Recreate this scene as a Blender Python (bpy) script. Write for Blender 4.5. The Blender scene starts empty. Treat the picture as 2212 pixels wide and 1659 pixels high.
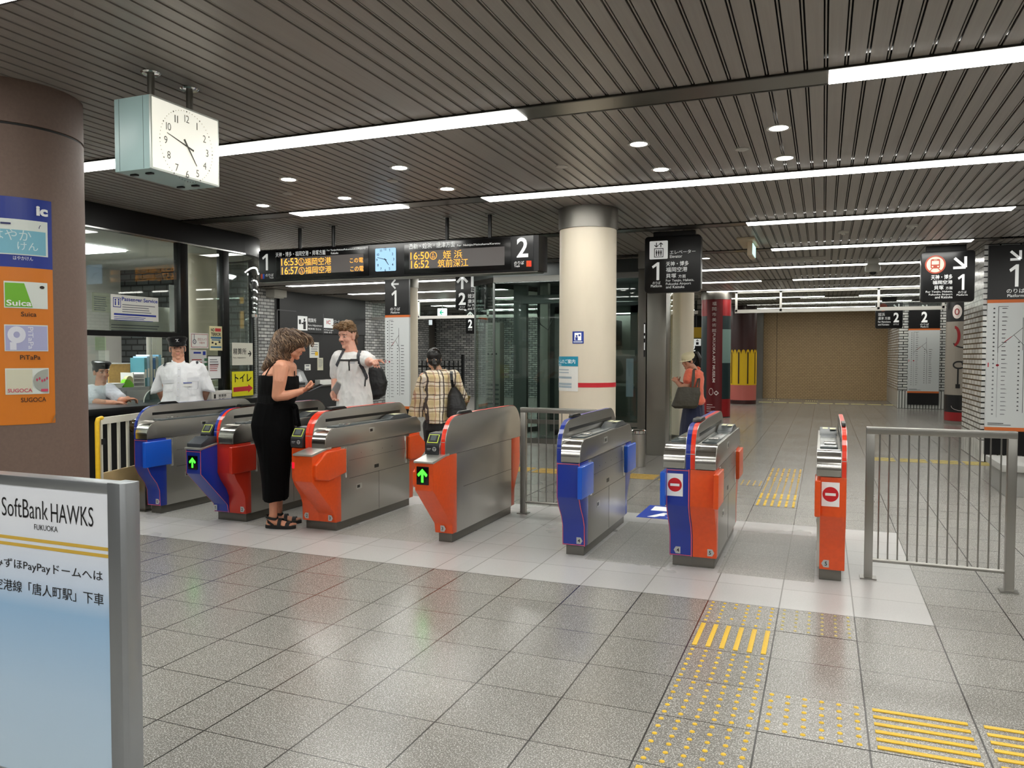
import bpy, bmesh, math, random
from math import sin, cos, pi, radians, sqrt, atan2
from mathutils import Vector, Matrix, Euler, noise as mnoise
random.seed(7)
SC = bpy.context.scene
COL = SC.collection
# ------------------------------------------------------------------ camera
FPX, YAW, PITCH, ROLL, CAMH = 1686.098, 0.379688, -0.0359849, 0.0016006, 1.46
_W = Vector((-sin(YAW)*cos(PITCH), cos(YAW)*cos(PITCH), sin(PITCH)))
_r = Vector((cos(YAW), sin(YAW), 0)); _u = _r.cross(_W)
_R = _r*cos(ROLL) + _u*sin(ROLL); _U = -_r*sin(ROLL) + _u*cos(ROLL)
CAM = Vector((0, 0, CAMH))
def ray(x, y): return _W + _R*((x-1106)/FPX) - _U*((y-829.5)/FPX)
def atY(x, y, Y):            # photo point on the plane y = Y
    d = ray(x, y); return CAM + d*(Y/d.y)
def atX(x, y, X):
    d = ray(x, y); return CAM + d*(X/d.x)
def atZ(x, y, Z=0.0):
    d = ray(x, y); return CAM + d*((Z-CAMH)/d.z)
cd = bpy.data.cameras.new('camera'); cam = bpy.data.objects.new('camera', cd); COL.objects.link(cam)
cd.sensor_fit = 'HORIZONTAL'; cd.sensor_width = 36.0; cd.lens = FPX/2212*36.0
cd.clip_start = 0.05; cd.clip_end = 200
cam.matrix_world = Matrix(((_R.x, _U.x, -_W.x, 0), (_R.y, _U.y, -_W.y, 0), (_R.z, _U.z, -_W.z, CAMH), (0, 0, 0, 1)))
SC.camera = cam
# ------------------------------------------------------------------ materials
def lin(c):
    return tuple(((v/255)/12.92 if v/255 <= .04045 else (((v/255)+.055)/1.055)**2.4) for v in c) + (1.0,)
MATS = {}
def mat(name, rgb, rough=.5, metal=0.0, spec=.5, noise=None, bump=None, emit=None, coat=0.0, alpha=None, sheen=0.0, sss=0.0, stretch=None):
    if name in MATS: return MATS[name]
    m = bpy.data.materials.new(name); m.use_nodes = True; nt = m.node_tree; N = nt.nodes; L = nt.links
    b = N['Principled BSDF']; b.inputs['Base Color'].default_value = lin(rgb)
    b.inputs['Roughness'].default_value = rough; b.inputs['Metallic'].default_value = metal
    b.inputs['Specular IOR Level'].default_value = spec; b.inputs['Coat Weight'].default_value = coat
    if sheen: b.inputs['Sheen Weight'].default_value = sheen
    if sss:
        b.inputs['Subsurface Weight'].default_value = sss; b.inputs['Subsurface Radius'].default_value = (.010, .004, .002)
    if noise or bump:
        tc = N.new('ShaderNodeTexCoord'); mp = N.new('ShaderNodeMapping'); L.new(tc.outputs['Object'], mp.inputs[0])
        if stretch: mp.inputs['Scale'].default_value = stretch
    if noise:       # (scale, amount)
        t = N.new('ShaderNodeTexNoise'); t.inputs['Scale'].default_value = noise[0]; t.inputs['Detail'].default_value = 4
        L.new(mp.outputs[0], t.inputs['Vector'])
        r = N.new('ShaderNodeMapRange'); r.inputs[1].default_value = .3; r.inputs[2].default_value = .7
        r.inputs[3].default_value = 1-noise[1]; r.inputs[4].default_value = 1+noise[1]; L.new(t.outputs[0], r.inputs[0])
        x = N.new('ShaderNodeVectorMath'); x.operation = 'SCALE'; x.inputs[0].default_value = lin(rgb)[:3]
        L.new(r.outputs[0], x.inputs['Scale']); L.new(x.outputs[0], b.inputs['Base Color'])
        if metal > .5 or len(noise) > 2:
            r2 = N.new('ShaderNodeMapRange'); r2.inputs[1].default_value = .3; r2.inputs[2].default_value = .7
            r2.inputs[3].default_value = max(.02, rough-.06); r2.inputs[4].default_value = rough+.08
            L.new(t.outputs[0], r2.inputs[0]); L.new(r2.outputs[0], b.inputs['Roughness'])
    if bump:        # (scale, strength)
        t = N.new('ShaderNodeTexNoise'); t.inputs['Scale'].default_value = bump[0]; t.inputs['Detail'].default_value = 3
        L.new(mp.outputs[0], t.inputs['Vector'])
        bp = N.new('ShaderNodeBump'); bp.inputs['Strength'].default_value = bump[1]; bp.inputs['Distance'].default_value = .01
        L.new(t.outputs[0], bp.inputs['Height']); L.new(bp.outputs[0], b.inputs['Normal'])
    if emit:
        b.inputs['Emission Color'].default_value = lin(emit[0]); b.inputs['Emission Strength'].default_value = emit[1]
    MATS[name] = m; return m
def glassmat(name, tint, refl_rough=.02, base=.04):
    if name in MATS: return MATS[name]
    m = bpy.data.materials.new(name); m.use_nodes = True; nt = m.node_tree; N = nt.nodes; L = nt.links; N.clear()
    o = N.new('ShaderNodeOutputMaterial'); mx = N.new('ShaderNodeMixShader'); t = N.new('ShaderNodeBsdfTransparent'); g = N.new('ShaderNodeBsdfGlossy')
    t.inputs[0].default_value = lin(tint); g.inputs['Roughness'].default_value = refl_rough; g.inputs[0].default_value = (1, 1, 1, 1)
    lw = N.new('ShaderNodeLayerWeight'); lw.inputs[0].default_value = .5
    a = M_(nt, 'ADD', M_(nt, 'MULTIPLY', M_(nt, 'POWER', lw.outputs['Facing'], 4.0), .9), base)
    L.new(a, mx.inputs[0]); L.new(t.outputs[0], mx.inputs[1]); L.new(g.outputs[0], mx.inputs[2]); L.new(mx.outputs[0], o.inputs[0])
    MATS[name] = m; return m
def emis(name, rgb, s):
    if name in MATS: return MATS[name]
    m = bpy.data.materials.new(name); m.use_nodes = True; nt = m.node_tree; N = nt.nodes; N.clear()
    o = N.new('ShaderNodeOutputMaterial'); e = N.new('ShaderNodeEmission'); e.inputs[0].default_value = lin(rgb); e.inputs[1].default_value = s
    nt.links.new(e.outputs[0], o.inputs[0]); MATS[name] = m; return m
def M_(nt, op, a, b=None, c=None):
    n = nt.nodes.new('ShaderNodeMath'); n.operation = op
    for i, v in enumerate((a, b, c)):
        if v is None: continue
        if isinstance(v, (int, float)): n.inputs[i].default_value = v
        else: nt.links.new(v, n.inputs[i])
    return n.outputs[0]
def mixc(nt, f, a, b):
    n = nt.nodes.new('ShaderNodeMix'); n.data_type = 'RGBA'
    for s, v in ((n.inputs[0], f), (n.inputs[6], a), (n.inputs[7], b)):
        if isinstance(v, (int, float, tuple)): s.default_value = v
        else: nt.links.new(v, s)
    return n.outputs[2]
# ------------------------------------------------------------------ mesh builder
TXT = {}
def text_geo(body, bold):
    k = (body, bold)
    if k in TXT: return TXT[k]
    if body == '1':
        vs = [Vector(q) for q in ((.30, 0, 0), (.48, 0, 0), (.48, 1, 0), (.34, 1, 0), (0, .78, 0), (.07, .66, 0), (.30, .80, 0))]
        TXT[k] = (vs, [(0, 1, 2, 6), (2, 3, 6), (3, 4, 5, 6)], 0, .48, 0, 1); return TXT[k]
    cu = bpy.data.curves.new('txt', 'FONT'); cu.body = body; cu.size = 1; cu.offset = bold; cu.resolution_u = 3; cu.space_line = .95
    o = bpy.data.objects.new('txt', cu); COL.objects.link(o)
    me = bpy.data.meshes.new_from_object(o.evaluated_get(bpy.context.evaluated_depsgraph_get()))
    vs = [v.co.copy() for v in me.vertices]; fs = [tuple(p.vertices) for p in me.polygons]
    bpy.data.objects.remove(o); bpy.data.meshes.remove(me); bpy.data.curves.remove(cu)
    xs = [v.x for v in vs] or [0, 1]; ys = [v.y for v in vs] or [0, 1]
    TXT[k] = (vs, fs, min(xs), max(xs), min(ys), max(ys)); return TXT[k]
class MB:
    def __init__(s): s.v = []; s.f = []; s.mi = []; s.m = 0
    def add(s, vs, fs):
        o = len(s.v); s.v += [Vector(v) for v in vs]
        for f in fs: s.f.append(tuple(i+o for i in f)); s.mi.append(s.m)
        return s
    def use(s, i): s.m = i; return s
    def box(s, x0, x1, y0, y1, z0, z1, M=None):
        if x0 > x1: x0, x1 = x1, x0
        if y0 > y1: y0, y1 = y1, y0
        if z0 > z1: z0, z1 = z1, z0
        vs = [Vector(p) for p in ((x0,y0,z0),(x1,y0,z0),(x1,y1,z0),(x0,y1,z0),(x0,y0,z1),(x1,y0,z1),(x1,y1,z1),(x0,y1,z1))]
        if M: vs = [M @ v for v in vs]
        return s.add(vs, [(0,3,2,1),(4,5,6,7),(0,1,5,4),(1,2,6,5),(2,3,7,6),(3,0,4,7)])
    def quad(s, *p): return s.add(p, [tuple(range(len(p)))])
    def prism(s, poly, axis, a, b):          # poly in the two other axes (x: y,z | y: x,z | z: x,y)
        def P(p, t): return {'x': (t, p[0], p[1]), 'y': (p[0], t, p[1]), 'z': (p[0], p[1], t)}[axis]
        n = len(poly); vs = [P(p, a) for p in poly] + [P(p, b) for p in poly]
        fs = [tuple(range(n)), tuple(range(2*n-1, n-1, -1))] + [(i, n+i, n+(i+1) % n, (i+1) % n) for i in range(n)]
        return s.add(vs, fs)
    def cyl(s, p0, p1, r0, r1=None, n=20, caps=True):
        p0, p1 = Vector(p0), Vector(p1); r1 = r0 if r1 is None else r1
        d = (p1-p0).normalized(); a = d.orthogonal().normalized(); b = d.cross(a)
        vs = [p0+(a*cos(2*pi*i/n)+b*sin(2*pi*i/n))*r0 for i in range(n)] + [p1+(a*cos(2*pi*i/n)+b*sin(2*pi*i/n))*r1 for i in range(n)]
        fs = [(i, (i+1) % n, n+(i+1) % n, n+i) for i in range(n)]
        if caps: fs += [tuple(range(n-1, -1, -1)), tuple(range(n, 2*n))]
        return s.add(vs, fs)
    def lathe(s, prof, c=(0, 0, 0), n=32, a0=0, a1=2*pi):        # prof (r,z)
        full = abs(a1-a0-2*pi) < 1e-6; k = n if full else n+1; vs = []
        for r, z in prof:
            for i in range(k):
                t = a0+(a1-a0)*i/n; vs.append((c[0]+r*cos(t), c[1]+r*sin(t), c[2]+z))
        fs = []
        for j in range(len(prof)-1):
            for i in range(n):
                i2 = (i+1) % k
                fs.append((j*k+i, j*k+i2, (j+1)*k+i2, (j+1)*k+i))
        return s.add(vs, fs)
    def sphere(s, c, r, n=16, m=10, R=None):
        c = Vector(c); r = (r, r, r) if isinstance(r, (int, float)) else r
        vs = [Vector((0, 0, -r[2]))]
        for j in range(1, m):
            t = -pi/2+pi*j/m
            for i in range(n): vs.append(Vector((r[0]*cos(t)*cos(2*pi*i/n), r[1]*cos(t)*sin(2*pi*i/n), r[2]*sin(t))))
        vs.append(Vector((0, 0, r[2])))
        fs = [(0, 1+(i+1) % n, 1+i) for i in range(n)]
        for j in range(m-2):
            for i in range(n): fs.append((1+j*n+i, 1+j*n+(i+1) % n, 1+(j+1)*n+(i+1) % n, 1+(j+1)*n+i))
        l = len(vs)-1; fs += [(l, 1+(m-2)*n+i, 1+(m-2)*n+(i+1) % n) for i in range(n)]
        if R: vs = [R @ v for v in vs]
        return s.add([v+c for v in vs], fs)
    def tube(s, path, r, n=8, caps=True):
        path = [Vector(p) for p in path]; k = len(path); rr = r if isinstance(r, (list, tuple)) else [r]*k
        vs = []; a = None
        for i, p in enumerate(path):
            d = (path[min(i+1, k-1)]-path[max(i-1, 0)]).normalized()
            if a is None: a = d.orthogonal().normalized()
            a = (a-d*a.dot(d)).normalized() if (a-d*a.dot(d)).length > 1e-6 else d.orthogonal().normalized()
            b = d.cross(a)
            vs += [p+(a*cos(2*pi*j/n)+b*sin(2*pi*j/n))*rr[i] for j in range(n)]
        fs = [(i*n+j, i*n+(j+1) % n, (i+1)*n+(j+1) % n, (i+1)*n+j) for i in range(k-1) for j in range(n)]
        if caps: fs += [tuple(range(n-1, -1, -1)), tuple(range((k-1)*n, k*n))]
        return s.add(vs, fs)
    def ribbon(s, path, wid, up, th=.002):    # flat strap: path, width vectors
        path = [Vector(p) for p in path]; vs = []
        for i, p in enumerate(path):
            w = Vector(wid[i] if isinstance(wid, list) else wid); u = Vector(up[i] if isinstance(up, list) else up)*th
            vs += [p-w/2-u, p+w/2-u, p+w/2+u, p-w/2+u]
        fs = []
        for i in range(len(path)-1):
            for j in range(4): fs.append((i*4+j, i*4+(j+1) % 4, i*4+4+(j+1) % 4, i*4+4+j))
        k = (len(path)-1)*4; fs += [(3, 2, 1, 0), (k, k+1, k+2, k+3)]
        return s.add(vs, fs)
    def text(s, body, O, R, U, w=None, h=None, bold=0.0, fn=None):   # bounding box w x h, bottom-left corner at O
        vs, fs, a, b, c, d = text_geo(body, bold); O, R, U = Vector(O), Vector(R), Vector(U)
        if w is None: w = h*(b-a)/(d-c)
        if h is None: h = w*(d-c)/(b-a)
        pts = [((v.x-a)/(b-a)*w, (v.y-c)/(d-c)*h) for v in vs]
        return s.add([(fn(x, y) if fn else O+R*x+U*y) for x, y in pts], fs)
    def poly(s, pts2, O, R, U, th=0):         # flat polygon (u,v) in a plane
        O, R, U = Vector(O), Vector(R), Vector(U); return s.add([O+R*p[0]+U*p[1] for p in pts2], [tuple(range(len(pts2)))])
    def disc(s, O, R, U, r, n=28, r_in=0.0):
        O, R, U = Vector(O), Vector(R), Vector(U)
        o = [O+(R*cos(2*pi*i/n)+U*sin(2*pi*i/n))*r for i in range(n)]
        if not r_in: return s.add(o, [tuple(range(n))])
        q = [O+(R*cos(2*pi*i/n)+U*sin(2*pi*i/n))*r_in for i in range(n)]
        return s.add(o+q, [(i, (i+1) % n, n+(i+1) % n, n+i) for i in range(n)])
# ------------------------------------------------------------------ objects
def rootloc(o):
    while o.parent: o = o.parent
    return o.location
def setp(o, label=None, cat=None, group=None, kind=None):
    if label: o['label'] = label
    if cat: o['category'] = cat
    if group: o['group'] = group
    if kind: o['kind'] = kind
    return o
def thing(name, label, cat, loc=(0, 0, 0), group=None):
    o = bpy.data.objects.new(name, None); COL.objects.link(o); o.location = loc; o.empty_display_size = .1
    return setp(o, label, cat, group)
def obj(name, mb, mats, parent=None, smooth=False, bevel=0.0, label=None, cat=None, group=None, kind=None, loc=None, ang=35, seg=2):
    me = bpy.data.meshes.new(name)
    off = Vector(rootloc(parent)) if parent else Vector(loc or (0, 0, 0))
    me.from_pydata([v-off for v in mb.v], [], mb.f)
    for m in (mats if isinstance(mats, (list, tuple)) else [mats]): me.materials.append(m)
    me.polygons.foreach_set('material_index', mb.mi)
    bm = bmesh.new(); bm.from_mesh(me)
    if bevel:
        ed = [e for e in bm.edges if len(e.link_faces) == 2 and e.calc_face_angle(0) > radians(25)]
        bmesh.ops.bevel(bm, geom=ed, offset=bevel, segments=seg, affect='EDGES', profile=.6, clamp_overlap=True)
    bmesh.ops.recalc_face_normals(bm, faces=bm.faces); bm.to_mesh(me); bm.free()
    if smooth or bevel:
        me.polygons.foreach_set('use_smooth', [True]*len(me.polygons)); me.set_sharp_from_angle(angle=radians(ang))
    o = bpy.data.objects.new(name, me); COL.objects.link(o)
    if parent: o.parent = parent
    else: o.location = off
    return setp(o, label, cat, group, kind)
def struct(name, mb, mats, parent=None, label=None, **k):
    return obj(name, mb, mats, parent, kind='structure', label=label, **k)
X, Y, Z = Vector((1, 0, 0)), Vector((0, 1, 0)), Vector((0, 0, 1))
# common materials
STEEL = mat('brushed_steel', (192, 190, 185), .30, 1.0)
STEELD = mat('dark_steel', (122, 120, 114), .36, 1.0)
CHROME = mat('bright_chrome', (225, 225, 222), .12, 1.0)
BLACK = mat('black_paint', (14, 14, 15), .35)
BLACKM = mat('black_matte', (20, 20, 21), .6)
WHITE = mat('white_print', (235, 236, 236), .45)
GREY = mat('grey_print', (120, 122, 125), .5)
ORANGE = mat('orange_red_paint', (222, 80, 22), .32, noise=(40, .05), coat=.2)
REDOR = mat('scarlet_trim', (240, 60, 32), .3, coat=.3)
BLUE = mat('deep_blue_paint', (22, 50, 150), .3, coat=.25)
BLUEF = mat('bright_blue_panel', (22, 90, 205), .3, coat=.3)
REDF = mat('red_panel', (188, 42, 20), .35, coat=.2)
YELLOW = mat('yellow_paint', (236, 190, 30), .45, noise=(30, .06))
AMBER = emis('amber_led', (255, 172, 66), .72)
PAPER = mat('white_paper', (226, 226, 220), .6)
BEIGE = mat('beige_stone', (218, 207, 186), .42, noise=(3.5, .05), stretch=(1, 1, .25))
# ================================================================== the setting
OX, OY, T = -2.45967, 4.7318, .4
def floormat(name, base, speck, amt, rough, joint=(40, 38, 35)):
    m = bpy.data.materials.new(name); m.use_nodes = True; nt = m.node_tree; N = nt.nodes; L = nt.links; b = N['Principled BSDF']
    g = N.new('ShaderNodeNewGeometry'); sp = N.new('ShaderNodeSeparateXYZ'); L.new(g.outputs['Position'], sp.inputs[0])
    x = M_(nt, 'SUBTRACT', sp.outputs[0], OX); y = M_(nt, 'SUBTRACT', sp.outputs[1], OY)
    x = M_(nt, 'SUBTRACT', x, M_(nt, 'MULTIPLY', M_(nt, 'GREATER_THAN', x, .12), .24))
    dx = M_(nt, 'ABSOLUTE', M_(nt, 'SUBTRACT', M_(nt, 'FLOORED_MODULO', M_(nt, 'ADD', x, T/2), T), T/2))
    dy = M_(nt, 'ABSOLUTE', M_(nt, 'SUBTRACT', M_(nt, 'FLOORED_MODULO', M_(nt, 'ADD', y, T/2), T), T/2))
    j = M_(nt, 'MAXIMUM', M_(nt, 'LESS_THAN', dx, .0036), M_(nt, 'LESS_THAN', dy, .0024))
    cb = N.new('ShaderNodeCombineXYZ'); L.new(M_(nt, 'FLOOR', M_(nt, 'DIVIDE', x, T)), cb.inputs[0]); L.new(M_(nt, 'FLOOR', M_(nt, 'DIVIDE', y, T)), cb.inputs[1])
    wn = N.new('ShaderNodeTexWhiteNoise'); wn.noise_dimensions = '2D'; L.new(cb.outputs[0], wn.inputs['Vector'])
    t = N.new('ShaderNodeTexNoise'); t.inputs['Scale'].default_value = 190; t.inputs['Detail'].default_value = 3; t.inputs['Roughness'].default_value = .65; L.new(g.outputs['Position'], t.inputs['Vector'])
    v = N.new('ShaderNodeTexVoronoi'); v.inputs['Scale'].default_value = 110; L.new(g.outputs['Position'], v.inputs['Vector'])
    r = N.new('ShaderNodeMapRange'); r.inputs[1].default_value = .53; r.inputs[2].default_value = .63; L.new(t.outputs[0], r.inputs[0])
    r2 = N.new('ShaderNodeMapRange'); r2.inputs[1].default_value = .32; r2.inputs[2].default_value = .18; L.new(v.outputs['Distance'], r2.inputs[0])
    f = M_(nt, 'MULTIPLY', M_(nt, 'MAXIMUM', r.outputs[0], M_(nt, 'MULTIPLY', r2.outputs[0], .6)), amt)
    c = mixc(nt, f, lin(base), lin(speck))
    dirt = N.new('ShaderNodeTexNoise'); dirt.inputs['Scale'].default_value = 1.3; dirt.inputs['Detail'].default_value = 4; L.new(g.outputs['Position'], dirt.inputs['Vector'])
    k = M_(nt, 'ADD', M_(nt, 'MULTIPLY', wn.outputs['Value'], .10), M_(nt, 'ADD', M_(nt, 'MULTIPLY', dirt.outputs[0], .12), .87))
    vm = N.new('ShaderNodeVectorMath'); vm.operation = 'SCALE'; L.new(c, vm.inputs[0]); L.new(k, vm.inputs['Scale'])
    L.new(mixc(nt, j, vm.outputs[0], lin(joint)), b.inputs['Base Color'])
    L.new(M_(nt, 'ADD', M_(nt, 'MULTIPLY', dirt.outputs[0], .06), rough-.03), b.inputs['Roughness'])
    return m
FLOOR = floormat('terrazzo_floor', (122, 119, 113), (232, 230, 223), .80, .22)
FLOORW = floormat('white_floor_tile', (188, 187, 185), (206, 205, 203), .6, .28, (120, 118, 114))
FLOORM = floormat('granite_lane_floor', (160, 159, 154), (226, 225, 218), .75, .42, (150, 148, 142))
mb = MB().quad((-18, -9, 0), (12, -9, 0), (12, 31, 0), (-18, 31, 0))
struct('floor', mb, FLOOR, label='grey speckled tile floor')
XW = OX+.24+2.8
mb = MB().box(-6.72, XW, OY, 7.13, 0, .0012)
struct('floor_white_band', mb, FLOORW, label='band of white floor tiles under the ticket gates')
for i, (a, b) in enumerate(((-5.62, -5.03), (-4.65, -4.08), (-3.71, -2.82), (-1.575, -.995), (-.645, -.035))):
    struct('floor_lane_panel', MB().box(a, b, 5.36, 6.74, .0012, .0022), FLOORM)
# ceiling: metal boards along y, 100 mm pitch, with slots
CEIL = mat('ceiling_metal', (152, 146, 140), .42, .2, noise=(2.5, .06), stretch=(30, .6, 1))
CEILS = mat('ceiling_slot', (10, 9, 8), .7)
HC = 3.0
STRIPS = [-4.93, -2.53, -.13, 2.27, 4.67, 7.05, 9.45, 11.85, 14.25, 16.65, 19.05, 21.45, 23.85, 26.25]
mb = MB(); xs = -17.0
bands = []
ys = [-9.0] + sum([[s-.125, s+.125] for s in STRIPS], []) + [31.0]
bands = [(ys[i], ys[i+1]) for i in range(0, len(ys), 2)]
k = 0; x = xs
while x < 12:
    wide = abs(x+2.5) < .051          # one broad plain board in the run
    w = .178 if wide else .077
    for a, b in bands:
        mb.use(0).box(x, x+w, a, b, HC, HC+.012)
        if not wide or True: mb.use(0).box(x+w+.0075, x+w+.0145, a, b, HC+.004, HC+.02)
    x += .2 if wide else .1
struct('ceiling', mb, [CEIL, CEILS], label='ceiling of brown-grey metal boards')
struct('ceiling_void', MB().box(-18, 12, -9, 31, HC+.06, HC+.12), CEILS)
# light strips: steel trough with lit diffusers and blank covers
STRIPE = emis('fluorescent_diffuser', (255, 254, 248), 7.0); STRIPF = emis('dim_fluorescent_diffuser', (255, 253, 244), 4.4)
TRIMD = mat('strip_edge', (60, 58, 54), .4, .8)
COVER = mat('strip_cover', (110, 105, 98), .28, .9)
LIT = {-4.93: [(-6, 6)], -2.53: [(-7, -1), (0, 6)], -.13: [(-7, -2), (-1.2, 6)], 2.27: [(-9, -4.2), (-3.4, -1.2), (.2, 6)], 4.67: [(-9.5, -1.80), (.0, 6)], 7.05: [(-11.5, -6.9), (-5.35, -4.0), (-3.1, 7)], 9.45: [(-10.5, -4.2), (-.85, 1.8), (3, 8)],
       11.85: [(-10.5, -4.2), (-.72, 1.8)], 14.25: [(-11, -4.6), (-2.15, 2.6)], 16.65: [(-11, -4.8), (-2.6, -1.2), (-.6, 2.9)], 19.05: [(-11.2, -3.6), (-2.6, 3.2)],
       21.45: [(-11.2, -4.5), (-2.4, 0), (.8, 3)], 23.85: [(-11.2, -4), (-1.2, 2.2), (2.5, 3.4)], 26.25: [(-11.2, -4), (-2, 2)]}
XR = {-4.93: 8, -2.53: 8, -.13: 8, 2.27: 8, 4.67: 8, 7.05: 8, 9.45: 8, 11.85: 2.1}
for s in STRIPS:
    xr = XR.get(s, 3.6); xl = -11.4 if s > 12 else -14
    side = {2.27: 'second strip', 4.67: 'nearest strip'}.get(s, '')
    t = thing('ceiling_light_strip', ['ceiling strip light farthest behind the viewer', 'ceiling strip light behind the viewer', 'ceiling strip light straight above the viewer', 'ceiling strip light over the foreground, above the frame', 'broadest ceiling strip light, passing behind the box clock', 'ceiling strip light just before the departure board', 'ceiling strip light behind the departure board, ahead of the elevator sign', 'short ceiling strip light ending above the platform 1 arrow sign', 'ceiling strip light running into the left edge of the round-logo platform 1 sign', 'ceiling strip light meeting the lower part of the round-logo platform 1 sign', 'ceiling strip light directly above the hanging glass barrier rail', 'first ceiling strip light beyond the hanging barrier rail', 'second ceiling strip light beyond the hanging barrier rail', 'last ceiling strip light before the brown tiled shutter wall'][STRIPS.index(s)], 'ceiling light', (0, s, HC), 'ceiling strip lights')
    m = MB().box(xl, xr, s-.125, s-.108, HC-.012, HC+.05).box(xl, xr, s+.108, s+.125, HC-.012, HC+.05)
    obj('edge_trim', m, TRIMD, t)
    cur = xl
    for a, b in LIT[s] + [(xr, xr)]:
        b = min(b, xr)
        if a > cur: obj('blank_cover', MB().box(cur, a, s-.108, s+.108, HC-.010, HC+.03), COVER, t)
        if b > a:
            n = max(1, round((b-a)/1.9)); w = (b-a)/n
            for i in range(n): obj('diffuser', MB().box(a+i*w+.003, a+(i+1)*w-.003, s-.108, s+.108, HC-.016, HC+.02), STRIPE if s < 13 or b < -3 else STRIPF, t, bevel=.004)
        cur = b
# round downlights
DL = emis('downlight_glow', (255, 252, 244), 14.0)
RING = mat('downlight_ring', (200, 198, 192), .3, .6)
for i, (x, y, lab) in enumerate(((-5.37, 6.55, 'farther downlight of the leftmost pair, above the fascia end'), (-4.37, 5.67, 'downlight nearest to the box clock'), (-4.37, 6.53, 'downlight above and left of the blue-lit board clock'), (-3.25, 5.65, 'nearer downlight of the pair over the departure board centre'), (-3.25, 6.52, 'farther downlight of the pair over the departure board centre'),
        (-1.27, 5.66, 'nearer downlight of the pair above the beige pillar'), (-1.27, 6.49, 'farther downlight of the pair above the beige pillar'), (-.305, 5.61, 'nearer downlight of the rightmost pair'), (-.304, 6.47, 'farther downlight of the rightmost pair'),
        (-9.6, 13.2, 'distant downlight over the black fare adjustment wall'), (-9.0, 15.4, 'distant downlight right of the first one over the fare adjustment wall'), (-1.75, 12.6, 'small downlight beside the elevator sign edge'), (-3.6, 16.3, 'downlight seen through the dark gap beside the red pillar'), (-3.4, 12.9, 'downlight glowing inside the glass elevator shaft'))):
    z0 = HC if not i == 13 else 2.74
    t = thing('downlight', lab, 'ceiling light', (x, y, z0), 'round ceiling downlights')
    obj('trim_ring', MB().lathe([(.062, .01), (.062, -.004), (.080, -.006), (.083, .002), (.083, .012)], (x, y, z0), 28), RING, t, smooth=True)
    obj('lamp', MB().lathe([(0.0001, -.001), (.063, -.001), (.063, .01)], (x, y, z0), 24), DL, t)
DET = mat('detector_white', (190, 188, 180), .5)
for x, y, lab in ((-2.0, 6.1, 'small round ceiling speaker plate behind the twin downlights over the pillar'), (-.587, 6.08, 'small round plate between the two rightmost downlight pairs'), (-4.75, 6.15, 'small round plate between the leftmost downlights'), (-3.55, 6.05, 'small round plate right of the blue ceiling glow')):
    t = thing('ceiling_plate', lab, 'ceiling fitting', (x, y, HC), 'round ceiling plates')
    obj('plate', MB().lathe([(.0001, -.012), (.03, -.012), (.05, -.004), (.052, .01)], (x, y, HC), 24), DET, t, smooth=True)
for x, y, lab in ((.203, 10.51, 'smoke detector on the ceiling above the dome camera'), (.94, 10.3, 'flat smoke detector right of the other, near the short strip light')):
    t = thing('smoke_detector', lab, 'smoke detector', (x, y, HC), 'smoke detectors')
    obj('base', MB().lathe([(.0001, -.02), (.06, -.02), (.066, -.008), (.066, .004)], (x, y, HC), 24), DET, t, smooth=True)
    obj('sensor', MB().lathe([(.0001, -.042), (.022, -.042), (.03, -.02)], (x, y, HC), 20), DET, t, smooth=True)
# dome camera
t = thing('dome_camera', 'white dome camera hanging from the ceiling beyond the strip light', 'security camera', (.70, 13.6, HC))
obj('mount', MB().box(.62, .78, 13.52, 13.68, HC-.09, HC), DET, t, bevel=.005)
obj('housing', MB().lathe([(.0001, -.09), (.09, -.09), (.115, -.13), (.115, -.2), (.10, -.21), (.0001, -.21)], (.70, 13.6, HC), 28), DET, t, smooth=True)
obj('lens_dome', MB().sphere((.70, 13.6, HC-.205), .055), BLACK, t, smooth=True)
# ceiling access panels / air grille
for x, y, w, d, lab in ((-.45, 13.2, .9, .5, 'square ceiling air outlet beyond the exit sign'), (-1.25, 13.45, .55, .1, 'slim ceiling outlet beside the square one')):
    t = thing('air_outlet', lab, 'vent', (x, y, HC)); obj('frame', MB().box(x-w/2, x+w/2, y-d/2, y+d/2, HC-.008, HC+.01), CEIL, t)
    obj('louver', MB().box(x-w*.3, x+w*.3, y-d*.3, y+d*.3, HC-.03, HC-.008), DET, t)
# walls enclosing the hall
BR = None
def brickmat(name, c1, c2, mortar, sc, bw=.5, rough=.4, axis='x', rh=.25, ms=.03):
    m = bpy.data.materials.new(name); m.use_nodes = True; nt = m.node_tree; N = nt.nodes; L = nt.links; b = N['Principled BSDF']
    g = N.new('ShaderNodeNewGeometry'); sp = N.new('ShaderNodeSeparateXYZ'); L.new(g.outputs['Position'], sp.inputs[0])
    cb = N.new('ShaderNodeCombineXYZ'); L.new(sp.outputs[0 if axis == 'x' else 1], cb.inputs[0]); L.new(sp.outputs[2], cb.inputs[1])
    if axis == 'xy':
        L.new(M_(nt, 'ADD', sp.outputs[0], sp.outputs[1]), cb.inputs[0])
    t = N.new('ShaderNodeTexBrick'); L.new(cb.outputs[0], t.inputs['Vector'])
    t.inputs['Color1'].default_value = lin(c1); t.inputs['Color2'].default_value = lin(c2); t.inputs['Mortar'].default_value = lin(mortar)
    t.inputs['Scale'].default_value = sc; t.inputs['Brick Width'].default_value = bw; t.inputs['Row Height'].default_value = rh; t.inputs['Mortar Size'].default_value = ms; t.inputs['Mortar Smooth'].default_value = .05
    L.new(t.outputs['Color'], b.inputs['Base Color']); b.inputs['Roughness'].default_value = rough
    return m
BRICKG = brickmat('grey_glazed_brick', (196, 196, 193), (138, 139, 140), (22, 22, 22), 1, .22, .3, 'x', .075, .009)
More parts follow.
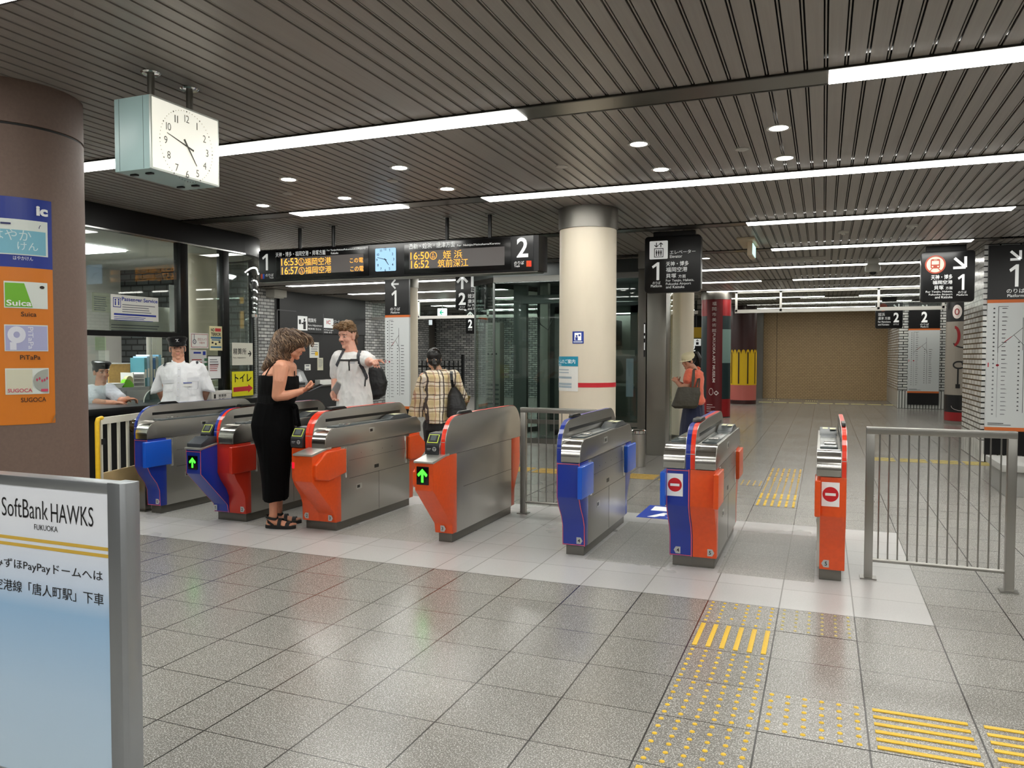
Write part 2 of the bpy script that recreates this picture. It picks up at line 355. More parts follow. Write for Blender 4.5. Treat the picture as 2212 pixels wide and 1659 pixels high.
BRICKGY = brickmat('grey_glazed_brick_side', (196, 196, 193), (140, 141, 142), (22, 22, 22), 1, .22, .3, 'y', .075, .009)
BRICKW = brickmat('white_glazed_brick', (226, 226, 222), (196, 197, 196), (22, 22, 22), 1, .24, .2, 'xy', .075, .010)
BRICKV = brickmat('white_upright_brick', (226, 226, 222), (200, 200, 198), (22, 22, 22), 1, .075, .2, 'xy', .5, .010)
SHUT = brickmat('brown_tiled_shutter', (190, 163, 122), (181, 154, 115), (128, 104, 74), 1, .11, .5, 'x', .055, .006)
WALLD = mat('dark_wall', (46, 44, 42), .6)
PLAST = mat('plain_wall', (120, 114, 106), .6)
struct('wall_right', MB().box(8, 8.2, -9, 31, 0, HC), PLAST)
struct('wall_back', MB().box(-18, 8.2, -9.2, -9, 0, HC), PLAST)
struct('wall_left', MB().box(-14.2, -14, -9, 31, 0, HC), PLAST)
struct('wall_far', MB().box(-1.95, 2.3, 28.5, 28.7, 0, HC), SHUT, label='brown tiled shutter wall at the far end')
struct('wall_far_side', MB().box(-6, -2.35, 30.4, 30.6, 0, HC), WALLD)
struct('wall_far_side', MB().box(2.3, 8.2, 28.5, 28.7, 0, HC), WALLD)
struct('trim_shutter_post', MB().box(-2.2, -1.95, 28.25, 28.7, 0, HC), STEELD)
struct('wall_far_joint', MB().box(-1.52, -1.505, 28.492, 28.5, 0, HC), mat('joint_dark', (84, 66, 48), .6))
# brick block with the platform 2 map, far right
x0 = 1.95
struct('wall_brick_block', MB().use(0).box(x0, 3.6, 24.45, 28.5, .5, HC).use(1).box(x0, 3.6, 24.45, 28.5, 0, .5), [BRICKW, BRICKV], label='white glazed brick wall in the far right corner')
# near brick pillar with the platform 1 map
struct('pillar_brick', MB().use(0).box(2.03, 3.25, 12.42, 14.0, .3, HC).use(1).box(2.03, 3.25, 12.42, 14.0, 0, .3), [BRICKW, BRICKV], label='white glazed brick pillar behind the right railing')
# left background walls
struct('wall_fare_side', MB().box(-12.3, -12.0, 12.6, 15.0, 0, HC), BRICKGY)
struct('wall_fare_end', MB().box(-12.3, -12.0, 18.9, 20.2, 0, HC), BRICKGY)
struct('wall_left_recess', MB().box(-13.4, -13.2, 20.2, 25, 0, HC), BRICKGY)
struct('wall_brick_rear', MB().box(-13.2, -9.2, 25.6, 25.8, 0, HC), BRICKG, label='grey brick wall in the left background')
struct('wall_brick_rear_right', MB().box(-9.2, -5.5, 26.3, 26.5, 0, HC), BRICKG)
struct('wall_brick_rear_left', MB().box(-14, -12.0, 27.0, 27.2, 0, HC), BRICKG)
struct('wall_brick_rear_mid', MB().box(-6, -5.8, 26.3, 30.6, 0, HC), BRICKGY)
# round pillars
CAPM = mat('pillar_cap_steel', (128, 125, 119), .42, .9)
def pillar(x, y, r, m, lab, cap=True, name='pillar', z1=HC, n=64):
    o = struct(name, MB().lathe([(r, 0), (r, z1)], (x, y, 0), n), m, smooth=True, label=lab)
    if cap: obj('cap', MB().lathe([(r-.01, HC-.22), (r+.012, HC-.22), (r+.012, HC)], (x, y, 0), n), CAPM, o, smooth=True)
    obj('skirting', MB().lathe([(r+.008, 0), (r+.008, .10), (r, .10)], (x, y, 0), n), CAPM, o, smooth=True)
    return o
PBEIGE = pillar(-2.33, 8.0, .30, BEIGE, 'round beige pillar beside the ticket gates')
pillar(-2.40, 13.75, .30, BEIGE, 'round beige pillar behind the woman in the cap')
pillar(-7.62, 8.03, .30, BEIGE, 'round beige pillar inside the office')
pillar(-7.68, 13.45, .30, BEIGE, 'round beige pillar behind the platform 1 map board')
TERRA = mat('terracotta_column', (112, 92, 82), .62, noise=(60, .07), bump=(220, .08))
LCX, LCY, LCR = -4.55, 3.26, .40
lc = struct('pillar_terracotta', MB().lathe([(LCR, 0), (LCR, 2.742), (LCR-.01, 2.744), (LCR-.01, 2.756), (LCR, 2.758), (LCR, HC)], (LCX, LCY, 0), 96), TERRA, smooth=True, label='brown-grey round pillar at the left edge')
obj('joint', MB().lathe([(LCR-.0085, 2.744), (LCR-.0085, 2.756)], (LCX, LCY, 0), 96), BLACKM, lc)
# ================================================================== ticket gates
ROLLM = mat('polished_roll', (214, 213, 208), .16, 1.0)
GREEN = emis('green_led', (40, 255, 30), 3.0)
SCREEN = mat('display_black', (6, 7, 6), .15)
LIME = mat('lime_outline', (205, 225, 70), .4, emit=((205, 225, 70), .12))
REDLED = emis('red_led', (255, 30, 50), .45)
TAGM = mat('grey_tag', (176, 178, 178), .4)
SLOT = mat('slot_black', (12, 12, 13), .3)
PLATE = mat('pale_plate', (206, 206, 200), .28, .75)
STICKY = mat('pale_yellow_note', (236, 234, 196), .6)
RUBW = mat('pink_edge_line', (226, 92, 92), .4)
DARKGLASS = mat('smoked_cover', (96, 104, 106), .12, .1)
def ridge_profile():
    p = [(5.295, .70)]
    for i in range(9):
        a = pi - (pi/2)*i/8; p.append((5.295+.21+.21*cos(a), .785+.205*sin(a)))
    p += [(5.9, 1.003), (6.62, 1.003)]
    for i in range(1, 9):
        a = pi/2 - (pi/2)*i/8; p.append((6.66+.21*cos(a), .80+.203*sin(a)))
    p.append((6.87, .70)); return p
def shell_profile(nose, rear=False):
    # (y,z) outline of the coloured end; rear is mirrored
    yf = 5.10 if nose else 5.285
    p = [(5.50, .70), (yf, .70), (yf, .46), (5.27 if nose else 5.30, .42 if not nose else .27), (5.415, .16 if nose else .27), (5.425, .075), (5.50, .075)]
    if nose: p = [(5.50, .70), (5.30, .70), (yf, .668), (yf, .46), (5.41, .15), (5.425, .075), (5.50, .075)]
    else: p = [(5.50, .70), (yf, .70), (yf, .45), (5.32, .38), (5.39, .29), (5.42, .22), (5.425, .075), (5.50, .075)]
    return [(12.15-a, b) for a, b in p] if rear else p
def gate(x0, x1, rx0, rx1, halves, label, stripes, cabs, readers=(), sticker=None, flaps=(), stainless_side=None, tags=()):
    cx = (x0+x1)/2
    t = thing('ticket_gate', label, 'ticket gate', (cx, 6.08, 0), 'row of ticket gates')
    obj('base_plinth', MB().box(x0+.022, x1-.022, 5.45, 6.68, 0.001, .075), STEELD, t, bevel=.004)
    obj('lower_body', MB().box(x0+.004, x1-.004, 5.495, 6.655, .072, .702), STEEL, t, bevel=.003)
    for (a, b, m, nose) in halves:
        o = obj('front_shell', MB().prism(shell_profile(nose), 'x', a, b), m, t, bevel=.006)
        obj('rear_shell', MB().prism(shell_profile(False, True), 'x', a, b), m, t, bevel=.006)
        if nose:
            pl = [(5.30, .700), (5.085, .668), (5.085, .655), (5.095, .650), (5.30, .683), (5.36, .683), (5.36, .700)]
            obj('top_plate', MB().prism([(y, z+.012) for y, z in pl], 'x', a-.004, b+.004), PLATE, t, bevel=.003)
        # edge line
        if m is BLUE:
            P = [q for q in shell_profile(nose) if q[0] < 5.495]; sg = MB()
            for q0, q1 in zip(P, P[1:]):
                d = Vector((q1[0]-q0[0], q1[1]-q0[1])).normalized(); n_ = Vector((d.y, -d.x)); n_ = n_ if n_.x < 0 or (abs(n_.x) < .01 and n_.y > 0) else -n_; n_ *= .0012
                for xa, xb in ((b-.010, b-.004), (a+.004, a+.0075)): sg.add([(xa, q0[0]+n_.x, q0[1]+n_.y), (xb, q0[0]+n_.x, q0[1]+n_.y), (xb, q1[0]+n_.x, q1[1]+n_.y), (xa, q1[0]+n_.x, q1[1]+n_.y)], [(0, 1, 2, 3)])
            yl = P[0][0] if nose else 5.285
            sg.box(a+.006, b-.006, (5.10 if nose else 5.285)-.0014, (5.10 if nose else 5.285)-.0002, .645 if nose else .688, .650 if nose else .693).box(a+.006, b-.006, 5.4235, 5.4245, .080, .084)
            obj('edge_line', sg, RUBW, o)
    # cabinets with rolled fronts
    for a, b in cabs:
        pr = [(5.278, .705)]
        for i in range(9):
            q = pi - (pi/2)*i/8; pr.append((5.278+.12+.12*cos(q), .745+.115*sin(q)))
        pr += [(6.80, .86), (6.885, .80), (6.885, .705)]
        cb = obj('cabinet', MB().prism(pr, 'x', a, b), STEEL, t, smooth=True, bevel=.003)
        # chrome roll in front with ribs
        prr = [(5.278-.003, .705), (5.278-.003, .745)]
        for i in range(11):
            q = pi - (pi/2-.1)*i/10; prr.append((5.278+.12+.1245*cos(q), .745+.1195*sin(q)))
        prr += [(5.39, .80), (5.30, .705)]
        obj('chrome_roll', MB().prism(prr, 'x', a+.002, b-.002), ROLLM, t, smooth=True, ang=50)
        # glazed ticket transport on top
        m = MB().box(a+.018, b-.018, 5.46, 6.62, .858, .872)
        obj('transport_cover', m, DARKGLASS, t, bevel=.004)
        m = MB().prism([(6.30, .866), (6.42, .905), (6.60, .905), (6.74, .862)], 'x', a+.012, b-.012)
        hd = obj('ticket_exit_hood', m, mat('hood_grey', (74, 78, 80), .3), t, bevel=.004)
        w = (b-a)
        obj('notice_sticker', MB().box(a+w*.22, a+w*.48, 6.44, 6.56, .905, .9062), STICKY, hd)
        obj('notice_sticker', MB().box(a+w*.58, a+w*.86, 6.40, 6.54, .905, .9062), STICKY, hd)
        obj('ticket_slot', MB().box(a+w*.3, b-w*.2, 5.60, 5.70, .872, .884), CHROME, t, bevel=.004)
    # ridge divider
    pr = ridge_profile()
    rd = obj('divider', MB().prism(pr, 'x', rx0, rx1), STEEL, t, smooth=True, bevel=.002)
    n = len(stripes); w = (rx1-rx0)/n
    for i, m in enumerate(stripes):
        s = MB(); a = rx0+i*w+(.0035 if i == 0 else .001); b = rx0+(i+1)*w-(.0035 if i == n-1 else .001)
        P = pr[:len(pr)]
        cyy, czz = 6.08, .6
        for j in range(len(P)-1):
            p, q = P[j], P[j+1]
            d = Vector((q[0]-p[0], q[1]-p[1])).normalized(); nn = Vector((-d.y, d.x))*.0035
            s.add([(a, p[0]+nn.x, p[1]+nn.y), (b, p[0]+nn.x, p[1]+nn.y), (b, q[0]+nn.x, q[1]+nn.y), (a, q[0]+nn.x, q[1]+nn.y)], [(0, 1, 2, 3)])
        obj('edge_stripe', s, m, rd, smooth=True)
    ln = MB()
    for z, y in ((.80, 5.2965), (.875, 5.325)): ln.box(rx0+.004, rx1-.004, y-.004, y-.0005, z, z+.004)
    obj('stripe_joint', ln, TAGM, rd)
    for sd, xx in ((-1, rx0), (1, rx1)):
        if stainless_side == sd: continue
        o = .0015*sd
        obj('side_slot', MB().box(xx-.002, xx+.002, 5.47, 6.70, .905, .930), SLOT, rd, bevel=.0015)
    obj('sensor_cover', MB().prism([(5.55, 1.0), (5.585, 1.022), (5.76, 1.022), (5.80, 1.0)], 'x', rx0+.004, rx1-.004), SLOT, rd, bevel=.004)
    # side panel joints and locks
    for sd in (-1, 1):
        xx = x1-.004 if sd > 0 else x0+.004
        m = MB()
        for z0, z1, a, b in ((.695, .698, 5.5, 6.66), (.417, .420, 5.62, 6.655)): m.box(xx-.001, xx+.001, a, b, z0, z1)
        if stainless_side != sd:
            m.box(xx-.001, xx+.001, 5.62, 6.58, .57, .572); m.box(xx-.001, xx+.001, 6.09, 6.092, .08, .417)
            for yy in (5.80, 5.98, 6.15, 6.32): m.box(xx-.0012, xx+.0012, yy, yy+.006, .615, .621)
            m.box(xx-.0015, xx+.0015, 6.02, 6.09, .455, .485)
        obj('panel_joint', m, SLOT, t)
        if stainless_side != sd:
            for yy, zz in ((5.99, .80), (5.78, .33)):
                hx = (max(b for a, b in cabs) if sd > 0 and cabs else xx) if zz > .7 else xx
                if zz > .7 and sd < 0: hx = min(a for a, b in cabs) if cabs else xx
                if abs(hx-xx) > .05: continue
                h = obj('lock_handle', MB().box(hx-.003, hx+.003, yy-.06, yy+.03, zz-.022, zz+.022), PLATE, t, bevel=.002)
                obj('keyhole', MB().box(hx-.0045, hx+.0045, yy-.045, yy-.005, zz-.012, zz+.012), SLOT, h)
    # swing flaps at both ends
    for xx, sd, m, octo in flaps:
        for front in (True, False):
            yc = 5.41 if front else 6.74
            y0, y1 = (5.225, 5.535) if front else (6.60, 6.925)
            z0, z1 = .452, .683
            if octo: pts = [(5.115, .595), (5.26, z1), (y1, z1), (y1, z0+.03), (5.29, z0-.005), (5.13, .475), (5.115, .50)] if front else [(12.15-a, b) for a, b in [(5.225, .60), (5.345, z1), (5.535, z1), (5.535, .47), (5.515, z0), (5.325, .447), (5.225, .50)]]
            else: pts = [(y0, z0), (y1, z0), (y1, z1), (y0, z1)]
            a, b = (xx, xx+sd*.034)
            obj('swing_flap', MB().prism(pts, 'x', min(a, b), max(a, b)), m, t, bevel=.010, seg=3)
            hy = 5.548 if front else 6.572
            obj('flap_hinge', MB().box(min(xx, xx+sd*.008), max(xx, xx+sd*.008), hy, hy+.03, .43, .69), CHROME, t, bevel=.003)
    for (a, b, y) in readers:
        rr = obj('card_reader', MB().prism([(y, .705), (y-.01, .735), (y-.006, .785), (y+.05, .868), (y+.16, .872), (y+.16, .705)], 'x', a, b), mat('reader_black', (38, 40, 44), .35), t, bevel=.010, seg=3)
        S = Vector((0, .056, .083)).normalized(); O = Vector(((a+b)/2, y-.0085+.020, .787+.030)); w = (b-a)
        nrm = Vector((0, -.083, .056)).normalized()
        O2 = Vector(((a+b)/2, y+.022, .827))+nrm*.003
        m = MB()
        hw, hh = w*.40, .036
        m.use(0).quad(*[O2+X*u*hw+S*v*hh for u, v in ((-1, -1), (1, -1), (1, 1), (-1, 1))])
        m.use(1).quad(*[O2+nrm*.001+X*u*(hw-.0045)+S*v*(hh-.0045) for u, v in ((-1, -1), (1, -1), (1, 1), (-1, 1))])
        m.use(2).quad(*[O2+nrm*.002+X*u*(hw-.022)+S*v*(hh-.014)+S*.006 for u, v in ((-1, -1), (1, -1), (1, 1), (-1, 1))])
        obj('touch_pad', m, [LIME, SLOT, DARKGLASS], rr)
        m = MB(); O3 = Vector(((a+b)/2+w*.20, y-.0105, .752))
        m.disc(O3, X, Z, .017); m.use(1).box(O3.x-.012, O3.x+.012, O3.y-.0012, O3.y-.0005, O3.z+.004, O3.z+.008).box(O3.x-.0025, O3.x+.0025, O3.y-.0012, O3.y-.0005, O3.z-.013, O3.z+.006)
        m.use(0).box(a+w*.14, a+w*.44, y-.0112, y-.0104, .752, .757).box(a+w*.14, a+w*.36, y-.0112, y-.0104, .743, .746)
        obj('reader_mark', m, [TAGM, SLOT], rr)
    for (xc, z, num, dirn) in tags:
        yy = 5.406 if any(nn and a-.01 < xc < b+.01 for a, b, mm_, nn in halves) else 5.4235; m = MB(); w = .021
        pts = [(-w, -.024), (w*.55, -.024), (w*1.2, 0), (w*.55, .024), (-w, .024)]
        if dirn < 0: pts = [(-u, v) for u, v in pts][::-1]
        m.poly(pts, (xc, yy-.0008, z), X, Z)
        m.use(1).text(num, (xc-.008-.003*dirn, yy-.0016, z-.013), X, Z, h=.026, bold=.02)
        obj('lane_number', m, [TAGM, SLOT], t)
    if sticker:
        for xa, xb in (sticker,):
            y = 5.2835; cxx = (xa+xb)/2
            m = MB().use(0).box(xa, xb, y-.0015, y, .515, .668)
            m.use(1).disc((cxx, y-.0022, .592), X, Z, .047, 36); m.use(0).box(cxx-.031, cxx+.031, y-.0034, y-.003, .583, .600)
            obj('no_entry_sticker', m, [WHITE, mat('sign_red', (200, 22, 34), .4)], t)
    return t
def arrow_display(t, xc, y, z, w, h):
    d = obj('display', MB().box(xc-w/2, xc+w/2, y-.004, y+.01, z-h/2, z+h/2), SCREEN, t, bevel=.003)
    a = [(-.0075, -.042), (.0075, -.042), (.0075, .012), (.026, -.006), (.034, .002), (.034, .010), (0, .044), (-.034, .010), (-.034, .002), (-.026, -.006), (-.0075, .012)]
    k = h/.115
    m = MB(); m.add([(xc+u*k, y-.0055, z+v*k) for u, v in a], [(0, 1, 2, 10), (2, 3, 4, 5, 6), (10, 2, 6), (10, 6, 7, 8, 9)])
    obj('arrow', m, GREEN, d)
# gate 0 (left end, single)
g0 = gate(-5.80, -5.635, -5.81, -5.772, [(-5.80, -5.637, BLUE, False)], 'blue single ticket gate at the left end, in front of the officer', [BLUE], [(-5.772, -5.632)], flaps=[(-5.64, 1, BLUEF, False)], tags=[(-5.675, .115, '0', 1)], stainless_side=-1)
# gate 1/2
g1 = gate(-5.016, -4.66, -4.887, -4.822, [(-5.012, -4.846, BLUE, True), (-4.846, -4.664, REDF, False)], 'double ticket gate, blue left half with green arrow, red right half, woman leaning at it', [BLUE, REDOR], [(-4.822, -4.664)], readers=[(-5.01, -4.90, 5.27)], flaps=[(-4.668, 1, REDF, False)], tags=[(-4.985, .115, '1', -1), (-4.70, .115, '2', 1)])
arrow_display(g1, -4.935, 5.097, .555, .10, .115)
obj('dark_tray', MB().prism([(5.105, .684), (5.29, .716), (5.29, .765), (5.20, .765), (5.105, .715)], 'x', -5.006, -4.852), mat('tray_grey', (58, 62, 68), .4), g1, bevel=.005)
obj('side_cover', MB().cyl((-5.90, 5.40, .80), (-5.812, 5.40, .80), .080, n=28), mat('smoked_brown', (58, 44, 22), .12), g0, bevel=.008)
# gate 2/3
g2 = gate(-4.07, -3.725, -3.937, -3.860, [(-4.066, -3.90, ORANGE, False), (-3.90, -3.729, ORANGE, True)], 'orange double ticket gate with chrome roll, in front of the pointing man', [REDOR, REDOR], [(-3.860, -3.729)], readers=[(-4.062, -3.942, 5.27)], flaps=[(-3.733, 1, ORANGE, True)], tags=[(-4.025, .115, '2', -1), (-3.775, .115, '3', 1)])
obj('red_lamp', MB().box(-4.060, -4.038, 5.280, 5.29, .53, .58), REDLED, g2)
# gate 3
g3 = gate(-2.815, -2.655, -2.695, -2.655, [(-2.812, -2.658, ORANGE, True)], 'single ticket gate with plain steel side, orange nose and green arrow', [REDOR], [(-2.81, -2.695)], readers=[(-2.81, -2.70, 5.27)], tags=[(-2.735, .115, '3', 1)], stainless_side=1, flaps=[(-2.808, -1, ORANGE, True)])
arrow_display(g3, -2.745, 5.097, .572, .10, .135)
# gate 4
g4 = gate(-1.765, -1.585, -1.768, -1.730, [(-1.765, -1.589, BLUE, False)], 'blue single ticket gate with light blue flap, right of the beige pillar', [BLUE], [(-1.730, -1.587)], flaps=[(-1.592, 1, BLUEF, False)], tags=[(-1.635, .115, '4', 1)], stainless_side=-1)
# gate 4/5
g5 = gate(-.985, -.655, -.855, -.788, [(-.981, -.822, BLUE, False), (-.822, -.659, ORANGE, False)], 'double ticket gate, blue left and orange right, with no-entry sticker on blue', [BLUE, REDOR], [(-1.0, -.855), (-.788, -.652)], flaps=[(-.662, 1, ORANGE, False), (-.978, -1, BLUEF, False)], tags=[(-.925, .115, '4', -1), (-.70, .115, '5', 1)], sticker=(-.975, -.868))
# gate 5
g6 = gate(-.03, .148, .113, .146, [(-.008, .145, ORANGE, False)], 'narrow orange single ticket gate with no-entry sticker, next to the right railing', [REDOR], [(-.032, .113)], flaps=[(-.006, -1, ORANGE, False)], tags=[(.03, .115, '5', -1)], sticker=(.0, .105), stainless_side=1)
# ------------------------------------------------------------------ steel railings
RAIL = mat('satin_steel', (160, 158, 153), .30, 1.0)
def railing(p0, p1, n, label, ztop, zlow, foot=True, post=.05):
    p0, p1 = Vector(p0), Vector(p1); d = (p1-p0); Lh = d.length; u = d.normalized(); ang = atan2(u.y, u.x)
    M0 = Matrix.Translation(p0) @ Matrix.Rotation(ang, 4, 'Z')
    t = thing('railing', label, 'railing', p0, 'steel railings')
    for x in (0, Lh):
        p = obj('post', MB().box(x-post/2, x+post/2, -.025, .025, 0, ztop-.02, M0), RAIL, t, bevel=.003)
        obj('foot_plate', MB().box(x-.05, x+.05, -.045, .045, .001, .010, M0), RAIL, p)
    obj('top_rail', MB().box(-post/2, Lh+post/2, -.028, .028, ztop-.045, ztop, M0), RAIL, t, bevel=.004)
    obj('bottom_rail', MB().cyl(M0 @ Vector((0, 0, zlow)), M0 @ Vector((Lh, 0, zlow)), .013, n=12), RAIL, t, smooth=True)
    for i in range(n):
        x = Lh*(i+1)/(n+1)
        obj('baluster', MB().cyl(M0 @ Vector((x, 0, zlow)), M0 @ Vector((x, 0, ztop-.03)), .0048, n=8), RAIL, t, smooth=True)
    return t
railing((.292, 5.6, 0), (1.088, 5.6, 0), 13, 'steel railing with thin bars at the right of the gates', 1.0, .125)
railing((-2.565, 6.72, 0), (-1.90, 6.72, 0), 8, 'steel railing between the steel-sided gate and the beige pillar', .985, .11)
# post beside gate 0
t = thing('steel_post', 'square steel post standing left of the blue end gate', 'post', (-5.90, 5.50, 0))
obj('post', MB().box(-5.935, -5.865, 5.46, 5.53, .0, .70), RAIL, t, bevel=.003); obj('foot_plate', MB().box(-5.96, -5.84, 5.43, 5.56, .001, .01), RAIL, t)
# ================================================================== signs, clocks, posters
def rrect(x0, x1, z0, z1, r, n=5):
    p = []
    for cx, cz, a in ((x1-r, z0+r, -pi/2), (x1-r, z1-r, 0), (x0+r, z1-r, pi/2), (x0+r, z0+r, pi)):
        for i in range(n+1):
            q = a+pi/2*i/n; p.append((cx+r*cos(q), cz+r*sin(q)))
    return p
def tY(mb, body, x0, x1, yt, yb, YY, bold=0.0):      # lettering between photo columns x0..x1 on the plane y = YY
    a = atY(x0, yb, YY); b = atY(x0, yt, YY); c = atY(x1, (yt+yb)/2, YY)
    return mb.text(body, a, X, Z, c.x-a.x, b.z-a.z, bold)
def rY(x0, x1, yt, yb, YY):
    a = atY(x0, yt, YY); b = atY(x0, yb, YY); c = atY(x1, yb, YY); return a.x, c.x, b.z, a.z
def flat(mb, x0, x1, z0, z1, yy): return mb.quad((x0, yy, z0), (x1, yy, z0), (x1, yy, z1), (x0, yy, z1))
SIGNW = mat('sign_white', (236, 238, 236), .4, emit=((236, 238, 236), .12))
SIGNK = mat('sign_black', (13, 13, 15), .28)
# ---- box clock on two rods
CX0, CX1, CY0, CY1, CZ0, CZ1 = -3.56, -3.30, 3.147, 3.645, 2.445, 2.832
PALEG = mat('pale_green_enamel', (168, 196, 196), .35, noise=(3, .03))
t = thing('box_clock', 'lit white box clock hanging on two rods from the ceiling', 'clock', (-3.43, 3.40, CZ0))
obj('housing', MB().box(CX0, CX1-.012, CY0, CY1, CZ0, CZ1), PALEG, t, bevel=.004)
m = MB()
for xx in (CX0+.035, CX1-.055): m.box(xx, xx+.0015, CY0-.0012, CY0, CZ0+.004, CZ1-.004)
obj('housing_seam', m, mat('seam_grey', (96, 112, 112), .5), t)
obj('face_frame', MB().prism(rrect(CY0, CY1, CZ0, CZ1, .006), 'x', CX1-.012, CX1-.002), mat('frame_pale', (200, 206, 200), .3, .4), t)
fm = bpy.data.materials.new('clock_face_glow'); fm.use_nodes = True
nt = fm.node_tree; b_ = nt.nodes['Principled BSDF']; b_.inputs['Base Color'].default_value = lin((240, 238, 222)); b_.inputs['Roughness'].default_value = .3
b_.inputs['Emission Color'].default_value = lin((255, 253, 240)); b_.inputs['Emission Strength'].default_value = .22
face = obj('dial', MB().box(CX1-.004, CX1, CY0+.010, CY1-.010, CZ0+.010, CZ1-.010), fm, t)
c0 = atX(404, 317, CX1); CYc, CZc = c0.y, c0.z; RD = .192
INK = mat('dial_ink', (60, 62, 60), .5)
m = MB()
for i in range(60):
    a = 2*pi*i/60; r = .0042 if i % 5 == 0 else .0024
    m.disc((CX1+.0012, CYc+RD*sin(a), CZc+RD*cos(a)), Y, Z, r, 8)
obj('minute_dot', m, INK, face)['kind'] = 'stuff'
for h in range(1, 13):
    a = 2*pi*h/12; s = str(h).replace('1', 'I'); hh = .040; rr = RD*.79
    vs, fs, x0, x1, y0, y1 = text_geo(s, -.006); w = hh*(x1-x0)/(y1-y0)*.92
    if s in ('I', 'II'): w = .024 if s == 'II' else .006
    m = MB().text(s, (CX1+.0012, CYc+rr*sin(a)-w/2, CZc+rr*cos(a)-hh/2), Y, Z, w, hh, -.006); obj('numeral', m, INK, face)

def hand(par, name, ang, L0, L1, w0, w1, off, mm):
    d = Vector((0, sin(ang), cos(ang))); n_ = Vector((0, cos(ang), -sin(ang))); c = Vector((CX1+off, CYc, CZc))
    return obj(name, MB().quad(c-d*L0-n_*w0, c-d*L0+n_*w0, c+d*L1+n_*w1, c+d*L1-n_*w1), mm, par)
hand(face, 'minute_hand', 2*pi*47.6/60, .05, .150, .0055, .002, .003, mat('hand_grey', (84, 84, 76), .5))
hand(face, 'hour_hand', 2*pi*(4+49/60)/12, .042, .115, .007, .003, .005, mat('hand_grey', (84, 84, 76), .5))
for yy in (3.275, 3.554):
    r = obj('hanging_rod', MB().cyl((-3.43, yy, CZ1), (-3.43, yy, HC), .019, n=20), STEELD, t, smooth=True)
    obj('rod_collar', MB().lathe([(.019, -.012), (.045, -.010), (.052, -.002), (.05, .004)], (-3.43, yy, HC), 24), CHROME, r, smooth=True)
for xx, yy in ((-3.50, 3.22), (-3.39, 3.22), (-3.50, 3.55), (-3.39, 3.55)):
    obj('bottom_catch', MB().box(xx-.022, xx+.022, yy-.012, yy+.012, CZ0-.010, CZ0), SLOT, t, bevel=.004)
# ---- departure board
BY = 7.72; k5 = .30741
def c5(x): return 540+x*k5
def d5(y): return 460+y*k5
t = thing('departure_board', 'long black departure board with amber times and a blue-lit clock', 'departure board', (-4.6, 7.87, 2.35))
obj('case', MB().box(-6.40, -2.84, BY, 7.95, 2.352, 2.728), SIGNK, t, bevel=.008)
obj('end_cap', MB().prism([(-2.84, BY+.005), (-2.79, BY+.02), (-2.765, BY+.08), (-2.765, 7.945), (-2.84, 7.945)], 'z', 2.354, 2.726), mat('cap_black', (24, 24, 26), .3), t, smooth=True)
obj('under_lip', MB().box(-6.38, -2.80, BY+.02, 7.93, 2.342, 2.352), STEELD, t)
for xx in (-5.89, -5.412, -3.912, -3.395):
    r = obj('hanging_rod', MB().cyl((xx, 7.85, 2.72), (xx, 7.85, HC), .021, n=16), BLACK, t, smooth=True)
    obj('rod_collar', MB().lathe([(.021, -.008), (.05, -.006), (.052, .002)], (xx, 7.85, HC), 20), STEELD, r, smooth=True)
LEDG = mat('led_panel_grey', (74, 70, 68), .25, emit=((96, 90, 88), .10))
y1 = BY-.0015; y2 = BY-.003
for q0, q1, a, b in ((185, 835, 245, 455), (1085, 1835, 190, 420)):
    x0, x1, z0, z1 = rY(c5(q0), c5(q1), d5(a), d5(b), BY)
    obj('panel_rim', MB().box(x0, x1, BY-.006, BY, 2.375, 2.712), mat('rim_black', (8, 8, 9), .2), t, bevel=.004)
y1 = BY-.008
for q0, q1, a, b in ((215, 800, 318, 436), (1122, 1790, 272, 396)):
    x0, x1, z0, z1 = rY(c5(q0), c5(q1), d5(a), d5(b), BY)
    obj('led_panel', MB().box(x0, x1, y1, BY-.005, z0, z1), LEDG, t)
y2 = y1-.0015
m = MB()
for s, a, b, c, d in (('16:53', 220, 335, 322, 372), ('福岡空港', 385, 570, 318, 370), ('この電', 702, 795, 318, 352), ('16:57', 224, 338, 382, 434), ('福岡空港', 389, 572, 378, 428), ('この電', 706, 798, 376, 412),
                      ('16:50', 1128, 1258, 278, 330), ('姪 浜', 1357, 1490, 266, 322), ('16:52', 1132, 1258, 336, 390), ('筑前深江', 1320, 1533, 328, 384)):
    m = MB(); tY(m, s, c5(a), c5(b), d5(c), d5(d), y2, .006 if s[0].isdigit() else 0); obj('amber_lettering', m, AMBER, t)
for a, b, n1, n2 in ((360, 345, 'K', '13'), (364, 407, 'K', '13'), (1288, 300, 'K', '01')):
    m = MB(); p = atY(c5(a), d5(b), y2); m.disc(p, X, Z, .044, 28, .0375)
    m.text(n1, p+X*-.009+Z*.004, X, Z, .018, .024); m.text(n2, p+X*-.018+Z*-.028, X, Z, .036, .026); obj('amber_symbol', m, AMBER, t)
m = MB()
for s, a, b, c, d in (('天神・博多・福岡空港・貝塚方面', 180, 530, 278, 312), ('For Tenjin/Hakata/Fukuokakuko(Airport)/', 540, 815, 258, 272), ('Kaizuka', 569, 620, 276, 290), ('西新・姪浜・唐津方面', 1118, 1440, 216, 256), ('For  Nishijin/Meinohama/Karatsu', 1455, 1757, 222, 240)):
    tY(m, s, c5(a), c5(b), d5(c), d5(d), BY-.0075)
for s, a, b, c, d in (('1', 86, 126, 290, 405), ('のりば', 110, 165, 428, 448), ('Track', 136, 166, 450, 461), ('2', 1874, 1955, 174, 314), ('のりば', 1857, 1925, 340, 364), ('Track', 1857, 1896, 366, 382)):
    tY(m, s, c5(a), c5(b), d5(c), d5(d), BY-.002, .02 if s in '12' else 0)
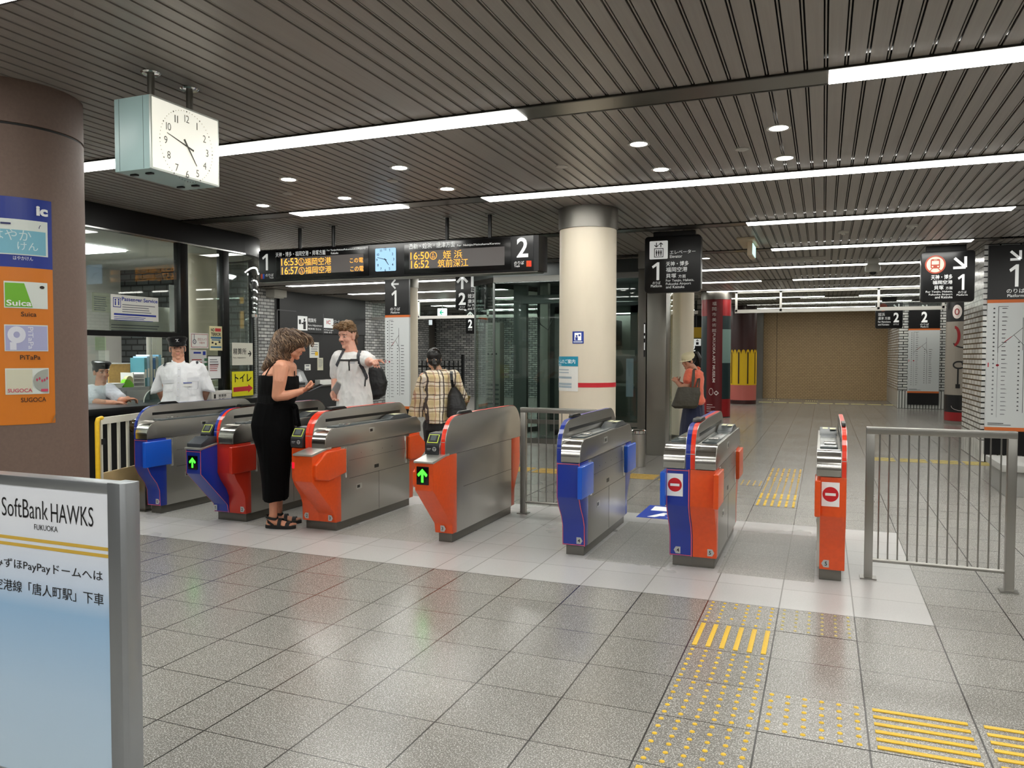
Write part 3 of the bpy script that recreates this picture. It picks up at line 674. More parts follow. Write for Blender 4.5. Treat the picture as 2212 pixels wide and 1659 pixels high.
obj('white_lettering', m, SIGNW, t)
for a, b, c, d, mm in ((78, 90, 430, 464, ORANGE), (90, 102, 430, 464, BLUEF), (1943, 1960, 336, 378, ORANGE), (1960, 1978, 336, 378, REDOR)):
    x0, x1, z0, z1 = rY(c5(a), c5(b), d5(c), d5(d), BY); obj('colour_patch', MB().box(x0, x1, BY-.003, BY, z0, z1), mm, t)
x0, x1, z0, z1 = rY(c5(884), c5(1026), d5(252), d5(412), BY)
ck = obj('clock_face', MB().prism(rrect(x0, x1, z0, z1, .012), 'y', BY-.012, BY), emis('blue_clock_glow', (176, 220, 255), .42), t)
m = MB(); cc = Vector(((x0+x1)/2, BY-.0135, (z0+z1)/2)); R_ = (x1-x0)*.42
for h in range(1, 13):
    a = 2*pi*h/12; s = str(h); hh = .028; vs, fs, p0, p1, q0, q1 = text_geo(s, .02); w = hh*(p1-p0)/(q1-q0)
    m.text(s, cc+X*(R_*sin(a)-w/2)+Z*(R_*cos(a)*1.08-hh/2), X, Z, w, hh, .02)
for ang, l0, l1, w0 in ((2*pi*(4+49/60)/12, .015, .075, .006), (2*pi*47.5/60, .02, .105, .0042)):
    d = X*sin(ang)+Z*cos(ang); n_ = X*cos(ang)-Z*sin(ang); c1 = cc-Y*.001
    m.quad(c1-d*l0-n_*w0, c1-d*l0+n_*w0, c1+d*l1+n_*w0*.6, c1+d*l1-n_*w0*.6)
obj('clock_marking', m, mat('ink_navy', (14, 20, 40), .5), ck)
# ---- hanging black direction signs
def hang_sign(name, label, x0, x1, z0, z1, yy, br, dep=.13, r=.045):
    t = thing(name, label, 'sign', ((x0+x1)/2, yy+dep/2, z0), 'black hanging direction signs')
    obj('panel', MB().prism(rrect(x0, x1, z0, z1, r), 'y', yy, yy+dep), SIGNK, t, smooth=True, bevel=.008)
    obj('bracket', MB().box(br[0], br[1], yy+.02, yy+dep-.02, z1-.005, HC), BLACKM, t, bevel=.004)
    return t
def icon_people(m, x0, x1, z0, z1, yy):
    w = x1-x0
    for i in range(3):
        c = x0+w*(.2+.3*i); m.disc((c, yy, z0+(z1-z0)*.84), X, Z, w*.075, 12); flat(m, c-w*.10, c+w*.10, z0+(z1-z0)*.38, z0+(z1-z0)*.74, yy); flat(m, c-w*.06, c+w*.06, z0+(z1-z0)*.06, z0+(z1-z0)*.4, yy)
def arrow2d(m, c, d, L, hw, th, yy, up=Z, right=X):
    # open-headed arrow: shaft plus two head bars, centre c, unit dir d (u,v)
    c = Vector(c); d = right*d[0]+up*d[1]; n_ = d.cross(right.cross(up)); tip = c+d*L/2
    m.quad(c-d*L/2-n_*th/2, c-d*L/2+n_*th/2, tip-d*th*.6+n_*th/2, tip-d*th*.6-n_*th/2)
    for s in (-1, 1):
        e = (-d+n_*s).normalized(); q = (d+n_*s).normalized()*th/2*.95
        a = tip-d*th*.35; m.quad(a-q, a+q, a+e*hw+q, a+e*hw-q)
ES = 9.70
t = hang_sign('elevator_sign', 'black hanging sign with elevator symbol and platform 1 for Tenjin', -2.092, -1.402, 2.246, 2.943, ES, (-1.99, -1.48))
kk = .3256
def c9(x): return 1180+x*kk
def d9(y): return 420+y*kk
yy = ES-.002
x0, x1, z0, z1 = rY(c9(686), c9(806), d9(312), d9(432), ES)
ic = obj('symbol', MB().prism(rrect(x0, x1, z0, z1, .012), 'y', yy-.001, ES), SIGNW, t)
m = MB(); w = x1-x0; h = z1-z0; yq = yy-.0025
fx0, fx1, fz0, fz1 = x0+w*.26, x0+w*.76, z0+h*.10, z0+h*.60
for a, b, c, d in ((fx0, fx1, fz0, fz0+w*.035), (fx0, fx1, fz1-w*.035, fz1), (fx0, fx0+w*.035, fz0, fz1), (fx1-w*.035, fx1, fz0, fz1)): flat(m, a, b, c, d, yq)
icon_people(m, fx0+w*.05, fx1-w*.05, fz0+w*.05, fz1-w*.06, yq)
arrow2d(m, (x0+w*.38, yq, z0+h*.78), (0, -1), h*.26, h*.15, h*.045, yq); arrow2d(m, (x0+w*.62, yq, z0+h*.78), (0, 1), h*.26, h*.15, h*.045, yq)
obj('symbol_mark', m, SIGNK, ic)
m = MB()
for s, a, b, c, d, bo in (('エレベーター', 820, 990, 372, 396, 0), ('Elevator', 820, 902, 402, 422, 0), ('1', 700, 750, 452, 570, .03), ('のりば', 706, 757, 578, 598, 0), ('Platform', 694, 766, 600, 617, 0), ('天神・博多', 794, 945, 446, 478, .006), ('福岡空港', 794, 936, 484, 516, .004), ('貝塚', 794, 862, 526, 556, .004), ('方面', 876, 925, 532, 554, 0),
                         ('For Tenjin, Hakata,', 794, 980, 564, 584, 0), ('Fukuoka Airport', 794, 960, 586, 606, 0), ('and Kaizuka', 794, 916, 606, 624, 0)):
    tY(m, s, c9(a), c9(b), d9(c), d9(d), yy, bo)
obj('lettering', m, SIGNW, t)
# platform 1 sign on the right
PS = 12.3; k4 = .32188
def c8(x): return 1500+x*k4
def d8(y): return 480+y*k4
t = hang_sign('platform_sign', 'black hanging sign with round train symbol and arrow, next to the brick pillar', 1.245, 1.905, 2.215, 2.918, PS, (1.31, 1.80))
yy = PS-.002; c = atY(c8(1617), d8(284), yy); RDB = mat('rust_red', (170, 70, 48), .4)
ic = obj('symbol', MB().disc(c, X, Z, .128, 40), mat('symbol_cream', (226, 206, 190), .4), t)
m = MB(); c = c-Y*.0015; m.disc(c, X, Z, .128, 40, .108)
W0 = .058
m.poly(rrect(-W0, W0, -.055, .075, .018), c, X, Z)
for a, b in ((-.03, -.075), (.03, .075)): m.quad(c+X*a+Z*-.055, c+X*(a*1.35)+Z*-.055, c+X*b+Z*-.088, c+X*(b*.75)+Z*-.088)
m.use(1); c2 = c-Y*.0012; m.poly(rrect(-.044, .044, .0, .050, .006), c2, X, Z)
for sx in (-1, 1): m.disc(c2+X*.034*sx+Z*-.028, X, Z, .011, 14)
m.poly([(-.02, .06), (.02, .06), (.02, .066), (-.02, .066)], c2, X, Z)
obj('train_mark', m, [RDB, mat('symbol_cream', (226, 206, 190), .4)], ic)
m = MB()
arrow2d(m, atY(c8(1786), d8(274), yy), (.72, -.70), .20, .15, .036, yy)
for s, a, b, e, d, bo in (('1', 1766, 1812, 350, 455, .03), ('のりば', 1770, 1826, 462, 478, 0), ('Platform', 1760, 1833, 482, 494, 0), ('天神・博多', 1588, 1732, 354, 386, .006), ('福岡空港', 1598, 1732, 392, 418, .004), ('貝塚', 1608, 1672, 426, 454, .004), ('方面', 1686, 1732, 432, 452, 0),
                         ('For Tenjin, Hakata,', 1553, 1732, 462, 478, 0), ('Fukuoka Airport', 1573, 1732, 480, 496, 0), ('and Kaizuka', 1614, 1732, 496, 512, 0)):
    tY(m, s, c8(a), c8(b), d8(e), d8(d), yy, bo)
obj('lettering', m, SIGNW, t)
# platform 2 arrow sign, left of the elevator
AS = 13.3; ka = .2291
def ca(x): return 820+x*ka
def da(y): return 580+y*ka
t = hang_sign('platform_sign', 'black hanging sign with up arrow and big 2, beside the glass elevator', -6.46, -5.74, 2.325, 2.975, AS, (-6.3, -5.9))
yy = AS-.002; m = MB()
arrow2d(m, atY(ca(779), da(131), yy), (0, 1), .25, .15, .05, yy)
for s, a, b, e, d, bo in (('2', 745, 812, 228, 345, .03), ('のりば', 755, 805, 356, 370, 0), ('Platform', 747, 812, 376, 392, 0), ('エレベーター', 862, 968, 182, 202, 0), ('Elevator', 862, 925, 208, 222, 0), ('姪浜', 832, 908, 240, 280, .004), ('唐津', 832, 908, 290, 328, .004), ('方面', 915, 968, 296, 322, 0), ('For Meinohama', 832, 985, 335, 360, 0), ('and Karatsu', 832, 975, 366, 390, 0)):
    tY(m, s, ca(a), ca(b), da(e), da(d), yy, bo)
obj('lettering', m, SIGNW, t)
x0, x1, z0, z1 = rY(ca(862), ca(970), da(66), da(176), AS)
ic = obj('symbol', MB().prism(rrect(x0, x1, z0, z1, .012), 'y', yy-.001, AS), SIGNW, t)
m = MB(); w = x1-x0; h = z1-z0; yq = yy-.0025; fx0, fx1, fz0, fz1 = x0+w*.26, x0+w*.76, z0+h*.10, z0+h*.60
for a, b, c, d in ((fx0, fx1, fz0, fz0+w*.035), (fx0, fx1, fz1-w*.035, fz1), (fx0, fx0+w*.035, fz0, fz1), (fx1-w*.035, fx1, fz0, fz1)): flat(m, a, b, c, d, yq)
icon_people(m, fx0+w*.05, fx1-w*.05, fz0+w*.05, fz1-w*.06, yq)
obj('symbol_mark', m, SIGNK, ic)
# distant platform 2 signs
def far_sign(label, x0, x1, z0, z1, yy, right):
    t = hang_sign('platform_sign', label, x0, x1, z0, z1, yy, (x0+.15, x1-.15))
    m = MB(); yq = yy-.003; w = x1-x0; h = z1-z0
    u = x0+w*(.66 if right else .12)
    m.text('2', (u, yq, z0+h*.22), X, Z, w*.2, h*.36, .03); m.text('のりば', (u, yq, z0+h*.12), X, Z, w*.2, h*.06)
    arrow2d(m, (u+w*.1, yq, z0+h*.78), (.7, -.7) if right else (0, 1), h*.26, h*.2, h*.05, yq)
    v = x0+w*(.1 if right else .44)
    m.text('姪浜', (v, yq, z0+h*.46), X, Z, w*.24, h*.12); m.text('唐津 方面', (v, yq, z0+h*.32), X, Z, w*.44, h*.11); m.text('For Meinohama', (v, yq, z0+h*.21), X, Z, w*.46, h*.07); m.text('and Karatsu', (v, yq, z0+h*.11), X, Z, w*.4, h*.07)
    obj('lettering', m, SIGNW, t)
    if right: obj('symbol', MB().disc((x0+w*.27, yq, z0+h*.78), X, Z, w*.16, 28), RDB, t)
    return t
a = atY(1892, 640, 22.5); b = atY(1950, 709, 22.5)
far_sign('distant black platform 2 sign left of the far map board', a.x, b.x, b.z, b.z+.70, 22.5, True)
a = atY(1006, 640, 19.6); b = atY(1042, 720, 19.6)
far_sign('distant black platform 2 sign under the up-arrow sign, against brick', a.x, a.x+.62, b.z, b.z+.66, 19.6, False)
# green exit pictogram box (left background) and lit exit sign box (centre)
a = atY(945, 684, 20.0); b = atY(963, 666, 20.0)
t = thing('exit_light', 'small lit sign with green left arrow in the left background', 'exit sign', (a.x+.1, 20.0, a.z))
obj('box', MB().box(a.x, b.x, 20.0, 20.08, a.z, b.z), emis('exit_white', (225, 250, 240), 1.2), t, bevel=.006)
m = MB(); arrow2d(m, ((a.x+b.x)/2, 19.998, (a.z+b.z)/2), (-1, 0), .13, .09, .03, 19.998); obj('arrow', m, emis('exit_green', (10, 170, 130), .8), t)
obj('hanger', MB().box((a.x+b.x)/2-.01, (a.x+b.x)/2+.01, 20.03, 20.05, b.z, HC), DET, t)
a = atY(1625, 556, 11.0); t = thing('exit_sign_box', 'beige exit sign box seen edge-on under the ceiling', 'exit sign', (a.x, 11.0, a.z))
obj('mount_plate', MB().box(a.x-.16, a.x+.06, 10.55, 11.45, HC-.03, HC), mat('fixture_beige', (206, 190, 162), .45), t, bevel=.004)
obj('case', MB().box(a.x-.045, a.x+.02, 10.75, 11.25, a.z, HC-.03), mat('fixture_beige', (206, 190, 162), .45), t, bevel=.006)
obj('lit_face', MB().box(a.x+.02, a.x+.026, 10.77, 11.23, a.z+.02, HC-.05), emis('exit_face', (190, 240, 225), .6), t)
# ---- route map boards
MAPW = mat('map_white', (214, 218, 218), .3)
MAPO = mat('map_orange', (214, 110, 48), .4)
MAPL = mat('map_line', (120, 124, 128), .5); MAPK = mat('map_ink', (60, 62, 66), .5)
def map_board(label, x0, x1, yy, arrow, num, dep=.05, foot=.115, zo=(2.192, 2.237), zt=2.975, zb=(.444, .495), faded=False):
    t = thing('route_map_board', label, 'map board', ((x0+x1)/2, yy, foot), 'station route map boards')
    obj('header', MB().box(x0, x1, yy-dep, yy, zo[1], zt), SIGNK, t)
    obj('orange_band', MB().box(x0, x1, yy-dep, yy, zo[0], zo[1]), MAPO, t)
    obj('map_panel', MB().box(x0, x1, yy-dep, yy, zb[1], zo[0]), MAPW, t)
    obj('orange_band', MB().box(x0, x1, yy-dep, yy, zb[0], zb[1]), MAPO, t)
    obj('foot_panel', MB().box(x0, x1, yy-dep, yy, foot, zb[0]), SIGNK, t)
    yq = yy-dep-.002; m = MB(); w = x1-x0
    cx = x0+w*arrow[2]
    if num:
        m.text(num, (cx-.075, yq, zo[1]+.17), X, Z, .15 if num == '2' else .11, .30, .03)
        m.text('のりば', (cx-.10, yq, zo[1]+.085), X, Z, .21, .06); m.text('Platform', (cx-.09, yq, zo[1]+.03), X, Z, .19, .04)
    arrow2d(m, (cx, yq, zo[1]+.59), arrow[:2], .17, .12, .034, yq)
    obj('lettering', m, SIGNW, t)
    # schematic route lines with stops
    m = MB(); H = zo[0]-zb[1]; z0 = zb[1]
    def P(u, v): return Vector((x0+w*u, yq, z0+H*v))
    def seg(a, b, th):
        a, b = P(*a), P(*b); d = (b-a).normalized(); n_ = Vector((-d.z, 0, d.x))*th/2; m.quad(a-n_, a+n_, b+n_, b-n_)
    seg((.18, .97), (.18, .60), .006); seg((.58, .97 if False else .88), (.58, .62), .006); seg((.18, .64), (.58, .80), .006); seg((.44, .74), (.60, .66), .006); seg((.60, .66), (.60, .12), .006); seg((.18, .97), (.34, .97), .006)
    m.use(1); seg((.18, .60), (.18, .08), .004)
    m.use(0)
    rnd = random.Random(len(label))
    for i in range(26):
        v = .955-.034*i
        if v > .10:
            m.use(0 if i < 13 else 1)
            p = P(.11, v); m.poly([(-.010, -.008), (.010, -.008), (.012, .006), (0, .012), (-.012, .006)], p, X, Z)
            p = P(.24, v); m.quad(p+Z*-.004, p+X*(.03+.05*rnd.random())+Z*-.004, p+X*(.05)+Z*.006, p+Z*.006)
        if v < .70 and v > .12:
            m.use(0); p = P(.52, v); m.poly([(-.012, -.007), (.012, -.007), (.008, .009), (-.008, .009)], p, X, Z)
            p = P(.66, v); m.quad(p+Z*-.004, p+X*(.05+.05*rnd.random())+Z*-.004, p+X*(.06)+Z*.006, p+Z*.006)
    m.use(0); flat(m, x0+w*.04, x0+w*.3, z0+H*.028, z0+H*.034, yq); flat(m, x0+w*.04, x0+w*.42, z0+H*.016, z0+H*.021, yq)
    m.use(2); seg((.03, .485), (.03, .52), .012); seg((.155, .50), (.205, .50), .018); seg((.28, .685), (.40, .73), .006); m.disc(P(.18, .50), X, Z, .016, 16, .009)
    obj('route_diagram', m, [MAPK, MAPL, mat('map_red', (200, 40, 60), .5)], t)
    return t
map_board('white route map board with black header, on the brick pillar at the right edge', 2.075, 2.80, 12.42, (.72, -.70, .44), '1')
map_board('white route map board with black platform 2 header on the far brick wall', 2.19, 2.97, 24.45, (.72, -.70, .5), '2', faded=True)
map_board('white route map board with left arrow, before the beige pillar at left', -7.848, -7.322, 13.12, (-1, 0, .42), '1')
# ---- glass smoke barrier hung across the hall
RAILW = mat('barrier_white', (196, 194, 188), .4, .3)
t = thing('smoke_barrier', 'white-framed glass smoke barrier hanging across the hall', 'smoke barrier', (0, 19.3, 2.45))
zb = atY(1700, 672, 19.3).z
for a, b in ((-12, -2.85), (-1.98, 2.45), (3.3, 8)):
    obj('bottom_rail', MB().box(a, b, 19.27, 19.33, zb-.03, zb+.05), RAILW, t)
    obj('head_rail', MB().box(a, b, 19.27, 19.33, HC-.05, HC), RAILW, t)
    obj('glass_pane', MB().box(a, b, 19.296, 19.304, zb+.04, HC-.05), glassmat('barrier_glass', (236, 240, 238)), t)
for xx in (-10.5, -8.4, -6.6, -3.0, -1.95, -.95, 1.12, 2.4):
    obj('frame_post', MB().box(xx-.025, xx+.025, 19.27, 19.33, zb, HC), RAILW, t)
# ---- wrapped pillars in the distance
class Cyl:
    def __init__(s, cx, cy, r): s.cx, s.cy, s.r = cx, cy, r
    def uv(s, x, y):
        d = ray(x, y); a = d.x*d.x+d.y*d.y; b = -(d.x*s.cx+d.y*s.cy); c = s.cx**2+s.cy**2-s.r**2
        q = b*b-a*c; tt = (-b-sqrt(max(q, 0)))/a; p = CAM+d*tt; return atan2(p.y-s.cy, p.x-s.cx), p.z
    def pt(s, th, z, o=0.0): return Vector((s.cx+(s.r+o)*cos(th), s.cy+(s.r+o)*sin(th), z))
    def patch(s, m, t0, t1, z0, z1, o=.002, n=12):
        vs = []
        for i in range(n+1):
            th = t0+(t1-t0)*i/n; vs += [s.pt(th, z0, o), s.pt(th, z1, o)]
        return m.add(vs, [(2*i, 2*i+2, 2*i+3, 2*i+1) for i in range(n)])
    def text(s, m, body, t0, z0, w, h, o=.004, bold=0.0, down=False):     # t0 angle of the left edge
        f = (lambda x, y: s.pt(t0+y/s.r, z0-x, o)) if down else (lambda x, y: s.pt(t0+x/s.r, z0+y, o))
        return m.text(body, (0, 0, 0), X, Z, w, h, bold, fn=f)
    def strip(s, m, f0, f1, ta, tb, o=.004, n=16):        # between two curves z = f0(k), z = f1(k), k in 0..1
        vs = []
        for i in range(n+1):
            k = i/n; vs += [s.pt(ta+(tb-ta)*k, f0(k), o), s.pt(ta+(tb-ta)*k, f1(k), o)]
        return m.add(vs, [(2*i, 2*i+2, 2*i+3, 2*i+1) for i in range(n)])
    def poly(s, m, pts, o=.004): return m.add([s.pt(a, b, o) for a, b in pts], [tuple(range(len(pts)))])
MAROON = mat('banner_maroon', (98, 10, 18), .4); REDB = mat('banner_red', (150, 22, 28), .4)
TEALD = mat('wrap_dark_teal', (24, 44, 46), .4); TEALL = mat('wrap_pale_teal', (120, 146, 140), .4)
cy = Cyl(-2.42, 19.35, .345)
p = struct('pillar_red', MB().lathe([(cy.r, 0), (cy.r, HC)], (cy.cx, cy.cy, 0), 64), TEALD, smooth=True, label='pillar wrapped in a dark red art museum banner')
obj('cap', MB().lathe([(cy.r+.012, 2.81), (cy.r+.012, HC)], (cy.cx, cy.cy, 0), 48), CAPM, p, smooth=True)
fa = atan2(-cy.cy, -cy.cx)   # angle facing the camera
o = obj('lower_band', cy.patch(MB(), fa-1.5, fa+1.5, 0.02, .44, .002, 24), REDB, p); obj('upper_band', cy.patch(MB(), fa-1.5, fa+1.5, 2.42, 2.81, .002, 24), REDB, p)
obj('pale_field', cy.patch(MB(), fa+.35, fa+1.5, 1.3, 2.1, .002, 16), TEALL, p)
u0, _ = cy.uv(1527, 760); u1, _ = cy.uv(1560, 760)
bn = obj('banner', cy.patch(MB(), u0, u1, .02, 2.81, .006, 12), MAROON, p)
m = MB(); uc, z = cy.uv(1543.5, 690)
for i, ch in enumerate('福岡市美術館'):
    z = cy.uv(1543, 660+i*11.6)[1]; cy.text(m, ch, uc-.055/cy.r, z, .095, .09, .009)
zt = cy.uv(1543, 720)[1]; zb2 = cy.uv(1543, 826)[1]
cy.text(m, 'FUKUOKA ART MUSEUM', uc-.035/cy.r, zt, zt-zb2, .062, .009, .02, True)
for i, (a, b) in enumerate(((875, .14), (880, .20), (884, .10), (889, .18))): z = cy.uv(1543, a)[1]; cy.patch(m, u0+.05, u0+.05+b/cy.r, z, z+.012, .009, 4)
uu, z = cy.uv(1547, 849); cy.poly(m, [(uu-.06/cy.r, z), (uu, z-.06), (uu+.06/cy.r, z), (uu, z+.06)], .009)
uu, z = cy.uv(1536, 846); ring = [(uu+.05*cos(a)/cy.r, z+.085*sin(a)) for a in [2*pi*i/20 for i in range(20)]]; rin = [(uu+.04*cos(a)/cy.r, z+.073*sin(a)) for a in [2*pi*i/20 for i in range(20)]]
m.add([cy.pt(a, b, .009) for a, b in ring+rin], [(i, (i+1) % 20, 20+(i+1) % 20, 20+i) for i in range(20)])
obj('lettering', m, mat('banner_white', (226, 214, 210), .5), bn)
# right pillar with an abstract wrap (plain stand-in)
cy = Cyl(2.86, 19.4, .385); fa = atan2(-cy.cy, -cy.cx)
WK = mat('wrap_black', (18, 18, 20), .35); WB = mat('wrap_grey_beige', (150, 142, 132), .45)
p = struct('pillar_wrapped', MB().lathe([(cy.r, 0), (cy.r, HC)], (cy.cx, cy.cy, 0), 64), WK, smooth=True, label='pillar with a black and grey abstract wrap and a red band at its foot')
obj('skirting', MB().lathe([(cy.r+.004, 0), (cy.r+.004, .07)], (cy.cx, cy.cy, 0), 48), PLAST, p, smooth=True)
obj('red_band', cy.patch(MB(), fa-1.6, fa+1.6, .075, .26, .003, 24), REDB, p)
z0 = cy.uv(2080, 854)[1]; z1 = cy.uv(2080, 694)[1]
bb = obj('grey_field', cy.patch(MB(), fa-1.6, fa+1.6, z0, z1, .003, 24), WB, p)
m = MB()
def cring(m, u, z, ru, rz, th, o=.007, a0=0, a1=2*pi):
    n = 20; A = [a0+(a1-a0)*i/n for i in range(n+1)]
    m.add([cy.pt(fa+(u+ru*cos(a))/cy.r, z+rz*sin(a), o) for a in A]+[cy.pt(fa+(u+(ru-th)*cos(a))/cy.r, z+(rz-th)*sin(a), o) for a in A], [(i, i+1, n+2+i, n+1+i) for i in range(n)])
cring(m, .10, 1.32, .17, .13, .05); cring(m, -.12, 1.28, .13, .09, .035); cring(m, .05, 1.75, .30, .12, .03, a0=pi, a1=2*pi)
for a in range(4): d = Vector((cos(a*pi/4), sin(a*pi/4)))*.10; n_ = Vector((-d.y, d.x)).normalized()*.008; q = (.06, 2.02); cy.poly(m, [(fa+(q[0]+d.x*s+n_.x*t2)/cy.r, q[1]+d.y*s+n_.y*t2) for s, t2 in ((-1, -1), (-1, 1), (1, 1), (1, -1))], .007)
cy.patch(m, fa-.15/cy.r, fa-.12/cy.r, .85, 1.2, .007, 2); cy.patch(m, fa-.18/cy.r, fa-.09/cy.r, .78, .87, .007, 3)
obj('painted_shape', m, WK, bb)
m = MB(); cring(m, -.22, 1.9, .12, .22, .06, a0=-pi/2, a1=pi/2); obj('red_shape', m, REDB, bb)
m = MB(); cring(m, -.18, 2.42, .10, .15, .10); m.use(1); cring(m, -.18, 2.42, .05, .07, .02, .010); obj('eye_shape', m, [mat('banner_white', (226, 214, 210), .5), REDB], p)
m = MB(); cring(m, .16, .52, .12, .12, .008, a0=pi, a1=2*pi); cring(m, .2, 2.5, .10, .16, .008, a0=pi, a1=2*pi); cring(m, -.05, .40, .22, .10, .008, a0=pi, a1=2*pi); obj('white_line', m, mat('banner_white', (226, 214, 210), .5), p)
# far pillar with a yellow fruit-like wrap (plain stand-in)
cy = Cyl(-2.30, 25.0, .39); fa = atan2(-cy.cy, -cy.cx)
p = struct('pillar_yellow', MB().lathe([(cy.r, 0), (cy.r, HC)], (cy.cx, cy.cy, 0), 64), mat('wrap_maroon_brown', (58, 24, 24), .4), smooth=True, label='far pillar wrapped in maroon with a yellow striped shape')
za = cy.uv(1608, 871)[1]; zb3 = cy.uv(1608, 832)[1]; zc = cy.uv(1608, 755)[1]
obj('pink_field', cy.patch(MB(), fa-1.5, fa+1.5, .12, zb3, .002, 20), mat('wrap_pink', (196, 104, 94), .45), p)
m = MB()
for i in range(9):
    th = fa-1.36+i*.34; m.use(0)
    cy.strip(m, lambda k: zb3, lambda k: zc-.14*abs(2*k-1)**3, th-.17, th+.17, .006, 8)
    if i % 2: m.use(1); cy.patch(m, th-.05, th+.05, zb3+.04, zc-.08, .013, 3)
obj('yellow_shape', m, [mat('wrap_yellow', (232, 190, 20), .4), mat('wrap_dark_stripe', (60, 40, 20), .4)], p)
# ------------------------------------------------------------------ card poster on the terracotta pillar
cy = Cyl(LCX, LCY, LCR)
uR, zT = cy.uv(110, 436); _, zM = cy.uv(112, 583); _, zB = cy.uv(117, 913)
uL = uR - .62/LCR
PB = mat('poster_blue', (22, 48, 138), .4); PO = mat('poster_orange', (208, 118, 22), .4); CARDW = mat('card_white', (214, 220, 214), .35)
t = thing('fare_card_poster', 'blue and orange poster of transit cards on the brown pillar', 'poster', (LCX, LCY, zB))
obj('blue_field', cy.patch(MB(), uL, uR, zM, zT, .003, 24), PB, t)
obj('orange_field', cy.patch(MB(), uL, uR, zB, zM, .003, 24), PO, t)
obj('curled_corner', MB().add([cy.pt(uR-.055, zB, .004), cy.pt(uR+.002, zB+.055, .004), cy.pt(uR-.03, zB+.03, .022)], [(0, 1, 2)]), mat('paper_back', (150, 130, 100), .6), t)
def card(x0, x1, ya, yb, bg, name='card_picture', o=.006):      # photo box; ya/yb at its right edge
    u1, z1 = cy.uv(x1, ya); _, z0 = cy.uv(x1, yb); u0 = cy.uv(x0, ya)[0] if x0 > 0 else u1-.40/LCR
    return u0, u1, z0, z1, obj(name, cy.patch(MB(), u0, u1, z0, z1, o, 12), bg, t)
u0, u1, z0, z1, c = card(-1, 101, 481, 556, CARDW)
w = u1-u0; h = z1-z0
obj('pale_blue_field', cy.patch(MB(), u0+.02, u1-.03, z0+h*.03, z0+h*.70, .008, 12), mat('card_sky', (118, 178, 198), .4), c)
m = MB(); cy.text(m, 'はやか', cy.uv(1, 520)[0]-.04/LCR, z0+h*.40, .185, .060, .010); cy.text(m, 'けん', cy.uv(37, 530)[0], z0+h*.14, .10, .045, .010)
obj('card_lettering', m, mat('card_pale_ink', (206, 224, 226), .5), c)
m = MB(); u2, z2 = cy.uv(82, 491); cy.poly(m, [(u2, z2-.006), (u2+.008, z2-.012), (u2+.016, z2+.004), (u2+.032, z2+.010), (u2+.016, z2+.010), (u2+.006, z2+.002)], .009); cy.patch(m, cy.uv(1, 478)[0], cy.uv(23, 483)[0], cy.uv(10, 484)[1], cy.uv(10, 480)[1], .009, 3)
obj('card_mark', m, mat('card_navy', (26, 36, 90), .5), c)
m = MB(); u2, z2 = cy.uv(77, 466); cy.text(m, 'ic', u2, z2, .062, .055, .008, .05); obj('ic_mark', m, WHITE, t)
m = MB(); u2, z2 = cy.uv(28, 558); cy.text(m, 'はやかけん', u2, z2-.008, .095, .022, .008); obj('caption', m, WHITE, t)
KINK = mat('poster_ink', (40, 24, 10), .5)
# second card
u0, u1, z0, z1, c = card(8, 101, 612, 668, CARDW); h = z1-z0; w = u1-u0
m = MB(); cy.strip(m, lambda k: z0+h*.04, lambda k: z0+h*(.94 if k < .7 else .94-.9*(k-.7)/.3), u0+.012, u0+w*.63, .008, 20); obj('green_field', m, mat('card_green', (110, 178, 40), .4), c)
m = MB(); cy.text(m, 'Suica', u0+w*.05, z0+h*.08, w*LCR*.55, h*.22, .011, .02); obj('card_lettering', m, WHITE, c)
m = MB(); cy.poly(m, [(u0+w*(.86+.06*cos(a)), z0+h*(.82+.06*sin(a))) for a in [2*pi*i/14 for i in range(14)]], .009); obj('card_mark', m, KINK, c)
m = MB(); u2, z2 = cy.uv(45, 681); cy.text(m, 'Suica', u2, z2-.006, .075, .026, .008, .01); obj('caption', m, KINK, t)
# third card
u0, u1, z0, z1, c = card(9, 102, 703, 759, CARDW); h = z1-z0; w = u1-u0
obj('lilac_field', cy.patch(MB(), u0+.012, u1-.012, z0+h*.03, z1-h*.04, .008, 10), mat('card_lilac', (166, 168, 204), .4), c)
m = MB()
A = [2*pi*i/20 for i in range(21)]
m.add([cy.pt(u0+w*(.27+.20*cos(a)), z0+h*(.62+.32*sin(a)), .010) for a in A]+[cy.pt(u0+w*(.27+.07*cos(a)), z0+h*(.62+.12*sin(a)), .010) for a in A], [(i, i+1, 22+i, 21+i) for i in range(20)])
cy.patch(m, u0+w*.12, u0+w*.26, z0+h*.05, z0+h*.34, .010, 3)
cy.text(m, 'PiTaPa', u0+w*.52, z0+h*.92, h*.84, w*LCR*.12, .010, .01, True); obj('card_lettering', m, mat('card_pale', (214, 216, 226), .4), c)
m = MB(); u2, z2 = cy.uv(43, 774); cy.text(m, 'PiTaPa', u2, z2-.008, .10, .026, .008, .01); obj('caption', m, KINK, t)
# fourth card
u0, u1, z0, z1, c = card(11, 104, 795, 850, CARDW); h = z1-z0; w = u1-u0
obj('cream_field', cy.patch(MB(), u0+.012, u0+w*.6, z0+h*.04, z1-h*.04, .008, 8), mat('card_cream', (206, 204, 182), .4), c)
m = MB(); cy.strip(m, lambda k: z0+h*(.5-.46*sqrt(max(0, 1-(1-k)**2))), lambda k: z0+h*(.5+.46*sqrt(max(0, 1-(1-k)**2))), u0+w*.61, u1-.012, .0095, 16); obj('grey_field', m, mat('card_grey', (160, 164, 156), .4), c)
m = MB(); cy.text(m, 'SUGOCA', u0+w*.05, z0+h*.08, w*LCR*.54, h*.14, .010, .02); CPK = mat('card_pink', (196, 66, 96), .4); obj('card_lettering', m, CPK, c); m = MB(); cy.patch(m, u0+w*.79, u0+w*.96, z0+h*.09, z0+h*.19, .012, 3); obj('card_mark', m, CPK, c)
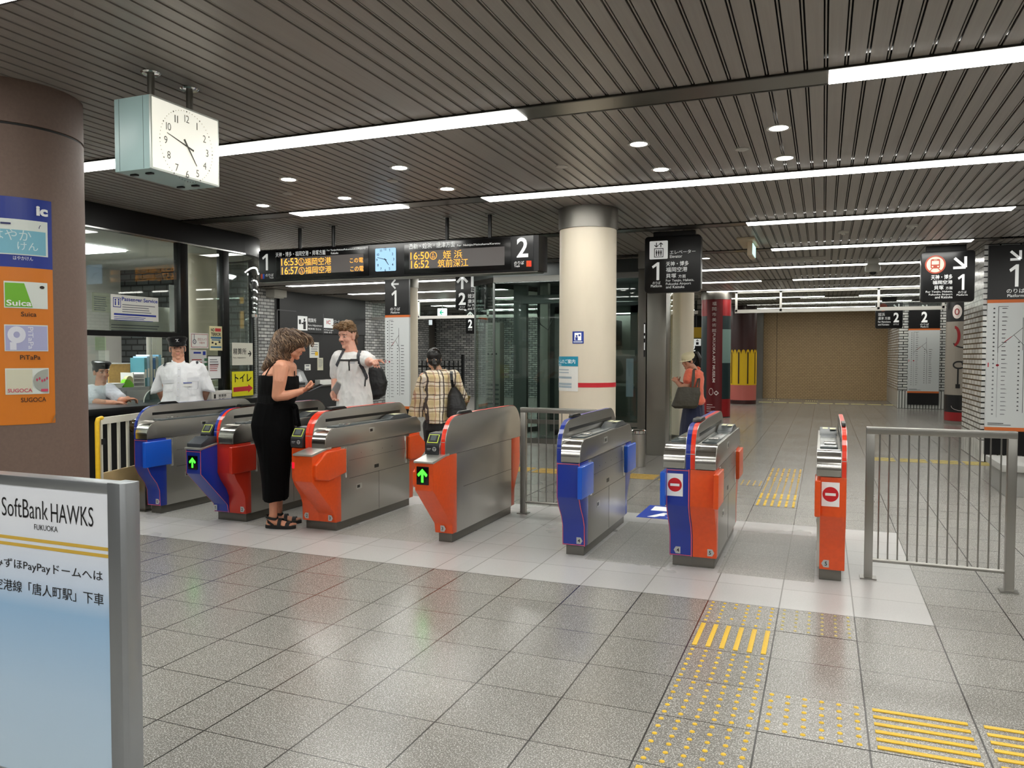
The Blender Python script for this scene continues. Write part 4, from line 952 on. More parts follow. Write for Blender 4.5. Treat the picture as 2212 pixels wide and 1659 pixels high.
for i in range(5): m = MB(); cy.poly(m, [(u0+w*(.70+.06*i+.022*cos(a)), z0+h*(.55+.05*sin(i*2)+.06*sin(a))) for a in [2*pi*j/8 for j in range(8)]], .012); obj('card_mark', m, CPK, c)
m = MB(); u2, z2 = cy.uv(45, 866); cy.text(m, 'SUGOCA', u2, z2-.008, .125, .026, .008, .01); obj('caption', m, KINK, t)
# ------------------------------------------------------------------ free-standing poster frame, lower left
SY = 1.61
ALU = mat('silver_frame', (168, 172, 176), .35, .85)
x1 = atY(270, 1045, SY).x; xp = atY(236, 1060, SY).x; zt = 1.10; x0 = x1-.70
t = thing('poster_stand', 'silver-framed standing poster with blue gradient and team lettering at lower left', 'poster stand', ((x0+x1)/2, SY+.03, 0))
obj('side_post', MB().prism([(xp-.002, SY-.006), (x1-.012, SY-.008), (x1-.002, SY+.004), (x1, SY+.03), (x1-.006, SY+.055), (xp, SY+.055)], 'z', 0.001, zt+.002), ALU, t, smooth=True, bevel=.002)
obj('side_post', MB().prism([(x0, SY-.006), (x0+.036, SY-.006), (x0+.036, SY+.055), (x0, SY+.055)], 'z', 0.001, zt+.002), ALU, t, bevel=.004)
obj('top_rail', MB().box(x0+.036, xp-.003, SY-.004, SY+.05, zt-.030, zt), ALU, t, bevel=.003)
obj('bottom_rail', MB().box(x0+.036, xp-.003, SY-.004, SY+.05, .16, .195), ALU, t, bevel=.003)
obj('base_bar', MB().box(x1-.06, x1+.005, SY-.20, SY+.26, .001, .035), ALU, t, bevel=.006); obj('base_bar', MB().box(x0-.005, x0+.06, SY-.20, SY+.26, .001, .035), ALU, t, bevel=.006)
gm = bpy.data.materials.new('poster_print'); gm.use_nodes = True; nt = gm.node_tree
g = nt.nodes.new('ShaderNodeNewGeometry'); sp = nt.nodes.new('ShaderNodeSeparateXYZ'); nt.links.new(g.outputs['Position'], sp.inputs[0])
rp = nt.nodes.new('ShaderNodeValToRGB'); mr = nt.nodes.new('ShaderNodeMapRange'); mr.inputs[1].default_value = .2; mr.inputs[2].default_value = 1.07
nt.links.new(sp.outputs[2], mr.inputs[0]); nt.links.new(mr.outputs[0], rp.inputs[0])
e = rp.color_ramp.elements; e[0].position = 0; e[0].color = lin((196, 218, 236)); e[1].position = .9; e[1].color = lin((234, 238, 246))
for q, c in ((.30, (184, 210, 234)), (.58, (154, 192, 228)), (.68, (206, 221, 241)), (.80, (226, 233, 245))): n_ = e.new(q); n_.color = lin(c)
nt.links.new(rp.outputs[0], nt.nodes['Principled BSDF'].inputs['Base Color']); nt.nodes['Principled BSDF'].inputs['Roughness'].default_value = .22
po = obj('poster', MB().box(x0+.034, xp, SY, SY+.02, .19, zt-.028), gm, t)
yy = SY-.0012; INKB = mat('poster_black', (20, 20, 24), .4)
def tS(body, xa, xb, yt, yb, bold=0.0): m = MB(); tY(m, body, xa, xb, yt, yb, yy, bold); obj('lettering', m, INKB, po)
tS('SoftBank', 4, 103, 1073, 1113, -.006); tS('HAWKS', 110, 201, 1087, 1128, -.004); tS('FUKUOKA', 74, 124, 1132, 1144)
tS('みずほPayPayドームへは', -12, 221, 1201, 1225, .002); tS('空港線「唐人町駅」下車', -12, 223, 1246, 1271, .002)
m = MB(); a = atY(0, 1155, yy).z; b = atY(0, 1163, yy).z
for zz in (atY(0, 1154, yy).z, atY(0, 1168, yy).z): flat(m, x0+.036, xp-.001, zz-.010, zz, yy)
obj('gold_stripe', m, mat('poster_gold', (214, 176, 70), .4), po)
# ================================================================== glazed office on the left
GX = -6.85; OCX, OCY, OCR = -7.65, 8.0, .80
FRAME = mat('office_black_frame', (16, 16, 17), .3, .3)
GLASS = glassmat('office_glass', (240, 244, 242), base=.05)
def arcp(r, a0, a1, n): return [(OCX+r*cos(a0+(a1-a0)*i/n), OCY+r*sin(a0+(a1-a0)*i/n)) for i in range(n+1)]
def curved_bar(r0, r1, z0, z1, a0=0, a1=radians(100), n=20):
    o = arcp(r1, a0, a1, n); i_ = arcp(r0, a0, a1, n)[::-1]; return MB().prism(o+i_, 'z', z0, z1)
Y0 = 2.6
wo = struct('window_1', MB().box(GX-.10, GX, Y0, OCY, 2.75, HC), FRAME, label='black-framed glass front of the station office')
obj('curved_fascia', curved_bar(OCR-.10, OCR+.0, 2.75, HC), FRAME, wo, smooth=True)
obj('fascia_trim', MB().box(GX-.02, GX+.012, Y0, OCY, 2.742, 2.757), CHROME, wo)
for y0, y1 in ((6.915, 7.03), (7.60, 7.70), (Y0, Y0+.1), (4.75, 4.85)): obj('mullion', MB().box(GX-.09, GX+.01, y0, y1, .86, 2.75), FRAME, wo, bevel=.003)
obj('mullion', MB().prism(arcp(OCR+.01, radians(60), radians(66), 3)+arcp(OCR-.08, radians(60), radians(66), 3)[::-1], 'z', .86, 2.75), FRAME, wo)
obj('transom', MB().box(GX-.06, GX+.01, Y0, 6.915, 1.66, 1.715), FRAME, wo)
obj('glass_pane', MB().box(GX-.03, GX-.022, 4.85, 6.915, 1.715, 2.75), GLASS, wo); obj('glass_pane', MB().box(GX-.03, GX-.022, Y0+.1, 4.75, .93, 2.75), GLASS, wo)
obj('glass_pane', MB().box(GX-.03, GX-.022, 7.03, 7.60, .93, 2.75), GLASS, wo); obj('glass_pane', MB().box(GX-.03, GX-.022, 7.70, OCY, .93, 2.75), GLASS, wo)
obj('curved_glass', curved_bar(OCR-.035, OCR-.027, .93, 2.75, 0, radians(60)), GLASS, wo, smooth=True)
obj('curved_glass', curved_bar(OCR-.035, OCR-.027, .93, 2.75, radians(66), radians(100)), GLASS, wo, smooth=True)
obj('service_glass', MB().box(GX-.05, GX-.042, 4.85, atX(234, 800, GX).y, .97, 1.66), GLASS, wo)
g0y = atX(324, 800, GX-.05).y; obj('service_glass', MB().box(GX-.065, GX-.057, g0y, 6.915, .97, 1.66), GLASS, wo)
struct('wall_office_base', MB().box(GX-.15, GX-.03, Y0, OCY, 0, .86), BLACKM)
struct('wall_office_base_curve', curved_bar(OCR-.15, OCR-.03, 0, .86), BLACKM, smooth=True)
ct = struct('trim_counter', MB().box(GX-.62, GX+.20, Y0, OCY, .865, .93), BLACK, label='black counter ledge of the office', bevel=.006)
obj('ledge_corner', curved_bar(.3, OCR+.18, .865, .928), BLACK, ct, smooth=True)
IWALL = mat('office_wall', (206, 204, 196), .6); ICEIL = mat('office_ceiling', (206, 206, 200), .6)
struct('ceiling_office', MB().box(-12.0, GX-.1, Y0, 9.2, 2.76, 2.80), ICEIL)
struct('wall_office_back', MB().box(-10.2, -10.05, Y0, 9.2, 0, 2.76), IWALL)
struct('wall_office_end', MB().box(-12, -7.75, 8.95, 9.1, 0, HC), brickmat('dark_office_brick', (84, 88, 88), (64, 68, 68), (16, 16, 16), 1, .24, .35, 'x', .09, .012))
struct('wall_office_near', MB().box(-12, GX-.1, Y0-.1, Y0, 0, HC), IWALL)
# lit ceiling panel inside the office
a = atZ(215, 537, 2.75)
t = thing('ceiling_panel_light', 'bright square light in the office ceiling behind the glass', 'ceiling light', (a.x-.25, a.y-.05, 2.75))
obj('lit_panel', MB().box(a.x-.75, a.x+.12, a.y-.28, a.y+.28, 2.742, 2.765), emis('office_light', (250, 252, 250), 13.0), t)
t = thing('ceiling_panel_light', 'square light in the office ceiling nearer the viewer, out of sight', 'ceiling light', (-8.3, 4.2, 2.75))
obj('lit_panel', MB().box(-8.7, -7.9, 3.9, 4.5, 2.742, 2.765), emis('office_light', (250, 252, 250), 13.0), t)
# plane helper: lettering on an upright plane through p with horizontal normal n
def onp(x, y, p, n):
    d = ray(x, y); return CAM+d*((Vector(p)-CAM).dot(n)/d.dot(n))
def tP(mb, body, x0, x1, yt, yb, p, n, off=.0015, bold=0.0):
    n = Vector(n).normalized(); r = Vector((-n.y, n.x, 0)); a = onp(x0, yb, p, n); b = onp(x0, yt, p, n); c = onp(x1, (yt+yb)/2, p, n)
    return mb.text(body, a+n*off, r, Z, (c-a).dot(r), b.z-a.z, bold)
def rP(mb, x0, x1, yt, yb, p, n, off=0.0):     # flat patch; yt/yb at its left edge
    n = Vector(n).normalized(); r = Vector((-n.y, n.x, 0)); a = onp(x0, yb, p, n); b = onp(x0, yt, p, n); w = (onp(x1, (yt+yb)/2, p, n)-a).dot(r)
    o = n*off; return mb.quad(a+o, a+r*w+o, Vector((a.x+r.x*w, a.y+r.y*w, b.z))+o, b+o)
def sheet(name, label, cat, x0, x1, yt, yb, p, n, m, th=.003, group=None, kind=None, parent=None):
    n = Vector(n).normalized(); r = Vector((-n.y, n.x, 0)); a = onp(x0, yb, p, n); b = onp(x0, yt, p, n); w = (onp(x1, (yt+yb)/2, p, n)-a).dot(r)
    M = Matrix(((r.x, n.x, 0, a.x), (r.y, n.y, 0, a.y), (0, 0, 1, a.z), (0, 0, 0, 1)))
    mb = MB().box(0, w, -th, 0, 0, b.z-a.z, M)
    if parent: return obj(name, mb, m, parent)
    t = thing(name, label, cat, a+r*(w/2), group); obj('sheet' if name != 'storage_box' else 'body', mb, m, t); return t
NX = Vector((1, 0, 0)); PG = (GX-.018, 6, 1)
INKG = mat('fine_print', (120, 124, 130), .6); INKN = mat('navy_print', (24, 50, 150), .5)
def lines(t, x0, x1, ya, yb, n, p, nn, mm, off=.0012, slope=0.0):
    m = MB(); rnd = random.Random(int(x0+ya))
    for i in range(n):
        y = ya+(yb-ya)*i/max(1, n-1); q = (yb-ya)/max(1, n-1)*.36
        rP(m, x0, x0+(x1-x0)*(.7+.3*rnd.random()), y, y+q, p, nn, off)
    obj('print', m, mm, t)
t = sheet('notice', 'Passenger Service notice with blue heading on the office glass', 'notice', 240, 342, 635, 690, PG, NX, PAPER)
m = MB(); tP(m, 'Passenger Service', 263, 340, 641, 652, PG, NX, .0015, .02); rP(m, 246, 337, 676, 680, PG, NX, .0012)
obj('heading', m, INKN, t); lines(t, 264, 335, 657, 672, 4, PG, NX, INKG); lines(t, 246, 336, 683, 690, 3, PG, NX, INKN)
m = MB(); rP(m, 244, 261, 642, 663, PG, NX, .0010); m.use(1); rP(m, 245.2, 259.8, 643.4, 661.6, PG, NX, .0016); m.use(0)
for q in (249, 256): rP(m, q-1.3, q+1.3, 650, 659, PG, NX, .0022); m.disc(onp(q, 647.5, PG, NX)+NX*.0022, Y, Z, .010, 10)
obj('symbol', m, [INKN, PAPER], t)
t = sheet('notice', 'blank-looking pale sheet taped inside the office glass at far left', 'notice', 199, 237, 631, 673, (GX-.06, 6, 1), NX, mat('pale_sheet', (196, 196, 176), .6)); lines(t, 203, 232, 640, 668, 7, (GX-.058, 6, 1), NX, INKG)
t = sheet('notice', 'wide pale timetable sheet behind the Passenger Service notice', 'notice', 236, 372, 655, 712, (GX-.35, 6.2, 1), NX, mat('pale_sheet2', (206, 208, 196), .6)); lines(t, 240, 368, 700, 712, 3, (GX-.348, 6.2, 1), NX, INKG)
t = sheet('notice', 'tall white strip sign next to the first black mullion', 'notice', 367, 389, 615, 716, (GX-.30, 6.8, 1), NX, WHITE)
# posters in the second bay
PG2 = (GX-.015, 7.2, 1)
t = sheet('notice', 'white camera notice with thin red border in the second bay', 'notice', 411.5, 450, 719, 752, PG2, NX, PAPER)
m = MB()
for a, b, c, d in ((413, 448.5, 721, 722), (413, 448.5, 749, 750), (413, 414, 721, 750), (447.5, 448.5, 721, 750)): rP(m, a, b, c, d, PG2, NX, .001)
tP(m, '防犯カメラ', 427, 446, 730, 736, PG2, NX); tP(m, '作動中', 430, 442, 738, 743, PG2, NX); obj('red_print', m, mat('dull_red', (160, 60, 60), .5), t)
c = onp(420, 738, PG2, NX); m = MB().disc(c+NX*.0015, Y, Z, .030, 20).use(1).disc(c+NX*.002, Y, Z, .016, 16).use(0).disc(c+NX*.0025, Y, Z, .008, 12); rP(m, 418.5, 420, 721, 733, PG2, NX, .0015); obj('camera_symbol', m, [INKG, PAPER], t)
t = sheet('poster', 'cream NO TERROR poster on the office glass', 'poster', 453, 480, 704, 757, PG2, NX, mat('poster_cream', (232, 224, 178), .5))
m = MB(); tP(m, 'NO', 455.5, 463, 709, 716, PG2, NX, .0015, .03); tP(m, 'TERROR', 455.5, 477, 718, 725.5, PG2, NX, .0015, .03)
obj('heading', m, BLACK, t)
for a, b in ((457, 738), (464, 741), (472, 737)): m = MB(); rP(m, a, a+4, b, b+4, PG2, NX, .0015); obj('picture_block', m, BLACK, t)
m = MB(); rP(m, 464.5, 477, 709, 716, PG2, NX, .0015); obj('red_block', m, mat('poster_red', (210, 60, 60), .5), t)
m = MB(); rP(m, 455, 478, 727, 731.5, PG2, NX, .0015); rP(m, 457, 476, 733, 735.5, PG2, NX, .0015); rP(m, 455, 478, 748, 751.5, PG2, NX, .0015); obj('blue_block', m, mat('poster_teal', (56, 110, 150), .5), t)
t = sheet('notice', 'large pale notice with small colour blocks under the camera notice', 'notice', 411.5, 446, 756, 832, PG2, NX, mat('pale_grey_sheet', (196, 196, 194), .6)); lines(t, 414, 440, 776, 800, 5, PG2, NX, mat('dull_red', (160, 60, 60), .5))
m = MB(); rP(m, 418, 434, 760, 764, PG2, NX, .0012); rP(m, 438, 444, 759, 767, PG2, NX, .0012); obj('blue_block', m, INKN, t)
m = MB(); rP(m, 441, 448, 774, 780, PG2, NX, .0012); rP(m, 441, 448, 784, 790, PG2, NX, .0012); obj('green_block', m, mat('dull_green', (60, 110, 80), .5), t)
t = sheet('notice', 'framed white notice with black border beside the second mullion', 'notice', 449, 478, 768, 820, (GX-.012, 7.2, 1), NX, BLACK)
sheet('paper', None, None, 450.2, 476.8, 770, 818, (GX-.008, 7.2, 1), NX, WHITE, parent=t); lines(t, 453, 474, 776, 786, 3, (GX-.006, 7.2, 1), NX, INKG); lines(t, 453, 474, 788, 800, 4, (GX-.006, 7.2, 1), NX, mat('dull_red', (160, 60, 60), .5))
# direction signs on the curved glass
PC = onp(503, 765, (GX+.004, 7.7, 1), NX)
nn = Vector((cos(radians(6)), sin(radians(6)), 0)); PC2 = PC+Vector((.05, 0, 0))
t = sheet('fare_sign', 'cream fare adjustment sign with black arrow on the curved glass', 'sign', 502, 546, 740, 789, PC2, nn, mat('sign_cream', (216, 214, 200), .5))
m = MB(); tP(m, '精算所', 503.5, 532, 752, 766, PC2, nn, .0015, .004); tP(m, 'Fare  Adjustment', 503.5, 531, 771, 775, PC2, nn)
c = onp(539, 764, PC2, nn)+nn*.002; r_ = Vector((-nn.y, nn.x, 0)); arrow2d(m, c, (1, 0), .075, .05, .016, 0, Z, r_); obj('lettering', m, BLACK, t)
t = sheet('toilet_sign', 'yellow toilet sign with red arrow on the curved glass', 'sign', 502, 547, 803, 857, PC2, nn, mat('sign_yellow', (226, 218, 30), .45))
m = MB(); tP(m, 'トイレ', 507, 543, 808, 826, PC2, nn, .0015, .02); obj('lettering', m, BLACK, t)
m = MB(); o = nn*.0018
a = [onp(x, y, PC2, nn)+o for x, y in ((504, 837), (536, 834), (536, 830), (546, 838), (536, 848), (536, 844), (504, 847))]; m.add(a, [(0, 1, 5, 6), (1, 2, 3), (1, 3, 5), (3, 4, 5)]); obj('red_arrow', m, mat('arrow_red', (190, 36, 52), .5), t)
# things on and behind the counter
FLD = [('teal_file', (70, 130, 140)), ('pale_blue_file', (150, 190, 214)), ('white_file', (214, 218, 220)), ('blue_file', (60, 110, 170)), ('grey_file', (150, 164, 170)), ('sky_file', (120, 170, 200)), ('white_file', (214, 218, 220))]
cz = atX(300, 836, -7.95).z
CABX = -7.95
for i, (nm, c) in enumerate(FLD):
    x = -8.0; y = atX(312+i*6.2, 800, x).y; y2 = atX(312+(i+1)*6.2, 800, x).y-.004; h = atX(330, 768, x).z-cz+.02*((i*7) % 3)-.03
    lab = 'upright %s among the files behind the officer, %s' % (nm.replace('_', ' '), ('leftmost', 'second from the left', 'third from the left', 'middle of the row', 'third from the right', 'second from the right', 'rightmost')[i])
    t = thing('file_folder', lab, 'file', (x, y, cz), 'upright files behind the counter')
    obj('cover', MB().box(x-.24, x, y, y2, cz+.001, cz+h), mat(nm, c, .5), t, bevel=.003)
    obj('spine_label', MB().box(x, x+.001, y+.008, y2-.008, cz+h*.3, cz+h*.6), PAPER, t)
yA = atX(212, 836, CABX).y; yB = atX(372, 836, CABX).y
t = thing('office_cabinet', 'low grey steel cabinet behind the office counter', 'cabinet', (-8.2, (yA+yB)/2, 0))
obj('body', MB().box(-8.5, CABX, yA, yB, .0, cz), mat('cabinet_grey', (146, 150, 152), .45), t, bevel=.004)
for i in range(3):
    y = yA+.02+(yB-yA)/3*i; w = (yB-yA)/3-.04
    d = obj('door', MB().box(CABX, CABX+.015, y, y+w, .05, cz-.04), mat('cabinet_door', (160, 164, 166), .45), t, bevel=.003); obj('handle', MB().box(CABX+.015, CABX+.025, y+w-.08, y+w-.06, .5, .62), CHROME, d)
t = thing('cork_board', 'tan cork board leaning behind the files in the office', 'board', (-8.45, 7.4, cz))
ya, yb = atX(234, 800, -8.45).y, atX(322, 800, -8.45).y; zt = atX(280, 786, -8.45).z
obj('panel', MB().box(-8.46, -8.44, ya, yb, cz, zt), mat('cork_tan', (196, 158, 92), .6, noise=(30, .1)), t); obj('edge', MB().box(-8.465, -8.435, ya-.02, yb+.02, zt, zt+.015), PAPER, t)
t = thing('tape_dispenser', 'lime green tape dispenser on the office cabinet', 'tape dispenser', (-8.02, 7.3, cz)); q = atX(277, 825, -8.0).y
obj('body', MB().prism([(q-.08, cz+.001), (q+.07, cz+.001), (q+.065, cz+.04), (q+.01, cz+.095), (q-.05, cz+.10), (q-.08, cz+.05)], 'x', -8.05, -7.98), mat('lime_green', (110, 190, 40), .35), t, bevel=.006)
obj('tape_roll', MB().cyl((-8.04, q+.01, cz+.09), (-7.985, q+.01, cz+.09), .05, n=20), mat('tape_clear', (196, 196, 150), .4), t)
t = thing('letter_tray', 'white stacking letter tray beside the lime tape dispenser', 'letter tray', (-8.05, 7.4, cz)); q0, q1 = atX(287, 820, -8.0).y, atX(311, 820, -8.0).y
for i in range(4): obj('tray', MB().box(-8.2, -7.99, q0+.01, q1-.01, cz+.002+i*.05, cz+.012+i*.05), WHITE, t)
for q in (q0, q1): obj('tray_side', MB().box(-8.2, -7.99, q-.006, q+.006, cz, cz+.18), WHITE, t)
t = thing('paper_stack', 'loose stack of papers on the office cabinet', 'papers', (-8.0, 7.0, cz)); q0, q1 = atX(232, 828, -8.0).y, atX(262, 828, -8.0).y
for i in range(4): obj('sheet', MB().box(-8.2+.01*i, -7.99+.004*i, q0+.02*i, q1+.01*i, cz+.001+i*.014, cz+.013+i*.014), PAPER, t)
for i, (x0, x1) in enumerate(((317, 326), (328, 338), (339, 350))): sheet('hanging_notice', 'tall white sheet hanging behind the files, %s of three' % ('leftmost', 'middle', 'rightmost')[i], 'notice', x0, x1, 727, 772, (-8.3, 7.5, 1), NX, PAPER, .004, 'white sheets behind the files')
sheet('hanging_notice', 'pale green sheet taped at the far left of the lower office window', 'notice', 206, 229, 728, 756, (-7.6, 6.5, 1), NX, mat('sheet_green', (206, 222, 190), .6), .004)
sheet('hanging_notice', 'white sheet hanging right behind the seated officer', 'notice', 214, 236, 757, 800, (-8.3, 6.9, 1), NX, PAPER, .004)
t = thing('counter_screen', 'half-round clear screen with pale rim on the counter', 'counter screen', (-7.05, 6.70, .93))
A = [pi*i/20 for i in range(21)]; cyy = 6.69
obj('clear_plate', MB().prism([(cyy+.17*cos(a), .932+.15*sin(a)) for a in A], 'x', -7.004, -7.0), glassmat('clear_plate', (206, 220, 220)), t)
obj('rim', MB().tube([(-7.002, cyy+.17*cos(a), .936+.15*sin(a)) for a in A], .006), mat('pale_rim', (206, 214, 206), .3), t, smooth=True)
for i, (x0, x1, yt, yb, pl, lab, txt) in enumerate(((452, 482, 822, 845, -7.12, 'white storage box at the back of the pile beside the officer', 0), (451, 490, 838, 860, -6.95, 'middle white storage box of the pile beside the officer', 0), (457, 500, 846, 867, -6.70, 'white box with small black print at the front of the pile', 1))):
    a = atX(x0, yb, pl); b = atX(x1, yb, pl); zt = atX(x0, yt, pl).z
    t = thing('storage_box', lab, 'box', ((pl-.1), (a.y+b.y)/2, .93), 'white boxes on the counter')
    o = obj('body', MB().box(pl-(.10 if txt else .13), pl, a.y, b.y, .931, zt), mat('box_white', (208, 206, 200), .5), t, bevel=.004)
    obj('lid', MB().box(pl-(.104 if txt else .134), pl+.004, a.y-.004, b.y+.004, zt-.035, zt+.004), mat('box_white', (208, 206, 200), .5), t, bevel=.003)
    if txt:
        m = MB(); tP(m, '乗車券', x0+15, x0+32, yt+6, yt+12, (pl, 7, 1), NX, .002); tP(m, 'T  IC', x0+16, x0+28, yt+14, yt+17, (pl, 7, 1), NX, .002); rP(m, x0+5, x0+9, yt+6, yt+15, (pl, 7, 1), NX, .002); obj('lettering', m, BLACK, t)
t = thing('cash_tray', 'black rubber tray on the counter in front of the files', 'tray', (-6.98, 6.98, .93))
obj('tray', MB().box(-7.10, -6.86, 6.86, 7.10, .931, .965), BLACKM, t, bevel=.006)
# white barrier gate with yellow post between pillar and end gate
A_, B_ = Vector((-6.00, 5.07, 0)), Vector((-6.22, 5.85, 0)); u = (B_-A_).normalized(); Lg = (B_-A_).length
M0 = Matrix.Translation(A_) @ Matrix.Rotation(atan2(u.y, u.x), 4, 'Z')
CREAM = mat('cream_enamel', (228, 224, 208), .4)
t = thing('barrier_gate', 'white slatted barrier gate with tan board and yellow end post', 'barrier gate', A_)
obj('end_post', MB().tube([M0 @ Vector(q) for q in ((0, 0, .02), (0, 0, .86), (.012, 0, .89), (.05, 0, .895), (.07, 0, .895))], .02, 10), YELLOW, t, smooth=True)
obj('frame', MB().box(.035, .055, -.015, .015, .10, .88, M0).box(.055, Lg, -.018, .018, .84, .90, M0).box(.055, Lg, -.015, .015, .10, .13, M0), CREAM, t)
for i in range(5): obj('slat', MB().box(.16+i*.14, .185+i*.14, -.01, .01, .40, .84, M0), CREAM, t)
obj('kick_board', MB().box(.056, Lg, -.012, .012, .14, .40, M0), mat('tan_board', (204, 176, 124), .5, noise=(8, .08)), t)
obj('latch', MB().box(.03, .075, -.03, -.016, .66, .71, M0), BLACKM, t)
obj('foot_wheel', MB().cyl(M0 @ Vector((Lg-.1, -.015, .05)), M0 @ Vector((Lg-.1, .015, .05)), .05, n=16), BLACKM, t); obj('foot_wheel', MB().cyl(M0 @ Vector((.1, -.015, .05)), M0 @ Vector((.1, .015, .05)), .05, n=16), BLACKM, t)
# ================================================================== fare adjustment corner (left background)
FX = -12.0
fw = struct('wall_fare', MB().box(FX-.3, FX-.02, 15.0, 18.9, 0, HC), mat('fare_black', (24, 24, 25), .45), label='black wall of the fare adjustment corner')
PF = (FX, 17, 1)
t = thing('fare_header', 'black header with fare adjustment pictogram and white lettering', 'sign', (FX+.02, 17.2, 2.0))
a = onp(602, 671, PF, NX); b = onp(788, 671, PF, NX); zt = a.z; zb = onp(602, 716, PF, NX).z
obj('panel', MB().box(FX-.02, FX+.03, a.y, 18.88, zb, HC), mat('fare_header', (30, 30, 32), .4), t)
PH = (FX+.032, 17, 1)
m = MB(); rP(m, 598, 600, 668, 716, PH, NX, .001); rP(m, 598, 640, 668, 670, PH, NX, .001); rP(m, 698, 699.2, 678, 723, PH, NX, .001); obj('divider_line', m, mat('fare_line', (80, 80, 82), .4), t)
m = MB(); rP(m, 643, 664, 682, 713, PH, NX, .001); rP(m, 699.5, 720, 687, 708, PH, NX, .001); obj('symbol', m, SIGNW, t)
m = MB(); rP(m, 645.5, 650, 690, 700, PH, NX, .002); rP(m, 655, 660.5, 694, 711, PH, NX, .002); m.disc(onp(657.5, 690.5, PH, NX)+NX*.002, Y, Z, .035, 12); rP(m, 651, 656, 697, 700, PH, NX, .002); obj('symbol_mark', m, BLACK, t)
m = MB(); tP(m, 'IC', 705.5, 714, 692, 700, PH, NX, .002, .02); obj('ic_lettering', m, mat('ic_red', (206, 60, 50), .4), t)
m = MB(); tP(m, '精算所', 665.5, 683, 687, 696, PH, NX, .001, .004); tP(m, 'Fare Adjustment', 665.5, 696, 700, 705.5, PH, NX); tP(m, '精算機 정산소', 665.5, 694, 708, 712, PH, NX)
tP(m, 'ICカード', 720.5, 733, 691, 697, PH, NX); tP(m, 'チャージ', 720.5, 733, 698.5, 704, PH, NX); tP(m, 'Charge', 700, 720, 711, 714.5, PH, NX); tP(m, '充值 충전', 700, 717, 716, 719.5, PH, NX); obj('lettering', m, SIGNW, t)
def fsheet(lab, x0, x1, yt, yb, mm, n=5):
    t = sheet('notice', lab, 'notice', x0, x1, yt, yb, (FX-.01, 17, 1), NX, mm, .012)
    if n: lines(t, x0+(x1-x0)*.15, x1-(x1-x0)*.1, yt+(yb-yt)*.12, yb-(yb-yt)*.3, n, (FX-.009, 17, 1), NX, INKG)
    return t
fsheet('white notice with yellow square on the black fare wall', 669, 689, 739, 773, PAPER); fsheet('narrow cream notice right of the other on the black wall', 686, 698, 773, 800, mat('cream_sheet', (200, 198, 176), .6), 6); fsheet('small square white notice on the black wall behind the woman', 658.5, 671, 787, 800, PAPER, 2)
m = MB(); rP(m, 680.5, 687, 760, 768, (FX-.008, 17, 1), NX, .001); obj('yellow_square', m, YELLOW, thing('sign_sticker', 'yellow square sticker at the corner of the white notice', 'sticker', onp(684, 768, (FX-.008, 17, 1), NX)))
t = thing('fare_counter', 'black shelf of the fare adjustment corner', 'counter', (FX+.1, 17, 1.0)); z = onp(690, 832, (FX+.2, 17, 1), NX).z
obj('shelf', MB().box(FX-.02, FX+.25, 15.4, 18.85, z-.03, z), STEELD, t); obj('front', MB().box(FX-.02, FX+.20, 15.4, 18.85, 0.001, z-.03), BLACKM, t)
a = onp(640, 832, (FX+.1, 17, 1), NX)
t = thing('fare_machine', 'grey fare adjustment machine beyond the woman in black', 'machine', (FX+.1, a.y+.1, z))
GM = mat('machine_grey', (140, 142, 142), .4, .3)
obj('body', MB().prism([(FX-.05, z+.001), (FX+.24, z+.001), (FX+.24, z+.10), (FX+.10, z+.36), (FX-.05, z+.42)], 'y', a.y-.32, a.y+.28), GM, t, bevel=.015)
obj('screen', MB().prism([(FX+.235, z+.115), (FX+.245, z+.115), (FX+.115, z+.35), (FX+.105, z+.35)], 'y', a.y-.2, a.y+.1), SCREEN, t); obj('coin_panel', MB().box(FX+.24, FX+.25, a.y-.1, a.y+.15, z+.03, z+.09), BLACKM, t)
a = onp(697, 830, (FX+.1, 17, 1), NX)
t = thing('paper_box', 'small white box on the black fare shelf', 'box', (FX+.1, a.y, z)); obj('body', MB().box(FX+.02, FX+.18, a.y-.22, a.y+.28, z+.001, z+.13), PAPER, t, bevel=.01); obj('slot', MB().box(FX+.05, FX+.15, a.y-.1, a.y+.1, z+.13, z+.1305), INKG, t)
t = thing('wall_light', 'white box fixture at the top corner of the black fare wall', 'fixture', (-11.9, 14.9, 2.8)); obj('case', MB().box(-12.0, -11.75, 14.7, 15.15, 2.82, 2.99), DET, t, bevel=.01); obj('lens', MB().box(-11.95, -11.8, 14.75, 15.1, 2.80, 2.82), DET, t)
# black bar fence in the left background
t = thing('bar_fence', 'black bar fence before the grey brick wall in the left background', 'fence', (-10.4, 21, 0))
a = atY(885, 800, 21).x; b = atY(1000, 800, 21).x
obj('rail', MB().box(a-2, b, 20.98, 21.02, 1.12, 1.16).box(a-2, b, 20.98, 21.02, .1, .14), BLACK, t)
n = 26
for i in range(n): obj('bar', MB().box(a-2+(b-a+2)*i/(n-1)-.015, a-2+(b-a+2)*i/(n-1)+.015, 20.985, 21.015, .0, 1.32), BLACK, t)
obj('end_post', MB().box(b-.04, b+.04, 20.96, 21.04, 0, 1.5), BLACK, t)
a = atY(908, 702, 25.5); b = atY(931, 691, 25.5); struct('window_2', MB().box(a.x, b.x, 25.5, 25.6, a.z, b.z), emis('far_window', (226, 236, 236), .35))
